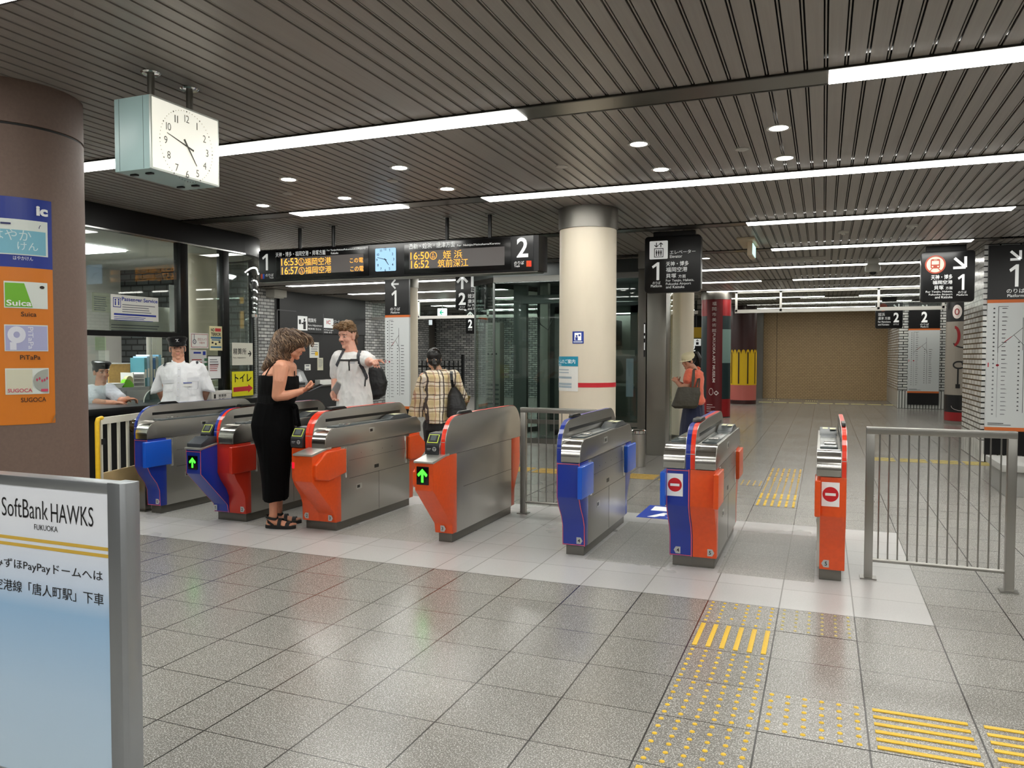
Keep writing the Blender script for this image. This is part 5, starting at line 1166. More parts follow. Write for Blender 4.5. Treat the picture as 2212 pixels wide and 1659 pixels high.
# ================================================================== glass elevator
EY = 12.25; EXL, EXR = -5.22, -2.62
EG = glassmat('elevator_glass', (228, 236, 233), base=.03)
DKG = mat('shaft_dark', (44, 50, 49), .5); SHG = mat('shaft_grey', (140, 140, 133), .45); SHM = mat('shaft_mid', (96, 100, 98), .4, .3)
t = thing('elevator', 'glass elevator shaft with steel fascia behind the beige pillar', 'elevator', (-3.8, 13.2, 0))
def bent(y0, y1, z0, z1, out=0.0):
    # outline in plan: left side, bevelled corner, front, rounded right corner
    p = [(-5.20-out, 14.4), (-5.80-out, EY+.50), (EXL, EY-out)]
    for i in range(9):
        q = -pi/2+pi/2*i/8; p.append((EXR+(.34+out)*cos(q), EY+.34+(.34+out)*sin(q)))
    p.append((EXR+.34+out, 14.4)); return p
P0 = bent(0, 0, 0, 0); P1 = bent(0, 0, 0, 0, -.014); PF1 = bent(0, 0, 0, 0, .03); PF0 = bent(0, 0, 0, 0, -.06)
def wallof(pa, pb, z0, z1, i0=0, i1=None):
    a = pa[i0:i1]; b = pb[i0:i1]; return MB().prism(a+b[::-1], 'z', z0, z1)
obj('fascia', wallof(PF1, PF0, 2.70, 2.79), mat('fascia_steel', (120, 120, 116), .2, 1.0), t, smooth=True)
obj('fascia_top', wallof(PF1, PF0, 2.79, HC), DKG, t)
obj('front_glass', wallof(P0, P1, .09, 2.70, 2, 4), EG, t); obj('corner_glass', wallof(P0, P1, .09, 2.70, 3, 12), EG, t, smooth=True); obj('bevel_glass', wallof(P0, P1, .09, 2.70, 1, 3), EG, t); obj('side_glass', wallof(P0, P1, .09, 2.70, 0, 2), EG, t); obj('side_glass', wallof(P0, P1, .09, 2.70, 11, 13), EG, t)
obj('sill', wallof(PF1, PF0, 0, .09), STEELD, t); obj('kick_rail', wallof(PF1, P1, .33, .40, 2, 4), STEELD, t)
for x, y, w in ((EXL, EY, .018), (-5.80, EY+.5, .015)): obj('mullion', MB().box(x-w, x+w, y-w*.6, y+w*.8, .09, 2.70), SHM, t, bevel=.004)
obj('back_wall', MB().box(-5.18, -2.35, 14.3, 14.4, 0, HC), DKG, t)
obj('shaft_ceiling', MB().prism([(-5.6, 12.8), (-5.2, 12.4), (-2.3, 12.4), (-2.3, 14.3), (-5.15, 14.3)], 'z', 2.80, 2.86), DKG, t)
pn = obj('equipment_panel', MB().box(-5.62, -5.34, 12.80, 13.0, .2, 2.05), SHG, t, bevel=.004)
for i in range(9): obj('louver', MB().box(-5.60, -5.36, 12.792, 12.802, .25+i*.085, .28+i*.085), SHM, pn)
for i in range(3): obj('indicator', MB().box(-5.58+i*.08, -5.555+i*.08, 12.794, 12.801, 1.48, 1.51), BLACK, pn)
obj('guide_rail', MB().box(-5.06, -4.82, 12.75, 12.85, .1, 2.70), SHM, t); obj('guide_rail', MB().box(-4.52, -4.38, 12.62, 12.74, .1, 2.70), SHG, t); obj('guide_rail', MB().box(-2.75, -2.62, 13.2, 13.35, .1, 2.70), SHM, t)
obj('header_beam', MB().box(-4.85, -2.45, 12.60, 12.74, 2.36, 2.50), SHM, t)
car = obj('car_frame', MB().box(-4.30, -4.18, 12.75, 12.85, .1, 2.3).box(-2.98, -2.86, 12.75, 12.85, .1, 2.3).box(-4.3, -2.86, 12.75, 12.85, 2.18, 2.3).box(-4.3, -2.86, 12.75, 12.85, .1, .2), SHM, t)
obj('cross_beam', MB().box(-4.2, -2.9, 12.74, 12.84, 1.46, 1.56), SHG, t); obj('cross_beam', MB().box(-4.2, -2.9, 12.70, 12.9, .96, 1.0), SHG, t)
obj('car_door', MB().box(-4.16, -3.02, 13.6, 13.65, .2, 2.18), mat('car_grey', (112, 114, 108), .4, .2), t)
obj('control_box', MB().box(-3.86, -3.42, 12.9, 13.2, 1.06, 1.34), SHG, t, bevel=.01); obj('control_box', MB().box(-3.75, -3.35, 12.9, 13.1, .28, .78), mat('cabinet_pale', (146, 146, 132), .4), t, bevel=.006)
obj('machine_unit', MB().box(-4.0, -3.3, 13.0, 13.5, 1.64, 2.08), BLACKM, t, bevel=.02); obj('cable', MB().tube([(-4.6, 12.6, 2.3), (-4.5, 12.58, 2.0), (-4.36, 12.58, 1.9), (-4.32, 12.7, 2.1)], .008), BLACK, t, smooth=True)
obj('added_car_lamp', MB().box(-4.1, -3.1, 13.3, 13.5, 2.20, 2.23), emis('added_lamp_glow', (240, 250, 244), 3.5), t)  # added lamp that brightens the dim shaft behind the glass
obj('yellow_reflection', MB().box(-2.62, -2.56, 12.9, 13.1, 2.02, 2.66), emis('yellow_reflection_glow', (250, 186, 20), .8), t)  # glowing box stands in for a yellow sign's reflection in the curved glass
obj('map_strip', MB().box(-2.98, -2.86, 12.47, 12.48, .80, 1.42), mat('strip_pale', (190, 200, 220), .4), t)
# steel elevator portal
t = thing('elevator_portal', 'tall brushed steel portal post of the elevator entrance', 'portal', (-2.2, 11.6, 0))
obj('post', MB().box(-2.42, -2.14, 11.42, 11.75, 0, 2.75), mat('portal_steel', (150, 148, 142), .3, 1.0), t, bevel=.004)
obj('edge_post', MB().box(-2.56, -2.44, 11.44, 11.70, 0, 2.75), STEELD, t, bevel=.004); obj('head', MB().box(-2.56, -2.14, 11.42, 11.75, 2.75, HC), STEELD, t)
obj('call_plate', MB().box(-2.47, -2.445, 11.425, 11.44, 1.45, 1.95), BLACK, t)
m = MB().box(-2.467, -2.449, 11.4235, 11.425, 1.80, 1.93).box(-2.465, -2.451, 11.4235, 11.425, 1.72, 1.76).box(-2.465, -2.451, 11.4235, 11.425, 1.55, 1.66); obj('call_mark', m, SIGNW, t)
t = thing('ash_bin', 'slim round steel bin beside the elevator portal', 'bin', (-2.27, 10.2, 0))
obj('body', MB().lathe([(.0001, .002), (.098, .002), (.10, .02), (.10, .43), (.0001, .43)], (-2.27, 10.2, 0), 28), STEEL, t, smooth=True); obj('lid', MB().lathe([(.09, .43), (.106, .44), (.106, .475), (.09, .49), (.02, .475), (.0001, .475)], (-2.27, 10.2, 0), 28), CHROME, t, smooth=True)
# things on the beige pillar
cy = Cyl(-2.33, 8.0, .30)
u0, z1 = cy.uv(1203, 770); u1, _ = cy.uv(1249, 772); _, z0 = cy.uv(1226, 845); _, zm = cy.uv(1226, 791)
t = thing('area_guide', 'white area guide with turquoise heading on the beige pillar', 'notice', (-2.33, 8.0, z0))
obj('sheet', cy.patch(MB(), u0-.3, u1, z0, z1, .003, 12), PAPER, t); obj('heading_band', cy.patch(MB(), u0-.3, u1, zm, z1, .0045, 12), mat('turquoise', (24, 140, 170), .4), t)
m = MB(); w = (u1-u0)*.3; uu, zz = cy.uv(1203, 785); cy.text(m, 'ルームのご案内', uu, zz, (cy.uv(1243, 785)[0]-uu)*cy.r, .045, .006); uu, zz = cy.uv(1203, 790); cy.text(m, 'Accommodated Area Guide', uu, zz+.003, .13, .018, .006); obj('lettering', m, SIGNW, t)
m = MB()
for a in (800, 806): _, zz = cy.uv(1226, a); cy.patch(m, u0, u0+(u1-u0)*.7, zz, zz+.010, .0045, 6)
for a in (818, 832, 838): _, zz = cy.uv(1226, a); cy.patch(m, u0, u0+(u1-u0)*.8, zz, zz+.022, .0045, 6)
obj('print', m, mat('pale_blue_print', (160, 176, 186), .5), t)
u0, z1 = cy.uv(1237, 716); u1, _ = cy.uv(1261, 716); _, z0 = cy.uv(1248, 742)
t = thing('pictogram_sticker', 'small blue square pictogram sticker on the beige pillar', 'sticker', (-2.33, 8.0, z0))
obj('sheet', cy.patch(MB(), u0, u1, z0, z1, .003, 6), mat('pict_blue', (34, 60, 150), .4), t)
h = z1-z0; w = u1-u0; m = MB(); cy.patch(m, u0+w*.2, u1-w*.2, z0+h*.25, z1-h*.12, .0045, 5); m.use(1); cy.patch(m, u0+w*.28, u0+w*.5, z0+h*.27, z0+h*.52, .006, 3); cy.poly(m, [(u0+w*(.40+.08*cos(a)), z0+h*(.62+.08*sin(a))) for a in [2*pi*i/12 for i in range(12)]], .006); cy.poly(m, [(u0+w*(.64+.09*cos(a)), z0+h*(.68+.09*sin(a))) for a in [2*pi*i/12 for i in range(12)]], .006)
obj('symbol', m, [SIGNW, mat('pict_blue', (34, 60, 150), .4)], t)
m = MB(); cy.patch(m, u0+w*.1, u1-w*.1, z0+h*.1, z0+h*.16, .0045, 4); obj('print', m, SIGNW, t)
u0, z1 = cy.uv(1250, 827); u1, _ = cy.uv(1332.5, 826); _, z0 = cy.uv(1290, 837)
t = thing('red_band', 'red tape band around the beige pillar', 'tape', (-2.33, 8.0, z0)); obj('tape', cy.patch(MB(), u0-1.2, u0+2.6, z0, z1, .002, 48), mat('band_red', (196, 34, 46), .45), t)
# yellow and black signs seen in the gap left of the red pillar
a = atY(1493, 712, 22.0); b = atY(1519, 757, 22.0)
t = thing('hanging_sign', 'yellow sign boards seen in the gap left of the red pillar', 'sign', ((a.x+b.x)/2, 22, b.z+.55))
za, zb_ = atY(1500, 707, 22).z, atY(1500, 730, 22).z
obj('panel', MB().box(a.x, b.x+.1, 22, 22.1, zb_, za), mat('dim_yellow', (170, 136, 16), .4), t); obj('hanger', MB().box(a.x+.1, a.x+.14, 22.03, 22.07, za, HC), BLACK, t)
t = thing('elevator_notice', 'black elevator sign with white symbol under the yellow boards', 'sign', ((a.x+b.x)/2, 22, 1.2))
zc, zd = atY(1500, 731, 22).z, atY(1500, 790, 22).z
obj('panel', MB().box(a.x, b.x+.1, 22, 22.1, zd, zc), SIGNK, t); x0, x1, z0, z1 = rY(1499, 1514, 732, 747, 22.0); obj('symbol', MB().box(x0, x1, 21.995, 22, z0, z1), SIGNW, t)
m = MB(); arrow2d(m, ((x0+x1)/2, 21.99, z0+(z1-z0)*.75), (0, 1), .06, .05, .015, 21.99); flat(m, x0+.06, x1-.06, z0+.03, z0+.10, 21.99); obj('symbol_mark', m, SIGNK, t); obj('post', MB().box(a.x+.1, a.x+.2, 22.03, 22.09, 0, zd), BLACK, t)
m = MB(); m.text('2', (a.x+.02, 21.995, zd+.40), X, Z, .10, .18, .02); obj('lettering', m, SIGNW, t)
# pale grey bench block at the right edge
t = thing('bench', 'pale grey block bench behind the railing at the right edge', 'bench', (2.6, 9.9, 0))
obj('seat', MB().box(1.74, 3.4, 9.4, 10.3, .26, .335), mat('bench_grey', (172, 172, 168), .4), t, bevel=.01); obj('base', MB().box(1.79, 3.35, 9.45, 10.25, .001, .26), mat('bench_dark', (150, 150, 146), .45), t)
# ================================================================== tactile paving
TYEL = mat('tactile_yellow', (230, 188, 44), .42, noise=(120, .08)); TWORN = mat('tactile_worn', (196, 178, 104), .5, noise=(120, .2)); TGOLD = mat('tactile_gold', (206, 168, 70), .45, noise=(80, .15))
DTV = [(0.0001, .0046), (.0055, .0043), (.009, .003), (.0108, .0)]
def tile_slab(x, y, m): return MB().box(x, x+T, y, y+T, .0004, .0011)
def stud_tile(x, y, mm, lab, n=6, drop=(), fl=FLOOR, r=1.0):
    t = thing('tactile_tile', lab, 'tactile paving', (x+T/2, y+T/2, 0), 'tactile paving tiles')
    obj('slab', tile_slab(x, y, fl), fl, t)
    for j in range(n):
        for i in range(n):
            if (i, j) in drop: continue
            c = (x+T*(i+.5)/n, y+T*(j+.5)/n, .001)
            obj('stud', MB().lathe([(a*r, b) for a, b in DTV], c, 12), mm, t, smooth=True)
    return t
def bar_tile(x, y, mm, lab, along, n=6, L=.345, w=.024, splits=1, fl=FLOOR):
    t = thing('tactile_tile', lab, 'tactile paving', (x+T/2, y+T/2, 0), 'tactile paving tiles')
    obj('slab', tile_slab(x, y, fl), fl, t)
    for i in range(n):
        for k in range(splits):
            c = T*(i+.5)/n; l = L/splits; s = (T-L)/2+k*(L/splits); e = s+l-(.02 if splits > 1 else 0)
            b = (x+c-w/2, x+c+w/2, y+s, y+e) if along == 'y' else (x+s, x+e, y+c-w/2, y+c+w/2)
            obj('bar', MB().box(*b, .001, .0055), mm, t, bevel=.0018)
    return t
C5, C6, C7, C8 = -.62, -.22, .18, .58
def R(k): return OY-T*k
stud_tile(C5, R(1), TYEL, 'yellow stud tile touching the white floor band, ahead of the bright bar tile', drop=((2, 0), (2, 2), (2, 3), (4, 1)), r=.9)
stud_tile(C6, R(1), TWORN, 'worn tile of faded studs touching the white floor band', r=.8)
bar_tile(C5, R(2), TYEL, 'tile of six bright yellow bars pointing to the gates', 'y')
stud_tile(C5, R(3), TYEL, 'stud tile just before the bright bar tile'); stud_tile(C5, R(4), TYEL, 'stud tile left of the branching stud tile'); stud_tile(C5, R(5), TYEL, 'stud tile closest to the bottom edge')
bar_tile(C5, R(6), TYEL, 'bar tile cut off by the bottom edge of the photo', 'y')
stud_tile(C6, R(4), TYEL, 'branching stud tile between the stud column and the crosswise bars')
bar_tile(C7, R(4), TYEL, 'tile of six long crosswise yellow bars near the bottom right', 'x'); bar_tile(C8, R(4), TYEL, 'tile of crosswise yellow bars cut by the right edge', 'x')
bar_tile(C5, 7.93, TYEL, 'bar tile beyond the gates, nearest to them', 'y', splits=2); bar_tile(C5, 8.33, TYEL, 'bar tile beyond the gates, second from them', 'y', splits=2)
stud_tile(C5, 8.73, TGOLD, 'stud tile beyond the gates after the two bar tiles'); stud_tile(C5, 9.13, TGOLD, 'stud tile at the crossing of the lines beyond the gates')
bar_tile(C5, 9.53, TGOLD, 'bar tile past the crossing beyond the gates, first', 'y', splits=2); bar_tile(C5, 9.93, TGOLD, 'bar tile past the crossing beyond the gates, second', 'y', splits=2); bar_tile(C5, 10.33, TGOLD, 'bar tile past the crossing beyond the gates, last', 'y', splits=2)
stud_tile(C5-T, 9.13, TGOLD, 'stud tile left of the crossing beyond the gates')
for i in range(8): bar_tile(C5-T*(i+3)+.4*0, 9.13, TGOLD, 'crosswise golden bar tile of the line leading left from the crossing, number %s' % ('first second third fourth fifth sixth seventh eighth'.split()[i]), 'x')
for i in range(5): bar_tile(.58+T*i, 12.0, TWORN, 'faded crosswise bar tile in front of the brick pillar, %s from the left' % ('first second third fourth fifth'.split()[i]), 'x')
t = None
for i in range(9):
    x = -1.9+i*.45; mm = mat('line_pale_yellow', (226, 214, 140), .5)
    o = obj('line_dash', MB().box(x, x+.38, 25.9, 26.12, .001, .004), mm, loc=(x, 26, 0)); setp(o, 'pale yellow floor dash before the shutter wall, %s from the left' % ('first second third fourth fifth sixth seventh eighth ninth'.split()[i]), 'floor marking', 'pale floor dashes')
bar_tile(-1.75, 27.4, mat('line_pale_yellow', (226, 214, 140), .5), 'distant pale bar tile at the left foot of the shutter', 'y'); bar_tile(-.55, 27.1, mat('line_pale_yellow', (226, 214, 140), .5), 'distant pale bar tile at the middle foot of the shutter', 'y')
# blue floor sticker
t = thing('floor_sticker', 'blue and white sticker on the floor behind the blue and orange gate', 'floor sticker', (-1.28, 7.25, 0))
obj('sheet', MB().box(-1.56, -1.0, 6.95, 7.56, .0012, .0030), mat('sticker_blue', (36, 70, 180), .4), t)
m = MB()
for a, b, c, d in ((-1.50, -1.06, 7.30, 7.51), ): m.quad((a, c, .0036), (b, c, .0036), (b, d, .0036), (a, d, .0036))
m.disc((-1.36, 7.10, .0036), X, Y, .035, 16); m.disc((-1.2, 7.14, .0036), X, Y, .03, 16); m.quad((-1.47, 7.0, .0036), (-1.4, 7.0, .0036), (-1.3, 7.2, .0036), (-1.36, 7.22, .0036)); m.quad((-1.3, 7.0, .0036), (-1.2, 7.02, .0036), (-1.12, 7.2, .0036), (-1.2, 7.2, .0036))
obj('print', m, SIGNW, t)
# ================================================================== people
RH = Vector((cos(YAW), sin(YAW), 0)); VH = Vector((-sin(YAW), cos(YAW), 0))
def IP(x, y, d): return CAM+ray(x, y)*d
class Org:
    """gathers closed volumes, then fuses them into one continuous skin"""
    def __init__(s): s.b = MB()
    def cap(s, p0, r0, p1, r1, n=12):
        p0, p1 = Vector(p0), Vector(p1)
        s.b.sphere(p0, r0, n, 8); s.b.sphere(p1, r1, n, 8)
        if (p1-p0).length > 1e-4: s.b.cyl(p0, p1, r0, r1, n)
        return s
    def chain(s, *pr):
        for (a, b), (c, d) in zip(pr, pr[1:]): s.cap(a, b, c, d)
        return s
    def ell(s, c, ax, r, n=16):        # ax: three unit axes
        R = Matrix((ax[0], ax[1], ax[2])).transposed(); s.b.sphere(c, r, n, 12, R); return s
    def loft(s, rings, n=28):          # (centre, a, b[, power])
        vs = []; k = len(rings)
        for r in rings:
            c, a, b = r[:3]; e = r[3] if len(r) > 3 else 1.0
            for i in range(n):
                t = 2*pi*i/n; u, v = cos(t), sin(t)
                vs.append(c+a*(math.copysign(abs(u)**e, u))+b*(math.copysign(abs(v)**e, v)))
        fs = [(i*n+j, i*n+(j+1) % n, (i+1)*n+(j+1) % n, (i+1)*n+j) for i in range(k-1) for j in range(n)]
        fs += [tuple(range(n-1, -1, -1)), tuple(range((k-1)*n, k*n))]; s.b.add(vs, fs); return s
    def done(s, name, mats, parent, voxel=.006, it=4, disp=None, paint=None, label=None, cut=None):
        me = bpy.data.meshes.new('tmp'); me.from_pydata(s.b.v, [], s.b.f); o = bpy.data.objects.new('tmp', me); COL.objects.link(o)
        m = o.modifiers.new('r', 'REMESH'); m.mode = 'VOXEL'; m.voxel_size = voxel
        if it: q = o.modifiers.new('s', 'SMOOTH'); q.factor = .5; q.iterations = it
        m2 = bpy.data.meshes.new_from_object(o.evaluated_get(bpy.context.evaluated_depsgraph_get()))
        bpy.data.objects.remove(o); bpy.data.meshes.remove(me)
        m2.name = name
        if cut:
            bm = bmesh.new(); bm.from_mesh(m2)
            for co, no in cut: bmesh.ops.bisect_plane(bm, geom=bm.verts[:]+bm.edges[:]+bm.faces[:], plane_co=co, plane_no=no, clear_outer=True)
            bm.to_mesh(m2); bm.free()
        if disp:
            amp, fr = disp[:2]; st = disp[2] if len(disp) > 2 else (1, 1, 1)
            ns = [v.normal.copy() for v in m2.vertices]
            for v, nn in zip(m2.vertices, ns):
                p = Vector((v.co.x*st[0], v.co.y*st[1], v.co.z*st[2]))*fr; v.co += nn*(mnoise.noise(p)*amp+abs(mnoise.noise(p*2.1))*-amp*.7)
        off = Vector(rootloc(parent)); m2.transform(Matrix.Translation(-off))
        for mm in (mats if isinstance(mats, (list, tuple)) else [mats]): m2.materials.append(mm)
        if paint:
            for p in m2.polygons: p.material_index = paint(p.center+off)
        m2.polygons.foreach_set('use_smooth', [True]*len(m2.polygons))
        o = bpy.data.objects.new(name, m2); COL.objects.link(o); o.parent = parent
        return setp(o, label)
def head(org, c, hf, hu, s=1.0, fem=False):
    hf = Vector(hf).normalized(); hu = (Vector(hu)-hf*Vector(hu).dot(hf)).normalized(); hl = hu.cross(hf); ax = (hl, hf, hu)
    P = lambda a, b, d: c+(hl*a+hf*b+hu*d)*s
    E = lambda a, b, d, r: org.ell(P(a, b, d), ax, tuple(v*s for v in r))
    E(0, -.012, .035, (.073, .092, .088)); E(0, .022, -.020, (.060, .066, .080)); E(0, .035, -.066, (.044, .046, .036)); E(0, .062, -.092, (.024, .022, .018))
    for q in (-1, 1):
        E(q*.036, .055, -.025, (.024, .026, .026)); E(q*.030, .074, .030, (.024, .012, .008)); E(q*.074, -.006, -.004, (.009, .019, .032)); E(q*.071, .004, -.020, (.008, .010, .012))
        E(q*.030, .073, .010, (.014, .010, .008)); E(q*.011, .092, -.022, (.009, .010, .008)); E(q*.042, .020, -.062, (.020, .03, .026))
    org.cap(P(0, .080, .020), .009*s, P(0, .104, -.018), .0115*s)
    E(0, .083, -.044, (.022, .013, .006)); E(0, .082, -.056, (.019, .013, .0075)); E(0, .070, .048, (.045, .018, .022))
    iv = lambda p: ((p-c).dot(hl)/s, (p-c).dot(hf)/s, (p-c).dot(hu)/s)
    return P, ax, iv
def facepaint(iv, lip=True):
    # thin brow and eye marks
    # 0 skin 1 lip 2 eye white 3 dark
    def f(p):
        a, b, d = iv(p); A = abs(a)
        if b > .055:
            if abs(A-.030) < .0135 and abs(d-.009) < .0055-(abs(A-.030)/.0135)**2*.003: return 3 if abs(A-.030) < .0068 else 2
            if abs(A-.031) < .017 and abs(d-.0300+.1*(A-.03)) < .0032: return 3
            if lip and A < .021*(1-abs(d+.050)/.014*.5) and -.061 < d < -.041 and b > .072: return 1
        return 0
    return f
def hand(org, w, d, n, t, curl=.5, s=1.0, point=False, spread=1.0):
    """wrist w, direction d to the knuckles, palm normal n (side the fingers close to), t towards the thumb side"""
    d = Vector(d).normalized(); n = (Vector(n)-d*Vector(n).dot(d)).normalized(); t0 = Vector(t); t = d.cross(n); t = t if t.dot(t0) > 0 else -t
    k = w+d*.085*s
    org.loft([(w, t*.022*s, n*.017*s), (w+d*.03*s, t*.033*s, n*.017*s), (w+d*.07*s, t*.040*s, n*.014*s), (k, t*.038*s, n*.011*s)], 16)
    for i, (o, L) in enumerate(((.029, .074), (.010, .082), (-.010, .076), (-.028, .060))):
        p = k+t*o*s-d*.004*s; c = curl*(1.0+.06*i); q = (d+t*o*4*spread*.25).normalized(); r = .0085*s
        if point and i == 0: c = .06
        for seg, (f, cc) in enumerate(((.45, .55), (.32, 1.0), (.24, .8))):
            a = c*cc*1.35; ax = q.cross(n).normalized(); q = Matrix.Rotation(a, 3, ax) @ q; 
            p2 = p+q*L*f*s; org.cap(p, r, p2, r*.90, 8); p = p2; r *= .92
    p = w+d*.028*s+t*.026*s; q = (t*.72+d*.72+n*.25).normalized()
    for L, r, cc in ((.036, .0115, 0), (.032, .0100, .25+.5*curl), (.024, .0088, .2+.4*curl)):
        q = (q+(d*.5+n*.9-t*.6)*cc*.6).normalized(); p2 = p+q*L*s; org.cap(p, r*s, p2, r*.9*s, 8); p = p2
def skin(name, rgb): return mat(name, rgb, .48, sss=.08, noise=(18, .05))
LIP = mat('lip_tone', (184, 112, 98), .45); EYEW = mat('eye_white', (186, 174, 166), .35); EYED = mat('brow_dark', (62, 44, 34), .6)
from mathutils.bvhtree import BVHTree
BVH = {}
def drape(objs, pts, off=.004, steps=6):
    # follow photo points over the surfaces of the given meshes
    trees = []
    for o in objs:
        if o.name not in BVH:
            L0 = Vector(rootloc(o)); BVH[o.name] = BVHTree.FromPolygons([v.co+L0 for v in o.data.vertices], [tuple(q.vertices) for q in o.data.polygons])
        trees.append(BVH[o.name])
    out = []; last = None
    P = []
    for (a, b), (c, d) in zip(pts, pts[1:]):
        for i in range(steps): k = i/steps; P.append((a+(c-a)*k, b+(d-b)*k))
    P.append(pts[-1])
    for x, y in P:
        r = ray(x, y).normalized(); best = None
        for t in trees:
            h = t.ray_cast(CAM, r)
            if h[0] is not None and (best is None or h[3] < best[3]): best = h
        if best is not None and (last is None or abs(best[3]-last) < .25): out.append((best[0]+(best[1] if best[1].dot(r) < 0 else -best[1])*off, best[1])); last = best[3]
    return out
def drape_strap(name, objs, pts, w, mm, par, off=.005, th=.003, conv=None):
    D = drape(objs, [conv(*q) for q in pts] if conv else pts, off)
    if len(D) < 3: return None
    path = [q[0] for q in D]
    for _ in range(2): path = [path[0]]+[(path[i-1]+path[i]*2+path[i+1])/4 for i in range(1, len(path)-1)]+[path[-1]]
    wid = []; ups = []
    for i in range(len(path)):
        d = (path[min(i+1, len(path)-1)]-path[max(i-1, 0)]).normalized(); n_ = D[i][1]; n_ = n_ if n_.dot(CAM-path[i]) > 0 else -n_
        sd = d.cross(n_).normalized(); wid.append(sd*w); ups.append(n_)
    return obj(name, MB().ribbon(path, wid, ups, th), mm, par, smooth=True)
def drape_patch(name, objs, quad, mm, par, off=.004, n=5):
    # quad: four photo corners (tl, tr, br, bl) laid on the surface
    vs = []
    for j in range(n+1):
        for i in range(n+1):
            u, v = i/n, j/n; a, b, c, d = quad
            x = (a[0]*(1-u)+b[0]*u)*(1-v)+(d[0]*(1-u)+c[0]*u)*v; y = (a[1]*(1-u)+b[1]*u)*(1-v)+(d[1]*(1-u)+c[1]*u)*v
            D = drape(objs, [(x, y), (x, y)], off, 1); vs.append(D[0][0] if D else None)
    ok = [v for v in vs if v is not None]
    if not ok: return None
    vs = [v if v is not None else min(ok, key=lambda q, i=i: abs(vs.index(q)-i)) for i, v in enumerate(vs)]
    return obj(name, MB().add(vs, [(j*(n+1)+i, j*(n+1)+i+1, (j+1)*(n+1)+i+1, (j+1)*(n+1)+i) for j in range(n) for i in range(n)]), mm, par, smooth=True)
def cloth(name, rgb, b=.25, sc=26): return mat(name, rgb, .85, noise=(9, .05), bump=(sc, b), sheen=.2)
def curls(mb, root, path_fn, L, amp, r0, turns, ph, n=14, taper=.35):
    pts = []; rr = []
    for i in range(n+1):
        k = i/n; p, a, b = path_fn(k); e = min(1, k*2.5)
        pts.append(p+(a*cos(ph+turns*2*pi*k)+b*sin(ph+turns*2*pi*k))*amp*e); rr.append(r0*(1-(1-taper)*k))
    mb.tube(pts, rr, 6)
# ------------------------------------------------------------------ woman in black
WD = 6.62
def wq(cx, cy, dd=0.0): return IP(540+cx/3.319, 660+cy/3.319, WD+dd)
def wring(x0, x1, y, b, dd=0.0, e=1.0, tilt=0.0):
    a, c = wq(x0, y-tilt, dd), wq(x1, y+tilt, dd); return ((a+c)/2, (c-a)/2, VH*b, e)
base = IP(602, 1138, WD); base.z = 0
wt = thing('person', 'curly-haired woman in black top and wide trousers, holding a phone at the gates', 'person', base)
SKW = skin('skin_warm', (214, 152, 122))
o = Org()
hc = wq(305, 285); hf = (RH*.88+VH*.30-Z*.26); P_, AX, iv = head(o, hc, hf, Z+hf*.1, 1.0, True)
o.chain((hc-Z*.05-RH*.02, .052), (wq(262, 410), .052))
o.loft([wring(200, 300, 400, .06), wring(150, 320, 440, .15, e=.9), wring(95, 320, 490, .165), wring(75, 330, 560, .15), wring(70, 315, 640, .14), wring(60, 305, 700, .145), wring(30, 315, 800, .165), wring(40, 315, 900, .16), wring(70, 290, 1000, .13)])
# near arm
sh = wq(222, 445, -.13); el = wq(196, 648, -.16); wr = wq(362, 616, -.10)
o.chain((sh, .066), (wq(214, 540, -.16), .056), (el, .046)); o.chain((el, .046), (wq(262, 645, -.14), .041), (wr, .027))
o.cap(sh, .064, wq(250, 440, 0), .07)
hd = (wq(440, 590, -.05)-wr).normalized(); hand(o, wr, hd, (Z*.75+VH*.35), (-VH*.3+RH*.2+Z*.4), .55, .95)
# far arm
sh2 = wq(290, 445, .17); el2 = wq(300, 640, .18); wr2 = wq(375, 605, .09)
o.chain((sh2, .055), (el2, .042)); o.chain((el2, .042), (wr2, .027)); hand(o, wr2, (wq(445, 600, .02)-wr2), (Z*.8-VH*.2), (VH*.5+Z*.3), .6, .92)
# legs and feet
kn = wq(185, 1150, -.02); an = wq(168, 1500, -.02); hip = wq(180, 900, -.05)
o.chain((hip, .085), (kn, .058)); o.chain((kn, .058), (wq(172, 1260, -.02), .055), (wq(168, 1420, -.02), .036), (an, .034))
hip2 = wq(195, 900, .09); kn2 = wq(215, 1150, .12); an2 = wq(205, 1470, .16)
o.chain((hip2, .08), (kn2, .055)); o.chain((kn2, .055), (wq(210, 1260, .13), .052), (wq(206, 1400, .15), .035), (an2, .033))
FT = RH*.93-VH*.10
def foot(o, an, dirn, z0=.035):
    dirn = Vector(dirn); dirn.z = 0; dirn.normalize(); sd = Vector((-dirn.y, dirn.x, 0)); h = Vector((an.x, an.y, z0))
    o.cap(an, .034, h-dirn*.03+Z*.012, .032); o.loft([(h-dirn*.055+Z*.014, sd*.028, Z*.026), (h+dirn*.0+Z*.020, sd*.033, Z*.040), (h+dirn*.07+Z*.008, sd*.038, Z*.028), (h+dirn*.13, sd*.042, Z*.016), (h+dirn*.165-Z*.004, sd*.030, Z*.010)], 16)
    for i in range(5): q = h+dirn*(.155-.010*i*i*.35)+sd*(.032-.016*i)-Z*.003; o.cap(q, .011 if i else .014, q+dirn*.024, .0095 if i else .012, 8)
    return h, dirn, sd
F1 = foot(o, an, FT); F2 = foot(o, an2, RH*.9+VH*.1)
o.done('body', [SKW, LIP, EYEW, EYED], wt, .0042, 3, paint=facepaint(iv))
BLK = mat('black_cloth', (9, 9, 10), .9, spec=.2, bump=(26, .3)); BLK2 = mat('black_trouser', (5, 5, 6), .95, spec=.12, bump=(14, .4))
o = Org(); o.loft([wring(66, 345, 500, .176), wring(62, 352, 560, .175), wring(60, 338, 640, .16), wring(52, 318, 700, .16), wring(44, 318, 726, .165)])
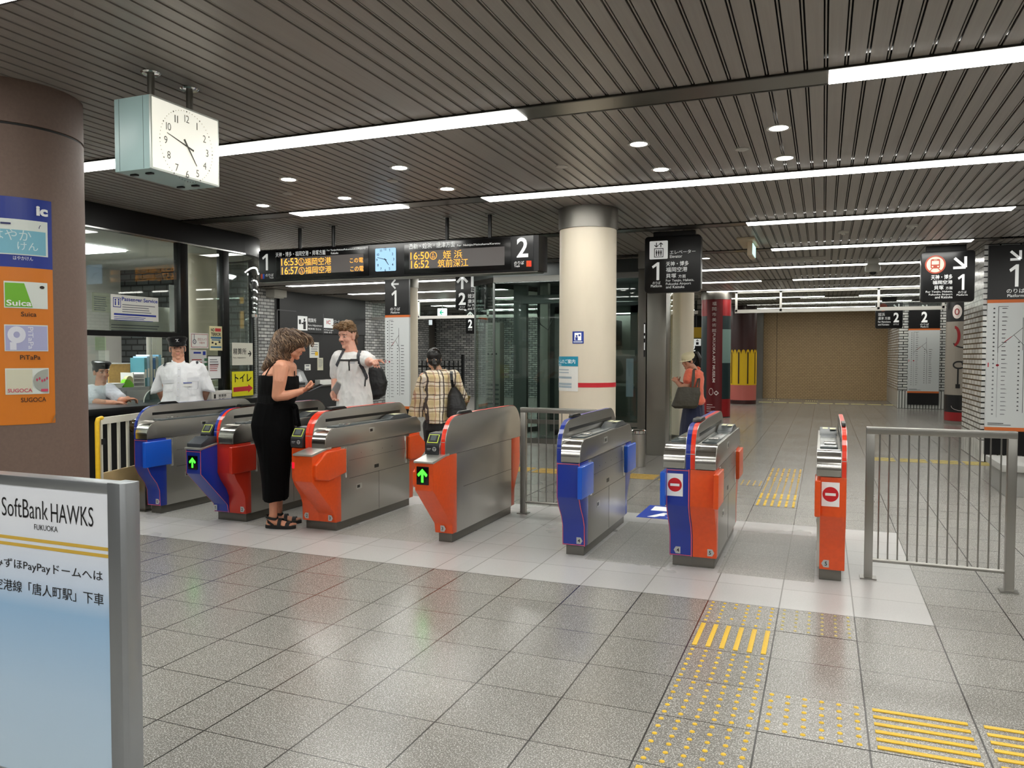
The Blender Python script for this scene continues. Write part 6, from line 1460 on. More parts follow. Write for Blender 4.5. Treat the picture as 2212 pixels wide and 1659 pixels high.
top = o.done('tank_top', BLK, wt, .006, 4, disp=(.006, 14, (1, 1, .4)), cut=[(wq(200, 492, 0), Vector((0, 0, 1))+RH*.10)])
wb = wt.children[0]; wc = lambda x, y: (540+x/3.319, 660+y/3.319)
drape_strap('strap', [wb, top], [(112, 505), (140, 455), (165, 425), (186, 406)], .011, BLK, top, .004, .002, wc)
drape_strap('strap', [wb, top], [(316, 470), (318, 500), (322, 520)], .011, BLK, top, .004, .002, wc)
o = Org()
o.loft([wring(46, 318, 690, .168), wring(30, 318, 770, .185), wring(14, 322, 850, .20), wring(30, 322, 930, .205), wring(60, 312, 1010, .205), wring(80, 292, 1120, .19), wring(92, 275, 1260, .175), wring(98, 268, 1390, .17)], 36)
tr = o.done('trousers', BLK2, wt, .007, 4, disp=(.013, 9, (1, 1, .12)))
o = Org(); o.chain((wq(318, 722, -.08), .014), (wq(335, 740, -.06), .016), (wq(345, 800, -.05), .013), (wq(352, 868, -.03), .018)); o.chain((wq(318, 722, -.08), .016), (wq(322, 790, -.12), .014), (wq(330, 850, -.12), .016)); o.cap(wq(318, 722, -.09), .026, wq(326, 728, -.06), .022)
o.done('waist_tie', BLK2, tr, .004, 2)
HAIRW = mat('brown_hair', (84, 64, 48), .42, noise=(45, .35), stretch=(1, 1, .3)); HAIRW2 = mat('brown_hair_light', (134, 108, 84), .42, noise=(45, .3), stretch=(1, 1, .3))
rnd = random.Random(3)
o = Org(); E = lambda a, b, d, r: o.ell(P_(a, b, d), AX, r)
HR = [(225, 320, 165, .05), (192, 375, 195, .085), (172, 398, 235, .105), (160, 396, 275, .115), (152, 352, 310, .118), (145, 308, 345, .12), (130, 296, 380, .122), (112, 288, 415, .12), (98, 262, 445, .105), (96, 220, 470, .07)]
o.loft([wring(x0, x1, y, b, .01, .9) for x0, x1, y, b in HR]); E(0, .075, .095, (.062, .045, .032))
hr = o.done('hair', HAIRW, wt, .0055, 3, disp=(.016, 26, (1, 1, .6)))
def hp_(k, th):      # point on the hair volume, k down, th round it (0 = photo right)
    q = k*(len(HR)-1); i = min(int(q), len(HR)-2); f = q-i; A, B = HR[i], HR[i+1]; x0, x1, y, b = [A[j]*(1-f)+B[j]*f for j in range(4)]
    c, a_, b_ = wring(x0, x1, y, b, .01)[:3]; return c+a_*cos(th)+b_*sin(th), (a_*cos(th)+b_*sin(th)).normalized()
m = MB()
for i in range(760):
    th = rnd.uniform(pi*.92, pi*2.08) if rnd.random() < .85 else rnd.uniform(0, 2*pi); k0 = rnd.uniform(0, .62); k1 = min(1.06, k0+rnd.uniform(.22, .5)); w0 = rnd.uniform(-.25, .25)
    ph = rnd.uniform(0, 6.3); tn = rnd.uniform(1.0, 2.2); am = rnd.uniform(.008, .016); r0 = rnd.uniform(.0026, .0052); pts = []; rr = []
    for j in range(15):
        k = j/14; p, n_ = hp_(min(1, k0+(k1-k0)*k), th+w0*k); ex = max(0, k0+(k1-k0)*k-1)
        t2 = n_.cross(Z).normalized(); pts.append(p-Z*ex*.35+n_*(.004+am*.7*sin(ph+tn*2*pi*k))+t2*am*1.3*cos(ph+tn*2*pi*k)); rr.append(r0*(.5+.6*sin(pi*min(1, k+.15)))*(1-.5*k))
    m.use(0 if rnd.random() < .62 else 1).tube(pts, rr, 6)
for i in range(46):      # fringe
    a0 = rnd.uniform(-.06, .075); root = P_(a0, rnd.uniform(.02, .08), rnd.uniform(.105, .125)); L = rnd.uniform(.05, .10); ph = rnd.uniform(0, 6.3); pts = []; rr = []
    for j in range(11):
        k = j/10; pts.append(root+AX[1]*(.035+.03*(a0 > -.02))*sin(k*2.2)+AX[0]*a0*.4*k-Z*L*k*k+AX[0]*.010*sin(ph+7*k)+AX[1]*.008*cos(ph+7*k)); rr.append(.007*(1-.6*k))
    m.use(0 if rnd.random() < .55 else 1).tube(pts, rr, 6)
q_ = obj('curl', m, [HAIRW, HAIRW2], hr, smooth=True); q_['kind'] = 'stuff'
SOLE = mat('sandal_black', (18, 17, 17), .55)
for h, dr, sd in (F1, F2):
    mb = MB(); hz = Vector((h.x, h.y, 0)); out = []
    for i in range(24):
        t = 2*pi*i/24; u = cos(t); v = sin(t); L = .06+.065*u if False else 0
        out.append(hz+dr*(.062+.135*u)+sd*(.046+.008*u)*v)
    mb.add([p+Z*.002 for p in out]+[p+Z*.030 for p in out], [tuple(range(23, -1, -1)), tuple(range(24, 48))]+[(i, (i+1) % 24, 24+(i+1) % 24, 24+i) for i in range(24)])
    s_ = obj('sandal', mb, SOLE, wt, bevel=.004)
    def band(name, x, w, hgt, top):
        A = [pi*i/12 for i in range(13)]; path = [hz+dr*x+sd*.046*cos(a)+Z*(.026+hgt*sin(a)) for a in A]
        obj(name, MB().ribbon(path, dr*w, [sd*cos(a)+Z*sin(a) for a in A], .003), SOLE, s_, smooth=True)
    band('toe_strap', .135, .034, .030, 0); band('instep_strap', .065, .03, .058, 0)
    A = [pi*2*i/20 for i in range(21)]; obj('ankle_strap', MB().ribbon([hz-dr*.012+dr*.050*cos(a)+sd*.043*sin(a)+Z*(.092-.012*cos(a)) for a in A], Z*.022, [dr*cos(a)+sd*sin(a) for a in A], .003), SOLE, s_, smooth=True)
    obj('heel_strap', MB().ribbon([hz+dr*.02+sd*.043+Z*.03, hz-dr*.03+sd*.040+Z*.062, hz-dr*.058+Z*.066, hz-dr*.03-sd*.040+Z*.062, hz+dr*.02-sd*.043+Z*.03], Z*.020, [sd, sd-dr, -dr, -sd-dr, -sd], .003), SOLE, s_, smooth=True)
ph = wq(462, 590, -.05); d = (wq(497, 574, -.03)-wq(440, 600, -.07)).normalized()
t = thing('phone', 'phone in the hand of the woman in black', 'phone', ph); n_ = (Z*.85-RH*.3-VH*.3); n_ = (n_-d*n_.dot(d)).normalized(); s2 = d.cross(n_); M = Matrix(((d.x, s2.x, n_.x, ph.x), (d.y, s2.y, n_.y, ph.y), (d.z, s2.z, n_.z, ph.z), (0, 0, 0, 1)))
obj('case', MB().box(-.07, .07, -.034, .034, -.0045, .0035, M), mat('phone_grey', (110, 114, 120), .3, .4), t, bevel=.003); obj('screen', MB().box(-.066, .066, -.031, .031, .0036, .0045, M), SCREEN, t)
# ------------------------------------------------------------------ pointing man
MD = 7.85
def mq(cx, cy, dd=0.0): return IP(550+cx/5.53, 590+cy/5.53, MD+dd)
def mring(x0, x1, y, b, dd=0.0, e=1.0, tilt=0.0):
    a, c = mq(x0, y-tilt, dd), mq(x1, y+tilt, dd); return ((a+c)/2, (c-a)/2, VH*b, e)
base = IP(765, 1010, MD); base = Vector((base.x, base.y, 0))
mt = thing('person', 'man in white T-shirt with backpack, pointing with his outstretched arm', 'person', base)
LIPM = mat('lip_pale', (200, 136, 118), .5); SKM = skin('skin_fair', (222, 168, 146))
o = Org(); hc = mq(1112, 758); hf = (-RH*.50-VH*.80-Z*.16); P_, AX, iv = head(o, hc, hf, Z, 1.03)
o.chain((hc-Z*.06+RH*.015, .056), (mq(1165, 950), .060))
o.loft([mring(1080, 1250, 930, .07), mring(1000, 1330, 985, .10), mring(985, 1350, 1080, .12), mring(1000, 1350, 1250, .12), mring(1000, 1370, 1450, .12), mring(1000, 1380, 1600, .13), mring(1000, 1380, 1750, .13)])
sh = mq(1000, 1010); el = mq(965, 1270, .06); wr = mq(950, 1390, -.06)
o.chain((sh, .058), (mq(985, 1150, .03), .050), (el, .044)); o.chain((el, .042), (wr, .029)); hand(o, wr, -Z*.95-VH*.25, (RH*.7-VH*.4), (-VH*.8+Z*.1), .8, 1.05)
sh = mq(1320, 1010, .0); el = mq(1370, 1060, -.30); wr = mq(1392, 1062, -.53)
o.chain((sh, .062), (el, .046)); o.chain((el, .046), (wr, .032))
hand(o, wr, (mq(1440, 1040, -.60)-wr).normalized()*.6-VH*.5+RH*.35, (-Z*.8+RH*.35), (RH*.3+Z*.7-VH*.2), 1.0, 1.08, point=True)
for q, x in ((-1, 1060), (1, 1300)):
    hp = mq(x, 1650); o.chain((hp, .09), (Vector((hp.x, hp.y, .50)), .062)); o.chain((Vector((hp.x, hp.y, .50)), .062), (Vector((hp.x, hp.y, .09)), .042)); foot(o, Vector((hp.x, hp.y, .09)), -VH-RH*.2)
o.done('body', [SKM, LIPM, EYEW, EYED], mt, .0045, 3, paint=facepaint(iv))
WHT = cloth('white_tshirt', (232, 232, 230), .35, 16)
o = Org(); o.loft([mring(1075, 1262, 945, .085), mring(1010, 1340, 975, .125), mring(965, 1375, 1040, .15), mring(975, 1360, 1150, .165), mring(985, 1370, 1300, .16), mring(980, 1395, 1450, .165), mring(972, 1420, 1600, .175), mring(970, 1425, 1660, .175)], 36)
o.chain((mq(1012, 1012), .082), (mq(982, 1110, .02), .072), (mq(972, 1215, .05), .064))
o.chain((mq(1310, 1010), .078), (mq(1345, 1040, -.16), .072), (mq(1375, 1052, -.26), .068))
e0 = mq(1372, 1056, -.26)
ts = o.done('t_shirt', WHT, mt, .006, 4, disp=(.012, 12, (1, 1, .6)))
TRM = cloth('man_trousers', (44, 46, 50), .3)
o = Org(); o.loft([mring(985, 1400, 1630, .16), mring(985, 1400, 1760, .165)], 28)
for x in (1070, 1300):
    hp = mq(x, 1700); o.chain((hp, .105), (Vector((hp.x, hp.y, .48)), .085)); o.chain((Vector((hp.x, hp.y, .48)), .085), (Vector((hp.x, hp.y, .10)), .075))
o.done('trousers', TRM, mt, .008, 3)
HAIRM = mat('sandy_hair', (128, 98, 64), .5, noise=(60, .3)); HAIRM2 = mat('dark_hair_side', (84, 62, 44), .55, noise=(60, .3))
o = Org(); E = lambda a, b, d, r: o.ell(P_(a, b, d), AX, r)
E(0, -.02, .060, (.082, .095, .080)); E(0, -.070, .01, (.072, .05, .075)); E(0, -.075, -.06, (.05, .035, .05)); E(0, .060, .100, (.074, .050, .040)); E(0, .0, .120, (.074, .08, .045))
hr = o.done('hair', [HAIRM2, HAIRM], mt, .005, 2, disp=(.012, 30), paint=lambda p: 1 if iv(p)[2] > .055 else 0)
m = MB(); rnd = random.Random(5)
for i in range(150):
    a = rnd.uniform(-.075, .075); b = rnd.uniform(-.07, .095); d = .085+.055*(1-(a/.085)**2)*(1-(abs(b-.01)/.13)**2); root = P_(a, b, d)
    dv = AX[1]*rnd.uniform(.02, .06)+AX[0]*rnd.uniform(-.04, .04)+AX[2]*rnd.uniform(.01, .04)
    def pf(k, root=root, dv=dv): return root+dv*k-Z*.03*k*k, AX[0], AX[2]
    curls(m, root, pf, .06, .007, .006, rnd.uniform(.6, 1.1), rnd.uniform(0, 6), 8)
c_ = obj('curl', m, HAIRM, hr, smooth=True); c_['kind'] = 'stuff'
# moustache
o = Org(); 
for q in (-1, 1): o.cap(P_(0, .094, -.036), .005, P_(q*.022, .086, -.042), .0035)
o.done('moustache', HAIRM2, mt, .003, 1)
BPK = mat('backpack_black', (22, 23, 26), .6, noise=(20, .1)); STRP = mat('strap_grey', (58, 62, 68), .6)
bt = thing('backpack', 'black backpack on the back of the pointing man', 'backpack', mq(1400, 1300, .2))
o = Org(); o.loft([(mq(1290, 1060, .33), RH*.13, VH*.08, .7), (mq(1320, 1150, .34), RH*.19, VH*.12, .7), (mq(1345, 1300, .34), RH*.21, VH*.13, .7), (mq(1355, 1450, .33), RH*.185, VH*.12, .7), (mq(1350, 1510, .32), RH*.12, VH*.08, .7)])
o.done('bag_body', BPK, bt, .008, 4, disp=(.008, 12))
def strap(name, pts, w, mm, par): obj(name, MB().ribbon([mq(*q) for q in pts], [RH*w]*len(pts), [-VH]*len(pts), .006), mm, par, smooth=True)
mc = lambda x, y: (550+x/5.53, 590+y/5.53); mb_ = mt.children[0]
drape_strap('shoulder_strap', [ts, mb_], [(1275, 905), (1255, 940), (1240, 990), (1245, 1040), (1268, 1100), (1305, 1180), (1340, 1260)], .036, STRP, bt, .007, .004, mc)
drape_strap('shoulder_strap', [ts, mb_], [(1072, 925), (1056, 950), (1026, 1010), (1000, 1070), (985, 1105)], .030, STRP, bt, .007, .004, mc)
drape_strap('chest_strap', [ts], [(1012, 1040), (1070, 1043), (1160, 1041), (1240, 1036)], .016, BLACKM, bt, .006, .002, mc)
drape_patch('buckle', [ts], [mc(1145, 1030), mc(1225, 1028), mc(1225, 1052), mc(1145, 1054)], BLACKM, bt, .011, 2)
drape_patch('chest_print', [ts], [mc(1138, 1062), mc(1196, 1058), mc(1197, 1080), mc(1142, 1082)], mat('pale_print', (190, 192, 196), .6), ts, .003, 2)
drape_strap('loose_strap', [ts], [(1130, 1045), (1128, 1100), (1132, 1165)], .014, BLACKM, bt, .006, .002, mc); drape_strap('loose_strap', [ts], [(1330, 1220), (1318, 1290), (1314, 1352)], .012, BLACKM, bt, .006, .002, mc)
p = mq(985, 1375, -.10); t = thing('phone', 'folded paper and phone in the lowered hand of the pointing man', 'phone', p)
M = Matrix.Translation(p) @ Matrix.Rotation(YAW, 4, 'Z') @ Euler((.5, .55, .2)).to_matrix().to_4x4()
obj('case', MB().box(-.035, .035, -.006, .002, -.065, .065, M), mat('phone_silver', (176, 178, 180), .3, .4), t, bevel=.004); obj('paper', MB().box(-.04, .038, .003, .006, -.05, .072, M), PAPER, t)
# ------------------------------------------------------------------ woman in checked shirt, from behind
PD = 8.2
def pq(cx, cy, dd=0.0): return IP(780+cx/5.029, 590+cy/5.029, PD+dd)
def pring(x0, x1, y, b, dd=0.0, e=1.0, tilt=0.0):
    a, c = pq(x0, y-tilt, dd), pq(x1, y+tilt, dd); return ((a+c)/2, (c-a)/2, VH*b, e)
base = IP(945, 1000, PD); base = Vector((base.x, base.y, 0))
pt = thing('person', 'woman with dark ponytail in a checked shirt, walking away', 'person', base)
SKP = skin('skin_light', (206, 160, 132))
o = Org(); hc = pq(792, 940, .0); hf = (VH*.95-RH*.22-Z*.1); P_, AX, iv = head(o, hc, hf, Z, .93, True)
o.chain((hc-Z*.05, .05), (pq(828, 1050), .052))
o.loft([pring(760, 920, 1050, .07), pring(700, 980, 1100, .10), pring(700, 980, 1250, .11), pring(710, 960, 1400, .10), pring(700, 960, 1560, .12), pring(700, 960, 1700, .12)])
o.chain((pq(680, 1130), .05), (pq(640, 1330, .02), .04)); o.chain((pq(640, 1330, .02), .038), (pq(590, 1540, .06), .025)); hand(o, pq(590, 1545, .06), -Z, (VH*.3+RH*.8), VH, .4, .9)
o.chain((pq(1010, 1120), .05), (pq(1065, 1290, .04), .04)); o.chain((pq(1065, 1290, .04), .036), (pq(1125, 1370, .16), .025)); hand(o, pq(1122, 1375, .16), VH*.7+RH*.15-Z*.3, Z, -RH, .6, .9)
for x in (770, 890):
    hp = pq(x, 1640); o.chain((hp, .08), (Vector((hp.x, hp.y, .42)), .055)); o.chain((Vector((hp.x, hp.y, .42)), .052), (Vector((hp.x, hp.y, .08)), .035)); foot(o, Vector((hp.x, hp.y, .08)), VH)
o.done('body', [SKP, LIP, EYEW, EYED], pt, .0055, 3)
# woven check
pm = bpy.data.materials.new('checked_cloth'); pm.use_nodes = True; nt = pm.node_tree; N = nt.nodes; L = nt.links; b_ = N['Principled BSDF']; b_.inputs['Roughness'].default_value = .85
tc = N.new('ShaderNodeTexCoord'); vr = N.new('ShaderNodeVectorRotate'); vr.rotation_type = 'Z_AXIS'; vr.inputs['Angle'].default_value = -YAW; L.new(tc.outputs['Object'], vr.inputs['Vector']); sp = N.new('ShaderNodeSeparateXYZ'); L.new(vr.outputs[0], sp.inputs[0])
nz = N.new('ShaderNodeTexNoise'); nz.inputs['Scale'].default_value = 7; L.new(tc.outputs['Object'], nz.inputs['Vector']); wob = M_(nt, 'MULTIPLY', M_(nt, 'SUBTRACT', nz.outputs[0], .5), .05)
u = M_(nt, 'ADD', M_(nt, 'ADD', sp.outputs[0], M_(nt, 'MULTIPLY', sp.outputs[1], .5)), wob); v = M_(nt, 'ADD', sp.outputs[2], wob)
def stripe(c, period, off, wid): return M_(nt, 'LESS_THAN', M_(nt, 'ABSOLUTE', M_(nt, 'SUBTRACT', M_(nt, 'FLOORED_MODULO', M_(nt, 'ADD', c, off), period), period/2)), wid/2)
col = lin((232, 214, 178))
col = mixc(nt, M_(nt, 'MULTIPLY', stripe(u, .16, .02, .05), .40), col, lin((200, 178, 116))); col = mixc(nt, M_(nt, 'MULTIPLY', stripe(v, .13, .0, .04), .4), col, lin((200, 178, 116)))
for c, per, of, wd, cc, k in ((u, .16, .085, .020, (236, 228, 214), .9), (v, .13, .07, .018, (236, 228, 214), .8), (u, .16, .063, .015, (40, 30, 42), .92), (u, .16, .108, .011, (40, 30, 42), .85), (v, .13, .052, .009, (60, 44, 52), .8), (v, .13, .092, .007, (60, 44, 52), .7), (u, .16, .0, .010, (172, 110, 96), .6)):
    col = mixc(nt, M_(nt, 'MULTIPLY', stripe(c, per, of, wd), k), col, lin(cc))
L.new(col, b_.inputs['Base Color'])
o = Org(); o.loft([pring(750, 915, 1045, .075), pring(680, 1010, 1075, .125), pring(648, 1045, 1130, .15), pring(668, 1010, 1230, .155), pring(672, 985, 1350, .155), pring(680, 970, 1480, .16), pring(690, 962, 1580, .165), pring(700, 955, 1625, .16)], 36)
o.loft([(pq(700, 1100), RH*.05, VH*.075), (pq(682, 1135), RH*.068, VH*.08), (pq(650, 1230, .01), RH*.062, VH*.07), (pq(625, 1380, .03), RH*.078, VH*.08), (pq(608, 1500, .05), RH*.092, VH*.09), (pq(605, 1560, .05), RH*.105, VH*.095)], 20)
o.chain((pq(1000, 1115), .068), (pq(1050, 1230, .02), .06), (pq(1090, 1310, .07), .052), (pq(1120, 1360, .13), .042))
o.done('checked_shirt', pm, pt, .006, 4, disp=(.010, 12, (1, 1, .35)))
TRP = cloth('dark_trousers', (16, 16, 18), .3)
o = Org(); o.loft([pring(705, 950, 1590, .14), pring(690, 955, 1700, .15)], 24)
for x in (770, 890):
    hp = pq(x, 1660); o.chain((hp, .10), (Vector((hp.x, hp.y, .45)), .075)); o.chain((Vector((hp.x, hp.y, .45)), .075), (Vector((hp.x, hp.y, .10)), .06))
o.done('trousers', TRP, pt, .008, 3)
HAIRP = mat('black_hair', (20, 17, 16), .35, noise=(50, .2), stretch=(1, 1, .2))
o = Org(); E = lambda a, b, d, r: o.ell(P_(a, b, d), AX, r)
E(0, -.022, .040, (.078, .092, .088)); E(0, -.05, -.02, (.07, .05, .06)); o.chain((pq(795, 950, -.09), .025), (pq(800, 990, -.10), .032), (pq(803, 1040, -.09), .012))
hr = o.done('hair', HAIRP, pt, .005, 3, disp=(.004, 40, (1, 1, .2)))
o = Org(); c = pq(795, 945, -.095); o.cap(c-RH*.012, .013, c+RH*.012, .013); o.done('hair_tie', mat('tie_beige', (190, 160, 130), .6), hr, .004, 1)
bt = thing('tote_bag', 'black tote bag hanging from the shoulder of the woman in the checked shirt', 'bag', pq(1040, 1500, .02))
o = Org(); o.loft([(pq(1000, 1235, -.02), RH*.035, VH*.05, .8), (pq(1020, 1320, -.03), RH*.075, VH*.12, .7), (pq(1040, 1450, -.02), RH*.10, VH*.17, .7), (pq(1045, 1560, -.02), RH*.11, VH*.18, .7)])
o.done('bag_body', mat('bag_black', (16, 16, 18), .55), bt, .007, 3, disp=(.006, 14))
obj('bag_strap', MB().ribbon([pq(985, 1060, -.02), pq(980, 1090, -.13), pq(985, 1160, -.165), pq(998, 1240, -.10)], [RH*.03]*4, [-VH]*4, .004), mat('bag_black', (16, 16, 18), .55), bt, smooth=True)
o = Org(); o.loft([(pq(1045, 1270, .10), RH*.03, VH*.05), (pq(1080, 1340, .10), RH*.03, VH*.07), (pq(1100, 1400, .10), RH*.02, VH*.05)]); o.done('green_lining', mat('dull_green_cloth', (70, 120, 64), .7), bt, .006, 2)
p = pq(1140, 1385, .2); t = thing('phone', 'dark patterned phone held by the woman in the checked shirt', 'phone', p)
obj('case', MB().box(-.03, .03, -.005, .005, -.07, .07, Matrix.Translation(p) @ Matrix.Rotation(YAW, 4, 'Z') @ Euler((.5, .4, 0)).to_matrix().to_4x4()), mat('phone_pattern', (120, 106, 60), .4, noise=(80, .6)), t, bevel=.004)
# ------------------------------------------------------------------ station officer
OD = 8.14
def oq(cx, cy, dd=0.0): return IP(200+cx/6.144, 720+cy/6.144, OD+dd)
def oring(x0, x1, y, b, dd=0.0, e=1.0, tilt=0.0):
    a, c = oq(x0, y-tilt, dd), oq(x1, y+tilt, dd); return ((a+c)/2, (c-a)/2, VH*b, e)
base = IP(395, 1000, OD); base = Vector((base.x, base.y, 0)); base.z = 0
ot = thing('person', 'station officer in black cap and white short-sleeved shirt, arms behind his back', 'person', base)
SKO = skin('skin_tan', (210, 154, 126))
o = Org(); hc = oq(1128, 205); hf = (-VH*.90+RH*.40-Z*.02); P_, AX, iv = head(o, hc, hf, Z-RH*.05, 1.0)
o.chain((hc-Z*.06+VH*.01, .058), (oq(1145, 430), .062))
o.loft([oring(1060, 1240, 400, .07), oring(1000, 1330, 450, .09), oring(985, 1390, 560, .12), oring(1000, 1390, 750, .12), oring(1000, 1390, 950, .12), oring(990, 1400, 1150, .12)])
for s, (sx, ex, wx) in ((-1, (985, 905, 985)), (1, (1385, 1500, 1440))):
    o.chain((oq(sx, 500), .050), (oq(ex, 760, .08), .044)); o.chain((oq(ex, 770, .08), .044), (oq(wx, 980, .33), .030)); hand(o, oq(wx, 985, .33), RH*-s-Z*.3, VH*-1.0, -Z, .5, 1.0)
for x in (1080, 1330):
    hp = oq(x, 1180); o.chain((hp, .09), (Vector((hp.x, hp.y, .48)), .06)); o.chain((Vector((hp.x, hp.y, .48)), .058), (Vector((hp.x, hp.y, .09)), .04)); foot(o, Vector((hp.x, hp.y, .09)), -VH)
o.done('body', [SKO, LIPM, EYEW, EYED], ot, .0045, 3, paint=facepaint(iv))
WSH = cloth('uniform_white', (238, 240, 242), .4, 14)
o = Org(); o.loft([oring(1062, 1238, 385, .085), oring(985, 1340, 415, .115), oring(930, 1420, 460, .14), oring(905, 1465, 560, .165), oring(940, 1450, 700, .175), oring(945, 1440, 830, .175), oring(910, 1475, 930, .18), oring(905, 1480, 965, .18), oring(930, 1450, 985, .17)], 36)
o.chain((oq(1010, 455, .01), .060), (oq(955, 500, .02), .066), (oq(925, 570, .03), .066)); o.chain((oq(1350, 440, .01), .060), (oq(1420, 480, .02), .068), (oq(1455, 550, .03), .068))
for s_, pp in ((-1, ((985, 455, .050, .085), (935, 540, .062, .09), (900, 640, .070, .092), (878, 760, .078, .095), (872, 792, .079, .095))), (1, ((1380, 440, .050, .085), (1445, 520, .062, .09), (1488, 620, .070, .092), (1526, 735, .079, .095), (1534, 768, .080, .095)))):
    o.loft([(oq(x, y, .02+.02*i), (RH+Z*-.25*s_).normalized()*a_, VH*b_) for i, (x, y, a_, b_) in enumerate(pp)], 24)
us = o.done('uniform_shirt', WSH, ot, .006, 4, disp=(.011, 10, (1, 1, .6)))
oc = lambda x, y: (200+x/6.144, 720+y/6.144)
WSH2 = mat('uniform_white_flap', (222, 224, 228), .85); ob_ = ot.children[0]
for q in (((1060, 352), (1146, 418), (1120, 458), (1060, 402)), ((1152, 418), (1240, 332), (1242, 385), (1184, 452))): drape_patch('collar', [us, ob_], [oc(*v) for v in q], WSH, us, .010, 6)
for q in (((935, 622), (1085, 615), (1085, 662), (1010, 676), (935, 668)), ((1252, 588), (1405, 582), (1405, 632), (1330, 646), (1252, 640))):
    f_ = drape_patch('pocket_flap', [us], [oc(*q[0]), oc(*q[1]), oc(*q[2]), oc(*q[4])], WSH2, us, .007, 4)
    y0 = q[4][1]; drape_strap('pocket_seam', [us], [(q[0][0]+4, y0), (q[0][0]+10, y0+110), (q[1][0]-10, y0+105), (q[1][0]-4, y0)], .004, WSH2, us, .004, .001, oc)
drape_strap('button_band', [us], [(1152, 450), (1148, 600), (1140, 760), (1130, 940)], .034, WSH2, us, .004, .001, oc)
m = MB()
for i in range(6):
    D = drape([us], [oc(1151-i*4, 480+i*88)]*2, .006, 1)
    if D: obj('button', MB().sphere(D[0][0], .006, 8, 6), PAPER, us, smooth=True)
tg = drape_patch('name_badge', [us], [oc(1203, 655), oc(1315, 651), oc(1313, 704), oc(1206, 709)], PAPER, us, .012, 2)
drape_patch('badge_band', [us], [oc(1203, 655), oc(1315, 651), oc(1315, 662), oc(1203, 666)], INKN, tg, .015, 2)
for q in (((962, 408), (988, 396), (965, 440), (938, 436)), ((1366, 386), (1388, 376), (1406, 402), (1382, 416))): drape_patch('epaulette_tip', [us], [oc(*v) for v in q], mat('epaulette_dark', (52, 54, 62), .6), us, .010, 2)
TRO = cloth('uniform_trousers', (30, 32, 38), .3)
o = Org(); o.loft([oring(945, 1440, 960, .165), oring(940, 1450, 1180, .165)], 24)
for x in (1080, 1330):
    hp = oq(x, 1180); o.chain((hp, .105), (Vector((hp.x, hp.y, .48)), .08)); o.chain((Vector((hp.x, hp.y, .48)), .08), (Vector((hp.x, hp.y, .10)), .07))
o.done('trousers', TRO, ot, .008, 3)
o = Org(); o.ell(P_(0, -.02, .0), AX, (.078, .088, .075)); o.done('hair', mat('grey_hair', (86, 84, 82), .6, noise=(60, .2)), ot, .005, 2, cut=[(P_(0, .03, 0), AX[1]), (P_(0, 0, -.05), -AX[2])])
HATM = mat('cap_black', (18, 19, 22), .55)
def lathe_h(prof, P_, AX, n=36, fr=1.0):
    vs = []
    for r, z, y in prof:
        for i in range(n):
            t = 2*pi*i/n; vs.append(P_(r*cos(t), -.006+y+r*1.17*sin(t), z))
    k = len(prof); fs = [(j*n+i, j*n+(i+1) % n, (j+1)*n+(i+1) % n, (j+1)*n+i) for j in range(k-1) for i in range(n)]; return MB().add(vs, fs+[tuple(range((k-1)*n, k*n))])
hat = obj('cap', lathe_h([(.081, .040, 0), (.084, .068, 0), (.100, .098, .004), (.102, .112, .004), (.080, .126, 0), (.02, .130, 0)], P_, AX), HATM, ot, smooth=True, ang=60)
obj('cap_band', lathe_h([(.083, .038, 0), (.0855, .040, 0), (.0865, .066, 0), (.083, .068, 0)], P_, AX), mat('cap_band', (12, 12, 14), .4), hat, smooth=True)
m = MB(); A = [pi*i/20 for i in range(21)]; m.add([P_(.084*cos(a), -.006+.084*1.17*sin(a), .042) for a in A]+[P_(.092*cos(a), .015+.138*sin(a), .020+.012*abs(cos(a))) for a in A]+[P_(.084*cos(a), -.006+.084*1.17*sin(a), .036) for a in A], [(i, i+1, 22+i, 21+i) for i in range(20)]+[(21+i, 22+i, 43+i, 42+i) for i in range(20)]); obj('visor', m, mat('visor_gloss', (10, 10, 11), .15), hat, smooth=True)
m = MB(); q = [P_(-.022+.044*i/16, .100, .088+.012*sin(2*pi*i/16)) for i in range(17)]; m.tube([P_(.010+.013*cos(a), .116, .086+.012*sin(a)) for a in [1.2+i*.32 for i in range(14)]], .003, 6); m.tube([P_(-.010+.013*cos(a), .116, .086+.012*sin(a)) for a in [4.4+i*.32 for i in range(14)]], .003, 6)
obj('cap_badge', m, mat('badge_silver', (196, 198, 200), .25, .9), hat, smooth=True)
# ------------------------------------------------------------------ woman in coral shirt and cap
KD = 10.7
def kq(cx, cy, dd=0.0): return IP(1330+cx/3.32, 470+cy/3.32, KD+dd)
def kring(x0, x1, y, b, dd=0.0, e=1.0, tilt=0.0):
    a, c = kq(x0, y-tilt, dd), kq(x1, y+tilt, dd); return ((a+c)/2, (c-a)/2, VH*b, e)
base = IP(1492, 990, KD); base = Vector((base.x, base.y, 0))
kt = thing('person', 'woman in cream cap and coral shirt looking down, by the portal', 'person', base)
SKK = skin('skin_olive', (190, 138, 112))
o = Org(); hc = kq(523, 1030); hf = (-RH*.88-VH*.30-Z*.20); P_, AX, iv = head(o, hc, hf, Z-RH*.1, .95, True)
o.chain((hc-Z*.05+RH*.02, .05), (kq(560, 1090), .055))
o.loft([kring(530, 600, 1090, .10), kring(505, 620, 1120, .16), kring(500, 620, 1200, .15), kring(505, 615, 1290, .14), kring(490, 625, 1380, .16), kring(490, 625, 1480, .15)])
o.chain((kq(530, 1120, -.15), .05), (kq(512, 1200, -.17), .043)); o.chain((kq(510, 1205, -.17), .045), (kq(475, 1218, -.16), .04), (kq(440, 1180, -.10), .027)); hand(o, kq(440, 1180, -.10), -RH*.4+Z*.5+VH*.5, VH, Z, .8, .9)
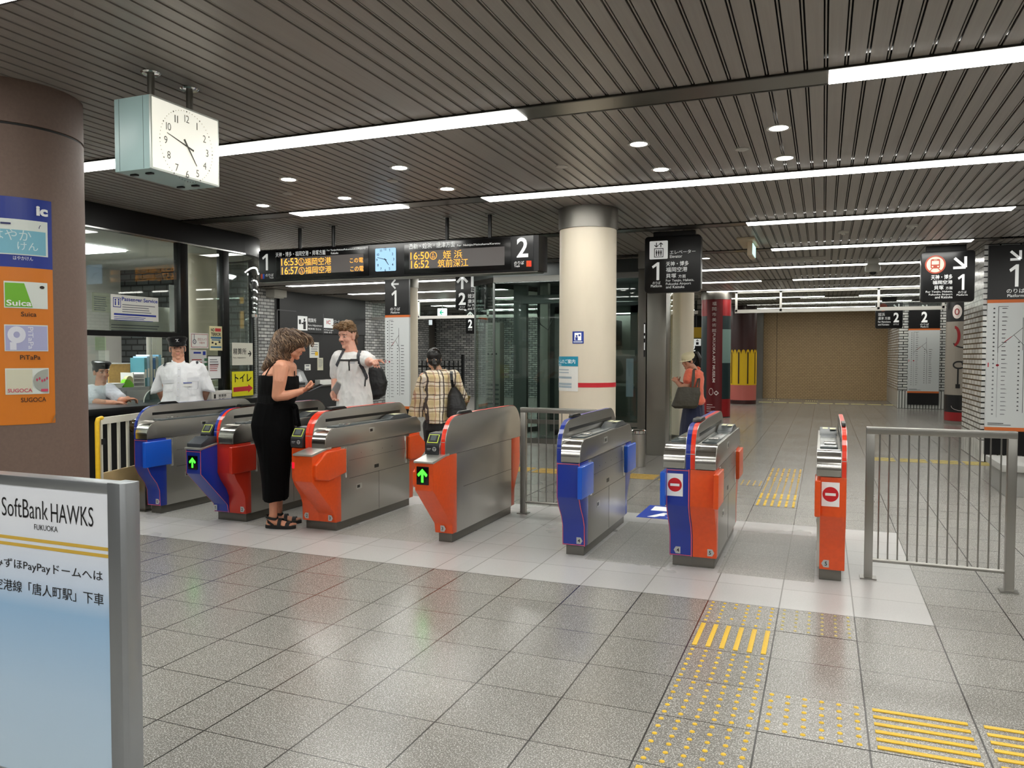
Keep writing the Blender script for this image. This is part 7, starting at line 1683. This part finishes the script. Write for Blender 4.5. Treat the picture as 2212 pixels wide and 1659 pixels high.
o.chain((kq(540, 1120, .15), .05), (kq(500, 1210, .14), .042)); o.chain((kq(500, 1210, .14), .04), (kq(450, 1185, .04), .026)); hand(o, kq(450, 1185, .04), -RH*.4+Z*.5-VH*.3, -VH, Z, .8, .9)
for x, dd in ((535, -.04), (560, .05)):
    hp = kq(x, 1420, dd); o.chain((hp, .06), (Vector((hp.x, hp.y, .42)), .05)); o.chain((Vector((hp.x, hp.y, .42)), .05), (Vector((hp.x, hp.y, .08)), .035)); foot(o, Vector((hp.x, hp.y, .08)), -RH)
o.done('body', [SKK, LIP, EYEW, EYED], kt, .0055, 3, paint=facepaint(iv))
COR = cloth('coral_cloth', (228, 112, 84), .35, 16)
o = Org(); o.loft([kring(535, 600, 1090, .12), kring(500, 625, 1112, .175), kring(490, 632, 1150, .19), kring(490, 628, 1220, .19), kring(500, 628, 1280, .18), kring(505, 642, 1320, .18), kring(520, 625, 1340, .17)], 28)
o.chain((kq(530, 1115, -.16), .07), (kq(512, 1165, -.18), .064)); o.chain((kq(540, 1115, .15), .064), (kq(515, 1165, .16), .06)); o.chain((kq(585, 1072, 0), .016), (kq(600, 1082, .02), .018), (kq(590, 1100, 0), .016))
o.done('coral_shirt', COR, kt, .007, 4, disp=(.010, 10))
o = Org(); o.loft([kring(500, 628, 1310, .165), kring(480, 632, 1380, .18), kring(462, 635, 1480, .19), kring(450, 630, 1600, .20), kring(448, 622, 1690, .20)], 28); o.done('long_skirt', cloth('navy_cloth', (22, 28, 58), .35, 12), kt, .008, 4, disp=(.014, 8, (1, 1, .1)))
o = Org(); o.ell(P_(0, -.02, .03), AX, (.080, .095, .085)); o.chain((kq(585, 975, .0), .028), (kq(600, 1010, .0), .034), (kq(602, 1055, .0), .018)); o.done('hair', HAIRP, kt, .006, 2, cut=[])
cap = obj('cap', lathe_h([(.082, .022, 0), (.087, .04, 0), (.085, .09, 0), (.066, .122, -.003), (.03, .130, -.003)], P_, AX), mat('cap_cream', (214, 204, 168), .75, bump=(30, .2)), kt, smooth=True, ang=70)
m = MB(); A = [pi*i/20 for i in range(21)]; m.add([P_(.086*cos(a), -.012+.09*sin(a), .030) for a in A]+[P_(.084*cos(a), .0+.150*sin(a), .020-.010*abs(cos(a))) for a in A]+[P_(.086*cos(a), -.012+.09*sin(a), .022) for a in A], [(i, i+1, 22+i, 21+i) for i in range(20)]+[(21+i, 22+i, 43+i, 42+i) for i in range(20)]); obj('brim', m, mat('cap_cream', (214, 204, 168), .75), cap, smooth=True)
bt = thing('shoulder_bag', 'dark olive shoulder bag of the woman in the coral shirt', 'bag', kq(510, 1360, -.24))
OLV = mat('olive_bag', (58, 54, 42), .6, noise=(20, .1))
o = Org(); 
def bring(x0, x1, y, b): a, c = kq(x0, y, -.26), kq(x1, y, -.26); return ((a+c)/2, (c-a)/2, VH*b, .6)
o.loft([bring(445, 605, 1215, .035), bring(432, 608, 1260, .06), bring(415, 600, 1310, .075), bring(402, 590, 1350, .075), bring(420, 575, 1368, .05)]); o.done('bag_body', OLV, bt, .006, 3, disp=(.006, 12))
for dx in (0, 22): obj('bag_strap', MB().ribbon([kq(548+dx*.2, 1215, -.265), kq(552+dx*.5, 1150, -.255), kq(556+dx*.3, 1095, -.215), kq(568, 1082, -.13), kq(585+dx*.4, 1110, -.05), kq(590+dx*.5, 1160, -.26+.06), kq(575+dx, 1215, -.262)], [RH*.02]*7, [-VH]*7, .004), OLV, bt, smooth=True)
# ------------------------------------------------------------------ seated officer behind the counter
SD = 8.85
def sq(cx, cy, dd=0.0): return IP(200+cx/6.144, 720+cy/6.144, SD+dd)
def sring(x0, x1, y, b, dd=0.0, e=1.0): a, c = sq(x0, y, dd), sq(x1, y, dd); return ((a+c)/2, (c-a)/2, VH*b, e)
base = sq(130, 1000); base = Vector((base.x, base.y, 0))
st = thing('person', 'officer in pale shirt seated behind the counter glass, forearms on the ledge', 'person', base)
o = Org(); hc = sq(112, 520); hf = (RH*.80-VH*.55-Z*.12); P_, AX, iv = head(o, hc, hf, Z, 1.0); o.chain((hc-Z*.05, .055), (sq(105, 690), .06))
o.loft([sring(30, 180, 690, .08), sring(-40, 240, 740, .11), sring(-60, 260, 850, .13), sring(-60, 260, 1000, .13), sring(-50, 250, 1250, .14)])
wr = atX(262, 872, -7.02); wr.z = .975
o.chain((sq(230, 750, -.08), .058), (sq(330, 850, -.16), .048), (sq(400, 900, -.24), .042)); o.chain((sq(400, 900, -.24), .040), (wr+Vector((-.02, .10, .012)), .03)); hand(o, wr+Vector((-.02, .08, .010)), (Y*.9+X*.2), -Z, -X*.4-Y*.1, .45, 1.0)
o.chain((sq(-20, 760, -.05), .055), (sq(60, 920, -.2), .046)); o.chain((sq(60, 920, -.2), .044), (sq(290, 925, -.42), .03)); hand(o, sq(300, 925, -.43), (Y*.8+X*.1), -Z, X, .45, 1.0)
o.cap(sq(60, 1300, 0), .10, sq(200, 1320, -.3), .09)
o.done('body', [SKO, LIPM, EYEW, EYED], st, .0055, 3, paint=facepaint(iv))
o = Org(); o.loft([sring(40, 175, 690, .09), sring(-50, 250, 735, .135), sring(-75, 275, 850, .16), sring(-70, 270, 1000, .16), sring(-60, 260, 1150, .16)]); o.chain((sq(230, 750, -.07), .076), (sq(330, 845, -.15), .070), (sq(370, 870, -.19), .068)); o.chain((sq(-20, 760, -.05), .075), (sq(40, 880, -.16), .068))
o.done('uniform_shirt', cloth('uniform_pale', (206, 212, 220), .4, 14), st, .007, 4, disp=(.010, 10))
o = Org(); o.ell(P_(0, -.02, .04), AX, (.080, .095, .085)); hr = o.done('hair', HAIRP, st, .006, 2, cut=[(P_(0, .055, .03), AX[1]*1.0-AX[2]*.9)])
obj('cap', lathe_h([(.081, .050, 0), (.086, .080, 0), (.10, .11, .004), (.09, .125, 0), (.02, .13, 0)], P_, AX), HATM, st, smooth=True, ang=60)
c_ = thing('office_chair', 'dark office chair under the seated officer', 'chair', base); sc_ = sq(110, 1300, .02)
obj('seat', MB().box(sc_.x-.22, sc_.x+.22, sc_.y-.2, sc_.y+.2, .40, .47), BLACKM, c_, bevel=.02); obj('stem', MB().cyl((sc_.x, sc_.y, .05), (sc_.x, sc_.y, .40), .03), STEELD, c_); obj('base', MB().lathe([(.0001, .002), (.25, .002), (.25, .03), (.03, .06)], (sc_.x, sc_.y, 0), 20), BLACKM, c_)
# ================================================================== world and view
w = bpy.data.worlds.new('world'); SC.world = w; w.use_nodes = True
w.node_tree.nodes['Background'].inputs[0].default_value = (.9, .95, 1, 1); w.node_tree.nodes['Background'].inputs[1].default_value = .25
SC.view_settings.view_transform = 'Standard'; SC.view_settings.look = 'None'; SC.view_settings.gamma = 1; SC.view_settings.use_curve_mapping = False
SC.view_settings.exposure = 1.45
SC.cycles.use_denoising = True; SC.cycles.denoiser = 'OPENIMAGEDENOISE'
SC.cycles.max_bounces = 7; SC.cycles.diffuse_bounces = 4; SC.cycles.glossy_bounces = 4; SC.cycles.transparent_max_bounces = 12; SC.cycles.transmission_bounces = 4
SC.cycles.sample_clamp_indirect = 4; SC.cycles.caustics_reflective = False; SC.cycles.caustics_refractive = False
SC.cycles.use_light_tree = True
